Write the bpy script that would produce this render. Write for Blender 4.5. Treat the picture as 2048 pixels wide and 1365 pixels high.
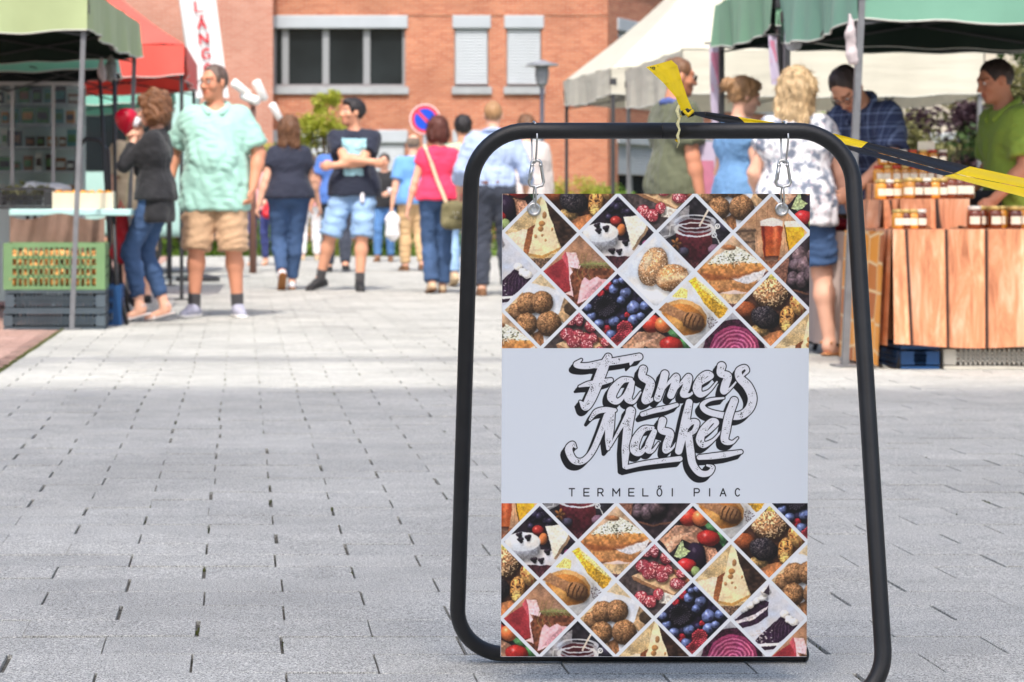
import bpy, bmesh, math, random
import numpy as np
from mathutils import Vector, Matrix

random.seed(7)
for o in list(bpy.data.objects):
    bpy.data.objects.remove(o, do_unlink=True)
SC = bpy.context.scene
COL = SC.collection
R = math.radians

# ------------------------------------------------------------------ camera
FPX, CX, CY, CAMH = 4400.0, 485.0, 420.0, 0.78      # focal in photo pixels, principal point, height
cam_d = bpy.data.cameras.new('camera'); cam = bpy.data.objects.new('camera', cam_d)
COL.objects.link(cam); SC.camera = cam
cam.location = (0, 0, CAMH); cam.rotation_euler = (R(90), 0, 0)
cam_d.sensor_width = 36.0
cam_d.lens = 36.0 * FPX / 2048.0
cam_d.shift_x = (1024.0 - CX) / 2048.0
cam_d.shift_y = (CY - 682.5) / 2048.0
cam_d.clip_start = 0.05; cam_d.clip_end = 900.0
cam_d.dof.use_dof = True
cam_d.dof.focus_distance = 3.62
cam_d.dof.aperture_fstop = 10.5

# ------------------------------------------------------------------ light
SUN_EL, SUN_PHI = R(55), R(10)        # shadows fall away from the camera and slightly right
world = bpy.data.worlds.new('World'); SC.world = world; world.use_nodes = True
wn = world.node_tree.nodes; wl = world.node_tree.links
bgn = wn['Background']
sky = wn.new('ShaderNodeTexSky'); sky.sky_type = 'NISHITA'; sky.sun_disc = False
sky.sun_elevation = SUN_EL
sky.sun_rotation = R(180) + SUN_PHI      # sun stands behind the camera, a little to the left
sky.air_density = 1.0; sky.dust_density = 6.0; sky.ozone_density = 3.2
wl.new(sky.outputs['Color'], bgn.inputs['Color']); bgn.inputs['Strength'].default_value = 0.15
sun_d = bpy.data.lights.new('sun', 'SUN'); sun = bpy.data.objects.new('sun', sun_d); COL.objects.link(sun)
sun_d.energy = 2.0; sun_d.angle = R(0.53); sun_d.color = (1.0, 0.955, 0.88)
SUN_DIR = Vector((math.sin(SUN_PHI) * math.cos(SUN_EL), math.cos(SUN_PHI) * math.cos(SUN_EL), -math.sin(SUN_EL)))
sun.rotation_euler = SUN_DIR.to_track_quat('-Z', 'Y').to_euler()
sun.location = (-5, -20, 30)
SC.view_settings.view_transform = 'Standard'; SC.view_settings.look = 'None'
SC.view_settings.gamma = 1.0; SC.view_settings.use_curve_mapping = False
SC.view_settings.exposure = 0.76

# ------------------------------------------------------------------ helpers
def W(px, py, Y):
    """point of the place that stands Y metres in front of the camera, from photo measurements"""
    return Vector(((px - CX) * Y / FPX, Y, CAMH - (py - CY) * Y / FPX))
def GY(py): return CAMH * FPX / (py - CY)
def WX(px, Y): return (px - CX) * Y / FPX
def WZ(py, Y): return CAMH - (py - CY) * Y / FPX

def tag(o, label=None, cat=None, group=None, kind=None):
    if label: o['label'] = label
    if cat: o['category'] = cat
    if group: o['group'] = group
    if kind: o['kind'] = kind
    return o
def empty(name, loc, label=None, cat=None, group=None, rz=0.0):
    o = bpy.data.objects.new(name, None); COL.objects.link(o)
    o.location = loc; o.rotation_euler = (0, 0, rz); o.empty_display_size = 0.1
    return tag(o, label, cat, group)
def link(name, me, parent=None):
    o = bpy.data.objects.new(name, me); COL.objects.link(o)
    if parent is not None: o.parent = parent
    return o

# ---- colours: give sRGB 0-255, get linear
def lin(c):
    out = []
    for v in c[:3]:
        v = v / 255.0
        out.append(v / 12.92 if v <= 0.04045 else ((v + 0.055) / 1.055) ** 2.4)
    return tuple(out)

MATS = {}
def mat(name, col, rough=0.6, metal=0.0, nscale=0.0, namt=0.0, bump=0.0, bscale=None, transl=0.0, spec=0.5,
        coat=0.0, trans=0.0, sheen=0.0, detail=4.0, stretch=None, obj_rand=0.0):
    """principled material with procedural colour variation and relief; col is linear rgb"""
    if name in MATS: return MATS[name]
    m = bpy.data.materials.new(name); m.use_nodes = True; MATS[name] = m
    nt = m.node_tree; n = nt.nodes; l = nt.links
    b = n['Principled BSDF']; outn = n['Material Output']
    b.inputs['Roughness'].default_value = rough; b.inputs['Metallic'].default_value = metal
    b.inputs['Specular IOR Level'].default_value = spec
    b.inputs['Coat Weight'].default_value = coat; b.inputs['Transmission Weight'].default_value = trans
    b.inputs['Sheen Weight'].default_value = sheen
    b.inputs['Base Color'].default_value = (*col, 1)
    src = None
    tc = n.new('ShaderNodeTexCoord'); vec = tc.outputs['Object']
    if stretch:
        mp = n.new('ShaderNodeMapping'); mp.inputs['Scale'].default_value = stretch
        l.new(vec, mp.inputs['Vector']); vec = mp.outputs['Vector']
    if namt > 0:
        no = n.new('ShaderNodeTexNoise'); no.inputs['Scale'].default_value = nscale; no.inputs['Detail'].default_value = detail
        l.new(vec, no.inputs['Vector'])
        mr = n.new('ShaderNodeMapRange'); mr.inputs['From Min'].default_value = 0.25; mr.inputs['From Max'].default_value = 0.75
        mr.inputs['To Min'].default_value = 1 - namt; mr.inputs['To Max'].default_value = 1 + namt
        l.new(no.outputs['Fac'], mr.inputs['Value'])
        mx = n.new('ShaderNodeMix'); mx.data_type = 'RGBA'; mx.blend_type = 'MULTIPLY'; mx.inputs['Factor'].default_value = 1
        mx.inputs['A'].default_value = (*col, 1); l.new(mr.outputs['Result'], mx.inputs['B'])
        src = mx.outputs['Result']
    if obj_rand > 0:
        oi = n.new('ShaderNodeObjectInfo'); mr2 = n.new('ShaderNodeMapRange')
        mr2.inputs['To Min'].default_value = 1 - obj_rand; mr2.inputs['To Max'].default_value = 1 + obj_rand
        l.new(oi.outputs['Random'], mr2.inputs['Value'])
        mx2 = n.new('ShaderNodeMix'); mx2.data_type = 'RGBA'; mx2.blend_type = 'MULTIPLY'; mx2.inputs['Factor'].default_value = 1
        mx2.inputs['A'].default_value = (*col, 1)
        if src is not None: l.new(src, mx2.inputs['A'])
        l.new(mr2.outputs['Result'], mx2.inputs['B']); src = mx2.outputs['Result']
    if src is not None: l.new(src, b.inputs['Base Color'])
    if bump > 0:
        bn = n.new('ShaderNodeTexNoise'); bn.inputs['Scale'].default_value = bscale or nscale or 40; bn.inputs['Detail'].default_value = 5
        l.new(vec, bn.inputs['Vector'])
        bp = n.new('ShaderNodeBump'); bp.inputs['Strength'].default_value = bump; bp.inputs['Distance'].default_value = 0.01
        l.new(bn.outputs['Fac'], bp.inputs['Height']); l.new(bp.outputs['Normal'], b.inputs['Normal'])
    if transl > 0:
        tr = n.new('ShaderNodeBsdfTranslucent'); tr.inputs['Color'].default_value = (*col, 1)
        if src is not None: l.new(src, tr.inputs['Color'])
        ms = n.new('ShaderNodeMixShader'); ms.inputs['Fac'].default_value = transl
        l.new(b.outputs['BSDF'], ms.inputs[1]); l.new(tr.outputs['BSDF'], ms.inputs[2]); l.new(ms.outputs['Shader'], outn.inputs['Surface'])
    return m

class MB:
    """collects shapes, then links them as ONE mesh object"""
    def __init__(s): s.v = []; s.f = []; s.m = []
    def add(s, verts, faces, mi=0):
        o = len(s.v); s.v += [tuple(p) for p in verts]; s.f += [tuple(i + o for i in f) for f in faces]; s.m += [mi] * len(faces)
    def box(s, x0, x1, y0, y1, z0, z1, mi=0):
        v = [(x0, y0, z0), (x1, y0, z0), (x1, y1, z0), (x0, y1, z0), (x0, y0, z1), (x1, y0, z1), (x1, y1, z1), (x0, y1, z1)]
        s.add(v, [(0, 3, 2, 1), (4, 5, 6, 7), (0, 1, 5, 4), (1, 2, 6, 5), (2, 3, 7, 6), (3, 0, 4, 7)], mi)
    def bar(s, a, b, w, h=None, mi=0):
        """square bar from a to b"""
        a = Vector(a); b = Vector(b); h = h or w; d = (b - a).normalized()
        up = Vector((0, 0, 1)) if abs(d.z) < 0.9 else Vector((0, 1, 0))
        x = d.cross(up).normalized() * w / 2; y = d.cross(x).normalized() * h / 2
        v = [a - x - y, a + x - y, a + x + y, a - x + y, b - x - y, b + x - y, b + x + y, b - x + y]
        s.add(v, [(0, 3, 2, 1), (4, 5, 6, 7), (0, 1, 5, 4), (1, 2, 6, 5), (2, 3, 7, 6), (3, 0, 4, 7)], mi)
    def tube(s, pts, r, seg=10, mi=0, cap=True, closed=False):
        pts = [Vector(p) for p in pts]; n = len(pts); rs = r if isinstance(r, (list, tuple)) else [r] * n
        rings = []; prev = None
        for i in range(n):
            if closed: d = pts[(i + 1) % n] - pts[i - 1]
            else: d = pts[min(i + 1, n - 1)] - pts[max(i - 1, 0)]
            d.normalize()
            if prev is None:
                up = Vector((0, 0, 1)) if abs(d.z) < 0.9 else Vector((0, 1, 0))
                x = d.cross(up).normalized()
            else:
                x = (prev - d * prev.dot(d)).normalized()
            prev = x; y = d.cross(x)
            rings.append([pts[i] + (x * math.cos(2 * math.pi * k / seg) + y * math.sin(2 * math.pi * k / seg)) * rs[i] for k in range(seg)])
        o = len(s.v)
        for ring in rings: s.v += [tuple(p) for p in ring]
        for i in range(n if closed else n - 1):
            j = (i + 1) % n
            for k in range(seg):
                k2 = (k + 1) % seg
                s.f.append((o + i * seg + k, o + i * seg + k2, o + j * seg + k2, o + j * seg + k)); s.m.append(mi)
        if cap and not closed:
            s.f.append(tuple(o + k for k in reversed(range(seg)))); s.m.append(mi)
            s.f.append(tuple(o + (n - 1) * seg + k for k in range(seg))); s.m.append(mi)
    def lathe(s, prof, c=(0, 0, 0), seg=16, mi=0):
        """profile [(r,z)...] turned about the vertical axis"""
        o = len(s.v); n = len(prof)
        for (r, z) in prof:
            for k in range(seg):
                a = 2 * math.pi * k / seg; s.v.append((c[0] + r * math.cos(a), c[1] + r * math.sin(a), c[2] + z))
        for i in range(n - 1):
            for k in range(seg):
                k2 = (k + 1) % seg
                s.f.append((o + i * seg + k, o + i * seg + k2, o + (i + 1) * seg + k2, o + (i + 1) * seg + k)); s.m.append(mi)
        s.f.append(tuple(o + k for k in reversed(range(seg)))); s.m.append(mi)
        s.f.append(tuple(o + (n - 1) * seg + k for k in range(seg))); s.m.append(mi)
    def grid(s, fn, nu, nv, mi=0):
        o = len(s.v)
        for j in range(nv + 1):
            for i in range(nu + 1): s.v.append(tuple(fn(i / nu, j / nv)))
        for j in range(nv):
            for i in range(nu):
                a = o + j * (nu + 1) + i; s.f.append((a, a + 1, a + nu + 2, a + nu + 1)); s.m.append(mi)
    def ball(s, c, r, seg=10, rings=7, mi=0):
        rx, ry, rz = r if isinstance(r, (tuple, list)) else (r, r, r)
        o = len(s.v)
        for j in range(rings + 1):
            t = math.pi * j / rings
            for k in range(seg):
                a = 2 * math.pi * k / seg
                s.v.append((c[0] + rx * math.sin(t) * math.cos(a), c[1] + ry * math.sin(t) * math.sin(a), c[2] - rz * math.cos(t)))
        for j in range(rings):
            for k in range(seg):
                k2 = (k + 1) % seg; s.f.append((o + j * seg + k, o + j * seg + k2, o + (j + 1) * seg + k2, o + (j + 1) * seg + k)); s.m.append(mi)
    def mesh(s, name, mats, smooth=False):
        me = bpy.data.meshes.new(name); me.from_pydata(s.v, [], s.f)
        for m in (mats if isinstance(mats, (list, tuple)) else [mats]): me.materials.append(m)
        if any(s.m): me.polygons.foreach_set('material_index', s.m)
        if smooth: me.polygons.foreach_set('use_smooth', [True] * len(s.f))
        me.update(); return me
    def build(s, name, mats, parent=None, smooth=False, origin=None):
        """origin: world point to use as the object's own base (top-level things)"""
        if origin is not None:
            s.v = [(p[0] - origin[0], p[1] - origin[1], p[2] - origin[2]) for p in s.v]
        o = link(name, s.mesh(name, mats, smooth), parent)
        if origin is not None: o.location = origin
        return o
def bevel(o, w, seg=2):
    md = o.modifiers.new('bevel', 'BEVEL'); md.width = w; md.segments = seg; md.limit_method = 'ANGLE'; md.angle_limit = R(40)
    return o
def copy_tree(o, parent=None):
    c = o.copy(); COL.objects.link(c); c.parent = parent
    for ch in list(o.children): copy_tree(ch, c)
    return c

# ---- smooth waves used for folds and unevenness
def waves(P, scale, seed, n=9, aniso=(1, 1, 1)):
    rg = np.random.default_rng(seed); out = np.zeros(len(P), np.float32)
    for i in range(n):
        k = rg.normal(size=3) * np.array(aniso) * scale * (0.6 + 0.8 * rg.random())
        out += np.sin(P @ k + rg.random() * 6.28) * (0.7 + 0.6 * rg.random())
    return out / math.sqrt(n)

# ------------------------------------------------------------------ implicit surfaces (bodies, clothes, bags)
def rc(a, b, ra, rb, k=0.02, n=None, q=1.0, cuts=()):
    return ('u', 'rc', np.array(a, float), np.array(b, float), ra, rb, k, None if n is None else np.array(n, float), q, cuts)
def el(c, r, k=0.02, ax=None, cuts=()):
    return ('u', 'el', np.array(c, float), np.array(r, float), np.eye(3) if ax is None else np.array(ax, float), 0, k, None, 1, cuts)
def sub(p): return ('s',) + p[1:]
def isect(p): return ('i',) + p[1:]
def cut(nrm, c): return ('cut', np.array(nrm, float), c)      # keeps points with n.p < c

def _dist(p, X, Y, Z):
    if p[1] == 'rc':
        _, _, a, b, ra, rb, k, n, q, cuts = p
        x = X - a[0]; y = Y - a[1]; z = Z - a[2]; ba = b - a
        if n is not None:
            dn = (x * n[0] + y * n[1] + z * n[2]) * (1 / q - 1); x = x + dn * n[0]; y = y + dn * n[1]; z = z + dn * n[2]
            ba = ba + n * (np.dot(ba, n) * (1 / q - 1))
        bb = max(np.dot(ba, ba), 1e-9)
        t = np.clip((x * ba[0] + y * ba[1] + z * ba[2]) / bb, 0, 1)
        d = np.sqrt((x - t * ba[0]) ** 2 + (y - t * ba[1]) ** 2 + (z - t * ba[2]) ** 2) - (ra + (rb - ra) * t)
        if n is not None: d = d * (0.5 + 0.5 * q)
    else:
        _, _, c, r, ax, _, k, n, q, cuts = p
        x = X - c[0]; y = Y - c[1]; z = Z - c[2]
        u = [(x * ax[i][0] + y * ax[i][1] + z * ax[i][2]) / r[i] for i in range(3)]
        k0 = np.sqrt(u[0] ** 2 + u[1] ** 2 + u[2] ** 2) + 1e-6
        k1 = np.sqrt((u[0] / r[0]) ** 2 + (u[1] / r[1]) ** 2 + (u[2] / r[2]) ** 2) + 1e-6
        d = k0 * (k0 - 1) / k1
    for (cn, cc) in cuts: d = np.maximum(d, X * cn[0] + Y * cn[1] + Z * cn[2] - cc)
    return d
def _bbox(p):
    if p[1] == 'rc':
        m = max(p[4], p[5]); return np.minimum(p[2], p[3]) - m, np.maximum(p[2], p[3]) + m
    m = np.abs(p[4]).T @ p[3]
    return p[2] - m, p[2] + m
def sdf_mesh(ops, vox, pad=0.03):
    """mesh of blended primitives: returns vertices, quads"""
    us = [_bbox(p) for p in ops if p[0] == 'u']
    lo = np.min([u[0] for u in us], 0) - pad; hi = np.max([u[1] for u in us], 0) + pad
    dim = np.ceil((hi - lo) / vox).astype(int) + 1
    ax = [lo[i] + np.arange(dim[i]) * vox for i in range(3)]
    F = np.full(dim, 0.5, np.float32)
    for p in ops:
        if p[0] == 'cut':
            d = (ax[0] * p[1][0])[:, None, None] + (ax[1] * p[1][1])[None, :, None] + (ax[2] * p[1][2])[None, None, :] - p[2]
            F = np.maximum(F, d); continue
        if p[0] == 'i': i0 = [0, 0, 0]; i1 = list(dim)
        else:
            b0, b1 = _bbox(p); m = p[6] + 3 * vox
            i0 = np.clip(np.floor((b0 - m - lo) / vox).astype(int), 0, dim); i1 = np.clip(np.ceil((b1 + m - lo) / vox).astype(int) + 1, 0, dim)
            if np.any(i1 <= i0): continue
        sl = tuple(slice(i0[i], i1[i]) for i in range(3))
        d = _dist(p, ax[0][sl[0]][:, None, None], ax[1][sl[1]][None, :, None], ax[2][sl[2]][None, None, :])
        f = F[sl]; k = max(p[6], 1e-5)
        if p[0] == 'u':
            h = np.maximum(k - np.abs(f - d), 0) / k; F[sl] = np.minimum(f, d) - h * h * k * 0.25
        elif p[0] == 's':
            d = -d; h = np.maximum(k - np.abs(f - d), 0) / k; F[sl] = np.maximum(f, d) + h * h * k * 0.25
        else: F[sl] = np.maximum(f, d)
    ins = F < 0
    nx, ny, nz = dim
    c = [(i, j, k) for i in (0, 1) for j in (0, 1) for k in (0, 1)]
    def cs(a, i, j, k): return a[i:nx - 1 + i, j:ny - 1 + j, k:nz - 1 + k]
    cnt = sum(cs(ins, *q).astype(np.int8) for q in c)
    act = (cnt > 0) & (cnt < 8)
    idx = np.argwhere(act)
    if len(idx) == 0: return np.zeros((0, 3)), np.zeros((0, 4), int)
    val = {q: F[idx[:, 0] + q[0], idx[:, 1] + q[1], idx[:, 2] + q[2]] for q in c}
    acc = np.zeros((len(idx), 3)); num = np.zeros(len(idx))
    for q in c:
        for d in range(3):
            if q[d] == 0:
                q2 = list(q); q2[d] = 1; q2 = tuple(q2); a = val[q]; b = val[q2]
                m = (a < 0) != (b < 0); t = np.where(m, a / np.where(m, a - b, 1), 0)
                pt = np.tile(np.array(q, float), (len(idx), 1)); pt[:, d] += t
                acc += pt * m[:, None]; num += m
    V = lo + (idx + acc / num[:, None]) * vox
    vid = np.full((nx - 1, ny - 1, nz - 1), -1, np.int32); vid[act] = np.arange(len(idx))
    quads = []
    for d in range(3):
        e1, e2 = (d + 1) % 3, (d + 2) % 3
        A = np.take(ins, range(0, dim[d] - 1), d); B = np.take(ins, range(1, dim[d]), d)
        ed = np.argwhere(A != B)
        ok = (ed[:, e1] > 0) & (ed[:, e2] > 0) & (ed[:, e1] < dim[e1] - 1) & (ed[:, e2] < dim[e2] - 1); ed = ed[ok]
        fl = A[ed[:, 0], ed[:, 1], ed[:, 2]]
        def g(o1, o2):
            q = ed.copy(); q[:, e1] -= o1; q[:, e2] -= o2; return vid[q[:, 0], q[:, 1], q[:, 2]]
        Q = np.stack([g(0, 0), g(1, 0), g(1, 1), g(0, 1)], 1)
        Q = np.where(fl[:, None], Q, Q[:, ::-1]); quads.append(Q)
    Q = np.concatenate(quads); Q = Q[(Q >= 0).all(1)]
    return V, Q
def vnormals(V, Q):
    n = np.cross(V[Q[:, 2]] - V[Q[:, 0]], V[Q[:, 3]] - V[Q[:, 1]]); N = np.zeros_like(V)
    for i in range(4): np.add.at(N, Q[:, i], n)
    return N / (np.linalg.norm(N, axis=1, keepdims=True) + 1e-9)
def np_mesh(name, V, Q, mats, tint=None):
    me = bpy.data.meshes.new(name)
    me.vertices.add(len(V)); me.vertices.foreach_set('co', np.asarray(V, np.float32).ravel())
    me.loops.add(Q.size); me.loops.foreach_set('vertex_index', np.asarray(Q, np.int32).ravel())
    me.polygons.add(len(Q)); me.polygons.foreach_set('loop_start', np.arange(0, Q.size, Q.shape[1], dtype=np.int32))
    me.polygons.foreach_set('use_smooth', np.ones(len(Q), bool))
    for m in (mats if isinstance(mats, (list, tuple)) else [mats]): me.materials.append(m)
    if tint is not None:
        a = me.color_attributes.new('tint', 'FLOAT_COLOR', 'POINT'); a.data.foreach_set('color', np.concatenate([tint, np.ones((len(tint), 1))], 1).astype(np.float32).ravel())
    me.update(); me.validate(); return me
def sdf_obj(name, ops, vox, m, parent=None, disp=None, pad=0.03):
    V, Q = sdf_mesh(ops, vox, pad)
    if disp is not None and len(V): V = V + vnormals(V, Q) * disp(V)[:, None]
    return link(name, np_mesh(name, V, Q, m), parent)
# ------------------------------------------------------------------ ground and paving
PW, PD = 0.319, 0.1586                      # paver length across the view, depth along it
def paver_mat(name, c1, c2):
    m = bpy.data.materials.new(name); m.use_nodes = True; n = m.node_tree.nodes; l = m.node_tree.links; b = n['Principled BSDF']
    geo = n.new('ShaderNodeNewGeometry'); oi = n.new('ShaderNodeObjectInfo')
    ad = n.new('ShaderNodeMath'); ad.operation = 'ADD'; l.new(geo.outputs['Random Per Island'], ad.inputs[0]); l.new(oi.outputs['Random'], ad.inputs[1])
    fr = n.new('ShaderNodeMath'); fr.operation = 'FRACT'; l.new(ad.outputs[0], fr.inputs[0])
    mix = n.new('ShaderNodeMix'); mix.data_type = 'RGBA'; mix.inputs['A'].default_value = (*c1, 1); mix.inputs['B'].default_value = (*c2, 1)
    l.new(fr.outputs[0], mix.inputs['Factor'])
    pos = geo.outputs['Position']
    def noise(scale, detail, lo, hi, tlo, thi, src):
        t = n.new('ShaderNodeTexNoise'); t.inputs['Scale'].default_value = scale; t.inputs['Detail'].default_value = detail; l.new(pos, t.inputs['Vector'])
        r = n.new('ShaderNodeMapRange'); r.inputs['From Min'].default_value = lo; r.inputs['From Max'].default_value = hi
        r.inputs['To Min'].default_value = tlo; r.inputs['To Max'].default_value = thi; l.new(t.outputs['Fac'], r.inputs['Value'])
        x = n.new('ShaderNodeMix'); x.data_type = 'RGBA'; x.blend_type = 'MULTIPLY'; x.inputs['Factor'].default_value = 1
        l.new(src, x.inputs['A']); l.new(r.outputs['Result'], x.inputs['B']); return x.outputs['Result'], t
    c, _ = noise(1.3, 4, 0.3, 0.7, 0.88, 1.1, mix.outputs['Result'])
    c, _ = noise(9, 5, 0.3, 0.7, 0.92, 1.07, c)
    c, _ = noise(38, 3, 0.66, 0.74, 1.0, 0.72, c)
    c, _ = noise(0.55, 5, 0.45, 0.75, 1.0, 0.86, c)
    c, fine = noise(360, 2, 0.33, 0.67, 0.40, 1.6, c)
    c, mid = noise(120, 3, 0.3, 0.72, 0.8, 1.2, c)
    l.new(c, b.inputs['Base Color']); b.inputs['Roughness'].default_value = 0.9; b.inputs['Specular IOR Level'].default_value = 0.25
    bp = n.new('ShaderNodeBump'); bp.inputs['Strength'].default_value = 0.55; bp.inputs['Distance'].default_value = 0.003
    l.new(fine.outputs['Fac'], bp.inputs['Height']); l.new(bp.outputs['Normal'], b.inputs['Normal'])
    return m
M_paver = paver_mat('paver_concrete', (0.435, 0.43, 0.395), (0.485, 0.478, 0.435))
M_red_paver = paver_mat('paver_red', (0.36, 0.22, 0.18), (0.44, 0.29, 0.24))
M_joint = mat('joint_sand', (0.15, 0.142, 0.12), 0.95, nscale=45, namt=0.7)
M_grass_ground = mat('ground_soil', (0.16, 0.17, 0.09), 0.95, nscale=0.8, namt=0.4)

mb = MB(); mb.add([(-400, -400, -0.06), (400, -400, -0.06), (400, 600, -0.06), (-400, 600, -0.06)], [(0, 1, 2, 3)])
tag(mb.build('ground', M_grass_ground), kind='structure')
EDGE_X, PAVE_END = -1.17, 37.0
mb = MB(); mb.add([(-14, -5, -0.009), (18, -5, -0.009), (18, PAVE_END, -0.009), (-14, PAVE_END, -0.009)], [(0, 1, 2, 3)])
pavement = tag(mb.build('pavement', M_joint), kind='structure')

def paver_mesh(w, d, ch=0.0010, hh=0.05):
    x, y = w / 2, d / 2; xi, yi = x - ch, y - ch
    v = [(-xi, -yi, 0), (xi, -yi, 0), (xi, yi, 0), (-xi, yi, 0), (-x, -y, -ch * .8), (x, -y, -ch * .8), (x, y, -ch * .8), (-x, y, -ch * .8),
         (-x, -y, -hh), (x, -y, -hh), (x, y, -hh), (-x, y, -hh)]
    f = [(0, 1, 2, 3)] + [(4 + i, 4 + (i + 1) % 4, (i + 1) % 4, i) for i in range(4)] + [(8 + i, 8 + (i + 1) % 4, 4 + (i + 1) % 4, 4 + i) for i in range(4)]
    return v, f
def visible_px(x, y):
    if y < 0.5: return False
    px = CX + x * FPX / y; py = CY + CAMH * FPX / y
    return -90 < px < 2140 and py < 1440
rp = random.Random(3)
cells = []
for r in range(-50, 212):
    yc = 3.703 + PD * (r + 0.5)
    if yc > PAVE_END - 0.1: continue
    off = 0.5 * PW if r % 2 else 0.0
    j0 = rp.uniform(-0.006, 0.006)
    for c in range(-4, 52):
        xc = -0.0843 + PW * (c + 0.5) + off + j0
        if xc < EDGE_X - 0.10: continue
        if yc < 0 and xc > 5: continue
        cells.append((xc + rp.uniform(-0.003, 0.003), yc, rp.uniform(-0.0016, 0.0016), rp.uniform(-0.004, 0.004), rp.uniform(-.005, .005), rp.uniform(-.006, .006)))
near = sorted([q for q in cells if visible_px(q[0], q[1])], key=lambda q: q[1])[:300]
nset = set(near)
VAR = []
for w, d in ((0.3138, 0.1555), (0.3158, 0.1559), (0.3122, 0.1556), (0.3148, 0.1561)):
    v, f = paver_mesh(w, d); me = bpy.data.meshes.new('paver'); me.from_pydata(v, [], f); me.materials.append(M_paver); VAR.append(me)
for i, q in enumerate(near):
    o = link('paver', VAR[rp.randrange(4)], pavement); o.location = q[:3]; o.rotation_euler = (q[5] * .6, q[4] * .6, q[3])
mb = MB(); v0, f0 = paver_mesh(0.3140, 0.1569); v1, f1 = v0[:8], f0[:5]
for q in cells:
    if q in nset: continue
    vv, ff = (v0, f0) if q[1] < 14 else (v1, f1)
    if q[0] - .155 < EDGE_X + .01:
        k = (q[0] + .155 - EDGE_X - .01) / .31
        if k < .12: continue
        vv = [(.1567 + (a - .1567) * k, b, c) for a, b, c in vv]
    mb.add([(a + q[0], b + q[1], c + q[2]) for a, b, c in vv], ff)
tag(mb.build('far_pavers', M_paver, pavement), kind='stuff')
# red brick paving left of the joint line, with an edging row
mb = MB(); v0, f0 = paver_mesh(0.194, 0.096, 0.003); rr = random.Random(5)
for r in range(0, 330):
    yc = 4 + r * 0.1
    for c in range(0, 26):
        xc = EDGE_X - 0.1 - c * 0.2 - (0.1 if r % 2 else 0)
        if yc < 9.5: continue
        z = rr.uniform(-.0012, .0012)
        mb.add([(a + xc, b + yc, q + z) for a, b, q in (v0[:8])], f0[:5])
tag(mb.build('red_pavers', M_red_paver, pavement), kind='stuff')
# moss and weeds in the joints
M_moss = mat('moss', (0.085, 0.10, 0.025), 0.95, nscale=60, namt=0.5)
mb = MB(); rm = random.Random(11)
for i in range(520):
    r = rm.randrange(-3, 70); yc = 3.703 + PD * r + rm.uniform(0.02, PD - 0.02)
    off = 0.5 * PW if r % 2 else 0.0
    xc = -0.0843 + PW * rm.randrange(-4, 10) + off
    if xc < EDGE_X: continue
    for k in range(4):
        a = rm.uniform(0, 6.28); h = rm.uniform(0.003, 0.011); w = rm.uniform(.002, .004)
        p = Vector((xc + rm.uniform(-.003, .003), yc + rm.uniform(-.03, .03), -0.008))
        t = Vector((math.cos(a), math.sin(a), 0))
        mb.add([p - t * w, p + t * w, p + t * w * .6 + Vector((0, 0, h)), p - t * w * .4 + Vector((0, 0, h * .8))], [(0, 1, 2, 3)])
for i in range(900):
    yc = rm.uniform(8, 20); p = Vector((EDGE_X + 0.003 + rm.uniform(-.008, .008), yc, -0.006)); a = rm.uniform(0, 3.14); t = Vector((math.cos(a), math.sin(a), 0)) * .008
    mb.add([p - t, p + t, p + t * .3 + Vector((0, 0, .022)), p - t * .3 + Vector((0, 0, .018))], [(0, 1, 2, 3)])
tag(mb.build('joint_moss', M_moss, pavement), kind='stuff')

# ------------------------------------------------------------------ brick building at the end of the square
def brick_mat(name, c1, c2, mortar):
    m = bpy.data.materials.new(name); m.use_nodes = True; n = m.node_tree.nodes; l = m.node_tree.links; b = n['Principled BSDF']
    tc = n.new('ShaderNodeTexCoord'); sp = n.new('ShaderNodeSeparateXYZ'); l.new(tc.outputs['Object'], sp.inputs[0])
    cb = n.new('ShaderNodeCombineXYZ'); l.new(sp.outputs['X'], cb.inputs['X']); l.new(sp.outputs['Z'], cb.inputs['Y'])
    br = n.new('ShaderNodeTexBrick'); l.new(cb.outputs[0], br.inputs['Vector'])
    br.inputs['Color1'].default_value = (*c1, 1); br.inputs['Color2'].default_value = (*c2, 1); br.inputs['Mortar'].default_value = (*mortar, 1)
    br.inputs['Scale'].default_value = 1.0; br.inputs['Brick Width'].default_value = 0.25; br.inputs['Row Height'].default_value = 0.077
    br.inputs['Mortar Size'].default_value = 0.008; br.inputs['Mortar Smooth'].default_value = 0.2; br.inputs['Bias'].default_value = -0.1
    no = n.new('ShaderNodeTexNoise'); no.inputs['Scale'].default_value = 0.5; no.inputs['Detail'].default_value = 6; l.new(tc.outputs['Object'], no.inputs['Vector'])
    mr = n.new('ShaderNodeMapRange'); mr.inputs['From Min'].default_value = .3; mr.inputs['From Max'].default_value = .7; mr.inputs['To Min'].default_value = .82; mr.inputs['To Max'].default_value = 1.16
    l.new(no.outputs['Fac'], mr.inputs['Value'])
    mx = n.new('ShaderNodeMix'); mx.data_type = 'RGBA'; mx.blend_type = 'MULTIPLY'; mx.inputs['Factor'].default_value = 1
    l.new(br.outputs['Color'], mx.inputs['A']); l.new(mr.outputs['Result'], mx.inputs['B']); l.new(mx.outputs['Result'], b.inputs['Base Color'])
    bp = n.new('ShaderNodeBump'); bp.invert = True; bp.inputs['Strength'].default_value = .8; bp.inputs['Distance'].default_value = .01
    l.new(br.outputs['Fac'], bp.inputs['Height']); l.new(bp.outputs['Normal'], b.inputs['Normal']); b.inputs['Roughness'].default_value = .9
    return m
M_brick = brick_mat('brick_orange', (0.40, 0.118, 0.062), (0.53, 0.205, 0.112), (0.45, 0.33, 0.24))
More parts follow.
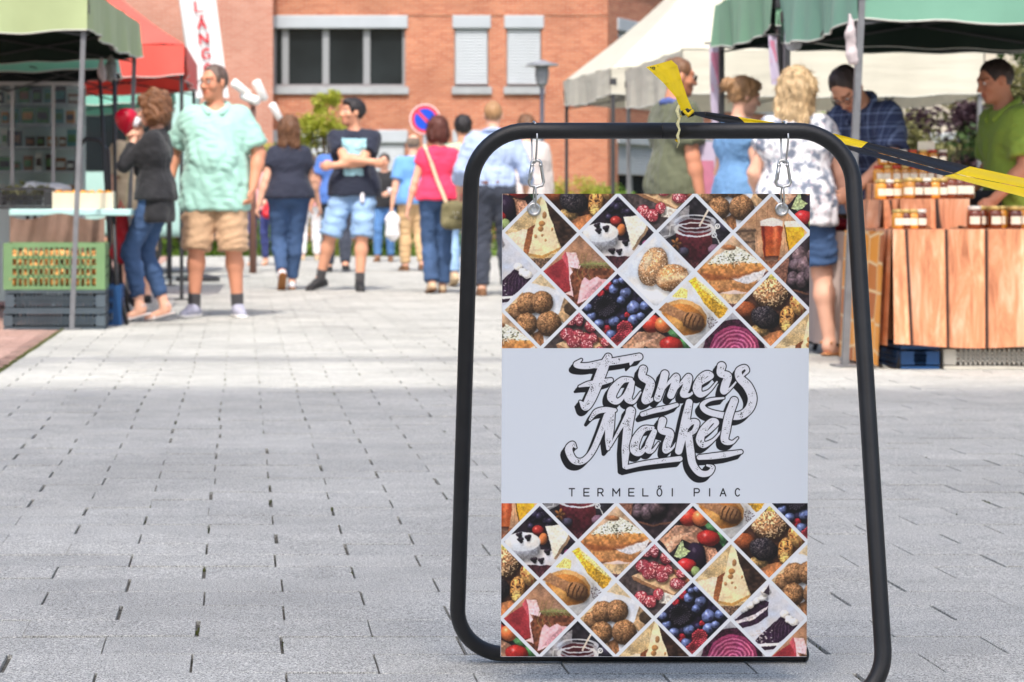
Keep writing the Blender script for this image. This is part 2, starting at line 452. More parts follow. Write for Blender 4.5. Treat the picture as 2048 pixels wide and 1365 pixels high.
M_brick2 = brick_mat('brick_pale', (0.45, 0.175, 0.12), (0.51, 0.24, 0.175), (0.49, 0.38, 0.32))
M_white_metal = mat('white_aluminium', (0.41, 0.45, 0.49), 0.45, nscale=2, namt=.05)
M_frame_grey = mat('window_frame_grey', (0.27, 0.285, 0.30), 0.45)
M_glass_dark = mat('window_glass', (0.014, 0.018, 0.02), 0.08, spec=.22, nscale=.6, namt=.6)
M_sill = mat('sill_stone', (0.33, 0.35, 0.37), 0.7, nscale=5, namt=.1)
M_inside = mat('room_dark', (0.03, 0.03, 0.03), .9)

def wall_panels(name, x0, x1, z0, z1, opens, th, m, parent):
    """wall in its local xz plane (front face y=0) with real openings"""
    xs = sorted({x0, x1, *[o[0] for o in opens], *[o[1] for o in opens]}); mb = MB()
    for a, b in zip(xs[:-1], xs[1:]):
        cuts = sorted([(o[2], o[3]) for o in opens if o[0] <= a + 1e-6 and o[1] >= b - 1e-6]); z = z0
        for (c0, c1) in cuts:
            if c0 > z: mb.box(a, b, 0, th, z, c0)
            z = c1
        if z1 > z: mb.box(a, b, 0, th, z, z1)
    return mb.build(name, m, parent)
def window(parent, x0, x1, z0, z1, mull=(), header=0.33, shut=False, closed=1.0):
    """window part with header box, frame, panes and sill"""
    d = 0.14
    fr = MB(); t = 0.07
    fr.box(x0, x1, d, d + .08, z0, z0 + t); fr.box(x0, x1, d, d + .08, z1 - t, z1); fr.box(x0, x0 + t, d, d + .08, z0 + t, z1 - t); fr.box(x1 - t, x1, d, d + .08, z0 + t, z1 - t)
    for mx in mull: fr.box(mx - .09, mx + .09, d - .02, d + .08, z0 + t, z1 - t)
    w = fr.build('window', M_frame_grey, parent)
    xs = [x0 + t] + [q for mx in mull for q in (mx - .09, mx + .09)] + [x1 - t]
    for a, b in zip(xs[0::2], xs[1::2]):
        g = MB(); g.box(a, b, d + .04, d + .055, z0 + t, z1 - t); g.build('pane', M_glass_dark, w)
    s = MB(); s.box(x0 - .08, x1 + .08, -.10, d - .005, z0 - .2, z0 - .003); s.build('sill', M_sill, w)
    h = MB(); h.box(x0 - .06, x1 + .06, -.05, d - .003, z1 - header, z1 + .02); bevel(h.build('shutter_box', M_white_metal, w), .02)
    if shut:
        n = int((z1 - header - z0) * closed / .085); sl = MB()
        for i in range(n):
            zt = z1 - header - i * .085
            sl.add([(x0 + .03, .06, zt), (x1 - .03, .06, zt), (x1 - .03, .035, zt - .045), (x0 + .03, .035, zt - .045), (x1 - .03, .06, zt - .083), (x0 + .03, .06, zt - .083)], [(0, 3, 2, 1), (3, 5, 4, 2)])
        sl.build('shutter', M_white_metal, w)
    return w
BY = 60.0
bx = lambda px: WX(px, BY)
bz = lambda py: WZ(py, BY)
bld = empty('brick_building', (0, BY, 0), 'long orange brick building with white shutter boxes behind the market', 'building')
zh, zs = bz(33), bz(174)
zh2, zs2 = bz(262), bz(402)
DZ = zh - zh2
ops = []; wins = []
for lev in range(3):
    dz = (lev - 1) * DZ
    for (a, b, mull, shut) in ((547, 811, (571, 652, 734), False), (909, 977, (), True), (1013, 1083, (), True)):
        x0, x1 = bx(a), bx(b); ops.append((x0, x1, zs + dz, zh + dz)); wins.append((x0, x1, zs + dz, zh + dz, [bx(q) for q in mull], shut or lev == 0))
wall_panels('wall', bx(545), bx(1215), -.1, 13.5, ops, .45, M_brick, bld)
for w in wins: window(bld, w[0], w[1], w[2], w[3], w[4], shut=w[5])
# soldier course bands at floor level
mb = MB(); mb.box(bx(546), bx(1215), -.02, -.002, zh + .02, zh + .10); mb.build('brick_band', M_brick, bld)
# left wing stands forward of the main wall
mbx0 = bx(545)
oo = [(mbx0 - 9 + i * 3.4, mbx0 - 7.4 + i * 3.4, zs + dz, zh + dz) for i in range(0, 1) for dz in (-DZ, DZ)]
wl_ = wall_panels('wing_wall', -26, mbx0, -.1, 13.5, oo, 1.3, M_brick2, bld); wl_.location = (0, -0.8, 0)
for q in oo:
    w = window(bld, *q); w.location = (0, -0.8, 0)
# right wing turns away at the corner
ang = math.atan2(0.869, 0.495)
def turned(o): o.location = (bx(1215), 0, 0); o.rotation_euler = (0, 0, ang); return o
sx0, sx1 = 0.83, 5.1
oo = [(sx0 + i * 6.2, sx1 + i * 6.2, zs + dz, zh + dz) for i in range(4) for dz in (-DZ, 0, DZ)]
turned(wall_panels('turned_wall', 0.02, 40, -.1, 13.5, oo, .45, M_brick, bld))
for q in oo: turned(window(bld, q[0], q[1], q[2], q[3], [q[0] + 1.4, q[0] + 2.8], shut=True, closed=.55))
mb = MB(); mb.box(-26, bx(1215), -1.0, 12, 13.5, 13.75); mb.build('roof', M_sill, bld)

# ------------------------------------------------------------------ tower added behind the camera, out of view: sized to shade only the foreground
M_plaster = mat('plaster_pale', (0.68, 0.68, 0.67), .85, nscale=1.2, namt=.08, bump=.2, bscale=60)
TY, TX, TW = -12.0, -2.65, 2.75
TH = (9.65 - TY) * math.tan(SUN_EL) / math.cos(SUN_PHI)
tw = empty('shade_tower', (TX, TY, 0), 'unseen slender pale plastered tower block behind the photographer, shaped to shade the foreground', 'building')
oo = [(-1.9 + i * 2.4, -.5 + i * 2.4, 1.0 + k * 3.4, 2.6 + k * 3.4) for i in range(2) for k in range(8)]
q = wall_panels('wall', -TW, TW, -.1, TH, oo, .4, M_plaster, tw); q.rotation_euler = (0, 0, math.pi)
mb = MB(); mb.box(-TW, TW, -6, -0.45, -.1, TH - .3); mb.build('core', M_plaster, tw)
for w in oo:
    g = window(tw, *w, header=.25); g.rotation_euler = (0, 0, math.pi)
mb = MB(); bz2 = TH + 2.05 * math.tan(SUN_EL) / math.cos(SUN_PHI)
mb.box(-TW, TW, -.36, -.2, bz2, bz2 + .14)
for x in (-TW + .1, TW - .1): mb.box(x - .06, x + .06, -.35, -.21, TH - .29, bz2 - .002)
mb.build('added_shade_beam', M_frame_grey, tw)  # added out of view to throw a thin shadow line on the paving

# ------------------------------------------------------------------ plants
def leaf_mat(name, c1, c2):
    m = bpy.data.materials.new(name); m.use_nodes = True; n = m.node_tree.nodes; l = m.node_tree.links; b = n['Principled BSDF']
    g = n.new('ShaderNodeNewGeometry'); mx = n.new('ShaderNodeMix'); mx.data_type = 'RGBA'
    mx.inputs['A'].default_value = (*c1, 1); mx.inputs['B'].default_value = (*c2, 1); l.new(g.outputs['Random Per Island'], mx.inputs['Factor'])
    l.new(mx.outputs['Result'], b.inputs['Base Color']); b.inputs['Roughness'].default_value = .55
    t = n.new('ShaderNodeBsdfTranslucent'); l.new(mx.outputs['Result'], t.inputs['Color']); ms = n.new('ShaderNodeMixShader'); ms.inputs['Fac'].default_value = .4
    l.new(b.outputs[0], ms.inputs[1]); l.new(t.outputs[0], ms.inputs[2]); l.new(ms.outputs[0], n['Material Output'].inputs['Surface'])
    return m
M_leaf_lime = leaf_mat('leaf_lime', (0.30, 0.36, 0.035), (0.52, 0.52, 0.08))
M_leaf_green = leaf_mat('leaf_green', (0.10, 0.22, 0.025), (0.25, 0.40, 0.05))
M_leaf_dark = leaf_mat('leaf_dark', (0.03, 0.07, 0.02), (0.08, 0.14, 0.035))
M_leaf_purple = leaf_mat('leaf_purple', (0.035, 0.018, 0.028), (0.09, 0.05, 0.06))
M_leaf_olive = leaf_mat('leaf_olive', (0.16, 0.17, 0.06), (0.32, 0.30, 0.12))
M_bark = mat('bark', (0.11, 0.075, 0.05), .9, nscale=12, namt=.4, bump=.5)
def leaves(mb, clumps, per, size, rg, flat=0.3):
    for (c, r) in clumps:
        for i in range(per):
            d = Vector((rg.gauss(0, 1), rg.gauss(0, 1), rg.gauss(0, 1))).normalized() * (rg.random() ** .45)
            p = Vector(c) + Vector((d.x * r[0], d.y * r[1], d.z * r[2]))
            a = Vector((rg.gauss(0, 1), rg.gauss(0, 1), rg.gauss(0, .6))).normalized(); nn = Vector((rg.gauss(0, .6), rg.gauss(0, .6), 1)).normalized()
            b = a.cross(nn).normalized(); s = size * rg.uniform(.6, 1.3)
            mb.add([p, p + a * s * .5 + b * s * .32 - nn * s * .06, p + a * s, p + a * s * .5 - b * s * .32 - nn * s * .06], [(0, 1, 2, 3)])
def plant(name, label, cat, base, clumps, per, size, m, seed, group=None, trunk=0.05, limbs=True):
    rg = random.Random(seed); root = empty(name, base, label, cat, group)
    t = MB(); top = max(c[0][2] for c in clumps); low = min(c[0][2] - c[1][2] for c in clumps)
    hgt = low + (top - low) * .7
    t.tube([(0, 0, -.05), (rg.uniform(-.04, .04), 0, hgt * .35), (rg.uniform(-.08, .08), rg.uniform(-.05, .05), hgt * .7), (0, 0, hgt)], [trunk, trunk * .8, trunk * .55, trunk * .25], 8)
    if limbs:
        for (c, r) in clumps:
            z = min(c[2] - r[2] * .5, hgt * .9); z = max(z * .75, hgt * .25)
            t.tube([(0, 0, z * .8), (c[0] * .5, c[1] * .5, z + (c[2] - z) * .45), c], [trunk * .45, trunk * .3, trunk * .1], 5)
    t.build('trunk', M_bark, root, smooth=True)
    mb = MB(); leaves(mb, clumps, per, size, rg); mb.build('crown', m, root)
    return root
def rclumps(rg, n, rx, ry, z0, z1, r):
    out = []
    for i in range(n):
        z = rg.uniform(z0, z1); f = 1 - .55 * abs((z - (z0 + z1) / 2) / max((z1 - z0) / 2, .01)) ** 2
        s = rg.uniform(.7, 1.25) * r
        out.append(((rg.uniform(-rx, rx) * f, rg.uniform(-ry, ry) * f, z), (s, s, s * .85)))
    return out
rg = random.Random(21)
b = W(653, 420, 38); b.z = 0
plant('young_tree', 'lime green young tree in front of the wide dark window', 'tree', b, rclumps(rg, 34, .52, .4, .8, 2.45, .25) + [((-.12, 0, 2.62), (.14, .14, .2)), ((.12, 0, 2.7), (.12, .12, .16))], 300, .075, M_leaf_lime, 1)
b = W(556, 420, 40); b.z = 0
plant('young_tree', 'small yellow green tree half hidden behind the woman in navy', 'tree', b, rclumps(rg, 12, .22, .25, .9, 2.1, .2), 240, .07, M_leaf_lime, 2)
hx = 0
for i, (px, Y, w, z0, m_, lab) in enumerate(((560, 37.2, .75, 1.0, M_leaf_green, 'low green hedge bush left of the white trousers'), (655, 37.4, .6, 1.15, M_leaf_lime, 'bright lime hedge bush behind the man with crossed arms'),
        (742, 37.6, .55, 1.25, M_leaf_green, 'leafy green hedge bush behind the person in black'), (800, 37.2, .6, 1.45, M_leaf_green, 'taller green hedge bush behind the white carrier bag'), (880, 37.8, .65, 1.1, M_leaf_green, 'green hedge bush behind the woman in pink'),
        (965, 37.6, .6, 1.0, M_leaf_green, 'low green hedge bush behind the light blue shirt'), (1045, 37.8, .7, 1.0, M_leaf_lime, 'lime green low bush under the street lamp'), (1140, 38.0, .8, 1.25, M_leaf_lime, 'bright green bush at the foot of the brick wall by the cream tent'),
        (1245, 38.2, .8, 1.1, M_leaf_green, 'green bush right of the tent poles by the brick wall'), (460, 37.5, .8, .9, M_leaf_green, 'green bush behind the mint polo shirt'), (370, 37.5, .8, 1.0, M_leaf_dark, 'dark green bush behind the left stalls'), (280, 37.5, .8, 1.0, M_leaf_green, 'green bush at the far left behind the stalls'))):
    b = Vector((WX(px, Y), Y, 0))
    plant('hedge_bush', lab, 'bush', b, rclumps(rg, 24, w, .3, .08, z0, .25), 230, .06, m_, 30 + i, 'bushes along the end of the square', trunk=.03)
# plants seen through the right hand stalls
for i, (px, Y, cl, m_, lab) in enumerate((
        (1905, 27, rclumps(rg, 26, .85, .5, .4, 2.0, .28), M_leaf_purple, 'dark purple leaved shrub behind the plaid shirt vendor'),
        (1985, 28.5, rclumps(rg, 26, .9, .5, .5, 2.5, .32), M_leaf_olive, 'olive yellow shrub behind the lime shirt vendor'),
        (1835, 30, rclumps(rg, 24, .9, .5, .3, 2.2, .3), M_leaf_olive, 'pale olive shrub beyond the purple shrub'),
        (1700, 31, rclumps(rg, 24, .9, .5, .3, 2.0, .3), M_leaf_green, 'green shrub seen between the blonde woman and the tent pole'),
        (2075, 27, rclumps(rg, 30, 1.0, .5, .5, 3.0, .35), M_leaf_dark, 'dark green shrub at the right edge of the square'))):
    b = Vector((WX(px, Y), Y, 0)); plant('shrub', lab, 'shrub', b, cl, 240, .085, m_, 60 + i, 'shrubs behind the right stalls', trunk=.045)
# grass strip
mb = MB(); rgg = random.Random(77)
for i in range(9000):
    x = rgg.uniform(-6, 16); y = PAVE_END + rgg.random() ** 1.5 * 8 + .05; h = rgg.uniform(.06, .2); a = rgg.uniform(0, 6.28); t = Vector((math.cos(a), math.sin(a), 0)) * .012
    p = Vector((x, y, -.06)); q = p + Vector((rgg.uniform(-.04, .04), rgg.uniform(-.04, .04), h)); mb.add([p - t, p + t, q], [(0, 1, 2)])
tag(mb.build('grass', M_leaf_green), 'strip of green grass in front of the brick building', 'grass', kind='stuff')
# pale building beyond the right hand stalls
rb = empty('beige_building', (WX(1900, 50) + 0.5, 50, 0), 'pale beige building seen under the green stall roof', 'building')
M_beige = mat('beige_wall', (0.50, 0.45, 0.37), .85, nscale=2, namt=.1)
oo = [(-3.2 + i * 2.3, -2.0 + i * 2.3, 1.0 + k * 3, 2.5 + k * 3) for i in range(5) for k in range(2)]
wall_panels('wall', -4.2, 10, -.1, 7, oo, .4, M_beige, rb)
for w in oo: window(rb, *w, header=.2)
mb = MB(); mb.box(-4.4, 10.2, -.2, 8, 7.002, 7.25); mb.build('roof', M_sill, rb)
# ------------------------------------------------------------------ printed artwork of the hanging board (drawn here in code)
PS = 1.6                                              # print pixels per photo pixel
PWD, PHT = int(615 * PS), int(926 * PS)
prg = np.random.default_rng(5)
def vnoise(h, w, cell, rg):
    """smooth value noise, cell in pixels"""
    gh, gw = int(h / cell) + 3, int(w / cell) + 3; g = rg.random((gh, gw))
    y = np.arange(h) / cell; x = np.arange(w) / cell; yi = y.astype(int); xi = x.astype(int); fy = y - yi; fx = x - xi
    fy = (fy * fy * (3 - 2 * fy))[:, None]; fx = (fx * fx * (3 - 2 * fx))[None, :]
    a = g[np.ix_(yi, xi)]; b = g[np.ix_(yi, xi + 1)]; c = g[np.ix_(yi + 1, xi)]; d = g[np.ix_(yi + 1, xi + 1)]
    return (a * (1 - fx) + b * fx) * (1 - fy) + (c * (1 - fx) + d * fx) * fy
def sstep(a, b, x):
    t = np.clip((x - a) / (b - a), 0, 1); return t * t * (3 - 2 * t)
class Tile:
    """square picture; coordinates of the drawing calls are 0-centred with the diamond reaching +-1, y down"""
    N = int(156 * PS)
    def __init__(s, bg):
        n = s.N; a = (np.arange(n) + .5) / n * 2 - 1; s.X, s.Y = np.meshgrid(a, a); s.I = np.ones((n, n, 3)) * np.array(bg, float); s.px = 2.0 / n
    def blend(s, m, col): s.I = s.I * (1 - m[..., None]) + (np.array(col, float) if np.ndim(col) < 3 else col) * m[..., None]
    def tex(s, cell, amt, seed=0, m=None):
        f = 1 + (vnoise(s.N, s.N, cell, np.random.default_rng(seed)) - .5) * 2 * amt; f = f[..., None]
        s.I = s.I * f if m is None else s.I * (1 - m[..., None]) + s.I * f * m[..., None]
    def ell(s, cx, cy, rx, ry, col, rot=0, sh=.75, tx=0, cell=4, spec=0, soft=1.6, shadow=.35, speck=None, seed=1):
        c, si = math.cos(rot), math.sin(rot); u = ((s.X - cx) * c + (s.Y - cy) * si) / rx; v = (-(s.X - cx) * si + (s.Y - cy) * c) / ry
        rr = np.sqrt(u * u + v * v); w = s.px * soft / min(rx, ry)
        if shadow > 0:
            u2 = ((s.X - cx - .03) * c + (s.Y - cy - .06) * si) / (rx * 1.1); v2 = (-(s.X - cx - .03) * si + (s.Y - cy - .06) * c) / (ry * 1.1)
            s.I *= (1 - shadow * (1 - sstep(.75, 1.15, np.sqrt(u2 * u2 + v2 * v2))))[..., None]
        m = 1 - sstep(1 - w, 1 + w, rr)
        nz = np.sqrt(np.clip(1 - np.minimum(rr, 1) ** 2, 0, 1)); lx = (s.X - cx) / rx; ly = (s.Y - cy) / ry
        lam = np.clip(.62 * nz - .30 * lx - .52 * ly, 0, 1.2); f = (1 - sh) + sh * lam * 1.45
        C = np.array(col, float) * f[..., None]
        if tx: C = C * (1 + (vnoise(s.N, s.N, cell, np.random.default_rng(seed)) - .5)[..., None] * 2 * tx)
        if speck is not None:
            q = vnoise(s.N, s.N, speck[1], np.random.default_rng(seed + 9)); k = sstep(speck[2], speck[2] + .12, q); C = C * (1 - k[..., None]) + np.array(speck[0], float) * k[..., None] * (.45 + .7 * f[..., None])
        if spec: C = C + spec * (np.exp(-((lx + .32) ** 2 + (ly + .42) ** 2) / .035) * 255)[..., None]
        s.blend(m, np.clip(C, 0, 255)); return m
    def poly(s, pts, col, soft=1.2, grad=None, tx=0, cell=5, seed=2, stripes=None):
        n = len(pts); P = [np.array(p, float) for p in pts]; ins = np.zeros(s.X.shape, bool); d = np.full(s.X.shape, 9.0)
        for i in range(n):
            a, b = P[i], P[(i + 1) % n]; e = b - a
            t = np.clip(((s.X - a[0]) * e[0] + (s.Y - a[1]) * e[1]) / (e @ e + 1e-9), 0, 1)
            d = np.minimum(d, np.hypot(s.X - a[0] - t * e[0], s.Y - a[1] - t * e[1]))
            cr = (a[1] > s.Y) != (b[1] > s.Y)
            with np.errstate(divide='ignore', invalid='ignore'):
                xx = (b[0] - a[0]) * (s.Y - a[1]) / (b[1] - a[1]) + a[0]
            ins ^= cr & (s.X < xx)
        sd = np.where(ins, -d, d); w = s.px * soft; m = 1 - sstep(-w, w, sd)
        C = np.ones(s.I.shape) * np.array(col, float)
        if grad is not None:
            y0, y1 = min(p[1] for p in pts), max(p[1] for p in pts); t = np.clip((s.Y - y0) / (y1 - y0 + 1e-6), 0, 1)[..., None]; C = C * (1 - t) + np.array(grad, float) * t
        if tx: C = C * (1 + (vnoise(s.N, s.N, cell, np.random.default_rng(seed)) - .5)[..., None] * 2 * tx)
        s.blend(m, C); return m
    def line(s, pts, w, col, soft=1.2):
        d = np.full(s.X.shape, 9.0)
        for a, b in zip(pts[:-1], pts[1:]):
            e = (b[0] - a[0], b[1] - a[1]); t = np.clip(((s.X - a[0]) * e[0] + (s.Y - a[1]) * e[1]) / (e[0] ** 2 + e[1] ** 2 + 1e-9), 0, 1)
            d = np.minimum(d, np.hypot(s.X - a[0] - t * e[0], s.Y - a[1] - t * e[1]))
        s.blend(1 - sstep(w / 2 - s.px * soft, w / 2 + s.px * soft, d), col)
    def ring(s, cx, cy, rx, ry, w, col):
        rr = np.sqrt(((s.X - cx) / rx) ** 2 + ((s.Y - cy) / ry) ** 2); k = abs(rr - 1) * min(rx, ry); s.blend(1 - sstep(w / 2, w / 2 + s.px * 1.5, k), col)
def at(cx, cy, h=326.0):
    def f(x, y, *r): return ((x - cx) / h, (y - cy) / h) + tuple(q / h for q in r)
    return f
def t_cheese():
    T = Tile((196, 168, 122)); p = at(390, 365)
    T.tex(3, .12, 4)
    T.poly([p(400, 60), p(760, 60), p(760, 760), p(500, 700), p(560, 480)], (52, 36, 30), tx=.4, cell=9)
    T.poly([p(100, 600), p(700, 560), p(600, 760), p(200, 760)], (112, 84, 66), tx=.5, cell=4)
    T.poly([p(60, 385), p(270, 335), p(265, 540), p(150, 480)], (222, 206, 182), tx=.06)
    T.poly([p(272, 338), p(338, 296), p(300, 560), p(240, 530)], (112, 58, 34), grad=(150, 90, 50), tx=.2)
    T.poly([p(398, 40), p(412, 50), p(552, 488), p(520, 545), p(400, 566), p(285, 540)], (236, 220, 184), grad=(228, 202, 158), tx=.04, cell=20)
    T.poly([p(285, 538), p(400, 560), p(552, 486), p(548, 512), p(405, 585), p(284, 560)], (190, 140, 70))
    for x, y, a, b_ in ((420, 215, 20, 27), (396, 288, 26, 26), (388, 332, 25, 22), (402, 383, 10, 11), (346, 396, 12, 13), (430, 428, 10, 12), (480, 340, 9, 14)):
        q = p(x, y, a, b_); T.ell(*q, (186, 128, 72), sh=.3, shadow=0)
    return T.I
def t_brie():
    T = Tile((34, 26, 38)); p = at(1040, 360)
    T.tex(10, .5, 3)
    for i in range(40):
        x, y = 1050 + prg.normal() * 90, 130 + prg.normal() * 60; T.ell(*p(x, y, 30, 30), (52, 46, 78), sh=.8, spec=.25, shadow=.4)
    T.ell(*p(1030, 520, 250, 95), (214, 214, 226), sh=.15, shadow=.4)
    T.ell(*p(1025, 262, 52, 44), (178, 44, 40), sh=.7, spec=.3); T.ell(*p(1070, 335, 36, 52), (206, 110, 52), sh=.6)
    T.ell(*p(895, 420, 152, 92), (176, 178, 192), sh=.35, tx=.15)
    T.ell(*p(893, 358, 155, 82), (226, 230, 240), sh=.12, tx=.03, shadow=0)
    T.poly([p(1088, 226), p(1235, 214), p(1292, 300), p(1160, 502)], (226, 222, 208), tx=.06); T.poly([p(1292, 300), p(1300, 330), p(1180, 510), p(1160, 502)], (150, 120, 92))
    T.poly([p(1255, 430), p(1310, 415), p(1280, 480), p(1240, 480)], (196, 70, 150))
    for x, y in ((868, 302), (940, 326), (876, 346), (1105, 446), (990, 512), (1052, 516)):
        for k in range(9):
            a = k * .7; T.ell(*p(x + math.cos(a) * 18 * (k % 3) / 2, y + math.sin(a) * 18 * (k % 3) / 2, 13, 13), (48, 36, 52), sh=.8, spec=.15, shadow=.1)
    T.poly([p(860, 560), p(1200, 560), p(1040, 720)], (70, 36, 44), tx=.3)
    return T.I
def t_jam():
    T = Tile((36, 32, 40)); p = at(385, 360); T.tex(14, .5, 5)
    T.poly([p(60, 300), p(340, 130), p(340, 300), p(120, 430)], (128, 128, 138), tx=.3, cell=12)
    T.poly([p(400, 40), p(760, 350), p(560, 480), p(470, 200)], (34, 32, 42), tx=.4); T.ell(*p(650, 300, 60, 70), (60, 56, 84), sh=.7)
    T.poly([p(222, 330), p(548, 330), p(530, 480), p(470, 600), p(300, 600), p(240, 480)], (92, 30, 38), grad=(52, 14, 24), tx=.3, cell=9)
    T.ell(*p(385, 292, 158, 56), (70, 24, 32), sh=.2, shadow=0)
    for dy, c in ((268, (176, 180, 194)), (300, (136, 138, 152)), (334, (190, 194, 206))): T.ring(*p(385, dy), 162 / 326, 58 / 326, .026, c)
    T.line([p(428, 306), p(500, 165)], .055, (206, 198, 188)); T.line([p(120, 395), p(172, 385), p(178, 300), p(215, 296)], .03, (176, 180, 190)); T.line([p(580, 300), p(548, 372), p(598, 450)], .03, (200, 204, 212))
    T.ring(*p(580, 305), .05, .06, .02, (210, 214, 220)); T.ring(*p(552, 380), .05, .06, .02, (200, 204, 212))
    T.ell(*p(552, 498, 52, 46), (138, 100, 130), sh=.6); T.ell(*p(290, 520, 50, 40), (66, 62, 86), sh=.7)
    for k in range(5): T.ell(*p(230 + 26 * math.cos(k * 1.25), 452 + 30 * math.sin(k * 1.25), 24, 13), (136, 84, 46), rot=k * 1.25, sh=.5)
    T.poly([p(240, 590), p(540, 590), p(390, 720)], (60, 28, 34), tx=.4)
    return T.I
def t_beer():
    T = Tile((188, 140, 104)); p = at(1045, 360); T.tex(40, .12, 2)
    T.poly([p(730, 330), p(910, 320), p(905, 520), p(880, 560), p(740, 420)], (126, 98, 76), tx=.3, cell=8); T.poly([p(735, 345), p(915, 330), p(915, 350), p(735, 365)], (84, 64, 52)); T.poly([p(760, 440), p(905, 425), p(905, 440), p(770, 460)], (88, 66, 54))
    for x in (915, 1010, 1150, 1250): T.line([p(x, 40), p(x + 6, 600)], .012, (140, 96, 68))
    T.poly([p(820, 560), p(1300, 580), p(1200, 720), p(900, 720)], (140, 86, 60), tx=.25)
    T.poly([p(955, 298), p(1137, 298), p(1128, 420), p(1108, 590), p(985, 590), p(965, 420)], (150, 46, 26), grad=(196, 92, 34), tx=.12, cell=14)
    T.poly([p(962, 300), p(985, 300), p(1000, 580), p(988, 586)], (110, 30, 20)); T.poly([p(1060, 310), p(1090, 310), p(1082, 560), p(1066, 560)], (206, 104, 60), soft=8)
    T.poly([p(985, 560), p(1108, 560), p(1100, 600), p(992, 600)], (66, 30, 22), grad=(150, 110, 90))
    T.ell(*p(1046, 270, 92, 36), (222, 216, 212), sh=.15, tx=.05, shadow=0); T.poly([p(954, 262), p(1138, 262), p(1137, 306), p(955, 306)], (214, 208, 206), tx=.05)
    T.poly([p(1158, 310), p(1330, 310), p(1310, 500), p(1200, 520), p(1175, 440)], (226, 176, 26), grad=(206, 146, 26), tx=.08); T.poly([p(1156, 262), p(1330, 262), p(1330, 314), p(1158, 314)], (226, 220, 212), tx=.05)
    T.line([p(1158, 300), p(1196, 520)], .03, (92, 60, 26))
    return T.I
def t_cake():
    T = Tile((196, 202, 222)); p = at(985, 980)
    T.tex(60, .05, 1)
    T.poly([p(690, 1000), p(930, 800), p(985, 840), p(975, 960), p(880, 1030), p(760, 1062)], (44, 26, 48), tx=.4, cell=4)
    T.poly([p(690, 1005), p(860, 945), p(985, 870), p(970, 905), p(860, 985), p(720, 1025)], (206, 196, 204), tx=.15)
    for x, y in ((780, 895), (830, 865), (880, 830), (935, 800), (955, 745)): T.ell(*p(x, y, 40, 28), (232, 230, 232), sh=.25, tx=.1, rot=-.5)
    T.poly([p(940, 760), p(990, 690), p(985, 780)], (46, 34, 50))
    T.poly([p(865, 1170), p(1090, 955), p(1235, 1040), p(1150, 1130), p(1060, 1195), p(900, 1200)], (42, 24, 48), tx=.35, cell=4)
    for k in range(7): T.line([p(1000 + k * 30, 1180 - k * 14), p(1010 + k * 30, 1060 - k * 6), p(1060 + k * 18, 990 + k * 5)], .014, (92, 66, 92))
    for k in range(40): T.ell(*p(930 + prg.normal() * 45, 1130 + prg.normal() * 40, 7, 5), (206, 200, 206), shadow=0, sh=.2)
    for x, y in ((1120, 940), (1160, 985), (1195, 1010)): T.ell(*p(x, y, 40, 34), (236, 234, 236), sh=.25, tx=.1)
    T.poly([p(890, 1196), p(1070, 1188), p(1090, 1212), p(910, 1222)], (226, 224, 230)); T.poly([p(910, 1220), p(1050, 1214), p(1040, 1240), p(930, 1244)], (44, 26, 46))
    return T.I
def t_ham():
    T = Tile((160, 116, 90)); p = at(715, 685); T.tex(22, .18, 3)
    T.poly([p(400, 690), p(1040, 690), p(715, 1010)], (96, 50, 34), tx=.45, cell=7); T.poly([p(660, 640), p(1040, 640), p(1040, 760), p(680, 900)], (112, 62, 42), tx=.4, cell=7)
    T.poly([p(405, 690), p(565, 575), p(625, 640), p(640, 850), p(560, 862)], (150, 40, 50), grad=(166, 44, 52), tx=.12, cell=14)
    T.poly([p(560, 560), p(600, 518), p(640, 640), p(615, 655)], (196, 74, 90)); T.poly([p(605, 520), p(690, 530), p(728, 640), p(716, 668), p(640, 650), p(664, 690), p(640, 730), p(666, 898), p(590, 870), p(640, 850), p(628, 650)], (232, 190, 200), tx=.12)
    for k in range(16):
        x = 730 + k * 15; T.line([p(x, 628 - k * .6), p(x + 38, 596 + (k % 3) * 6)], .016, (150, 158, 86)); T.line([p(x, 628 - k * .6), p(x + 34, 664 - (k % 2) * 8)], .016, (108, 128, 62))
    T.line([p(715, 628), p(975, 612)], .022, (134, 146, 78))
    for x in (760, 800, 850): T.line([p(x - 20, 540), p(x - 60, 700), p(x - 40, 760)], .012, (132, 116, 62))
    T.poly([p(700, 955), p(730, 770), p(765, 738), p(800, 760), p(870, 730), p(900, 750), p(965, 748), p(860, 880), p(740, 945)], (232, 178, 190), tx=.12, cell=10); T.poly([p(730, 930), p(860, 790), p(930, 760), p(850, 880)], (214, 150, 164), tx=.12)
    return T.I
def t_donut():
    T = Tile((206, 212, 226)); p = at(45, 690)
    T.poly([p(-260, 820), p(380, 820), p(45, 1030)], (218, 222, 232)); T.ell(*p(60, 900, 280, 60), (226, 228, 236), sh=.1, shadow=.15)
    T.ell(*p(20, 650, 118, 168), (214, 156, 106), rot=.35, sh=.5, tx=.3, cell=3, speck=((240, 214, 190), 2.6, .72))
    T.ell(*p(-20, 600, 26, 80), (232, 196, 156), rot=.4, sh=.2, shadow=0, tx=.15, cell=3)
    T.ell(*p(185, 745, 142, 118), (206, 142, 88), rot=-.15, sh=.55, tx=.3, cell=3, speck=((238, 208, 180), 2.6, .72)); T.poly([p(60, 742), p(310, 700), p(322, 742), p(80, 790)], (226, 186, 140), soft=9, tx=.2)
    return T.I
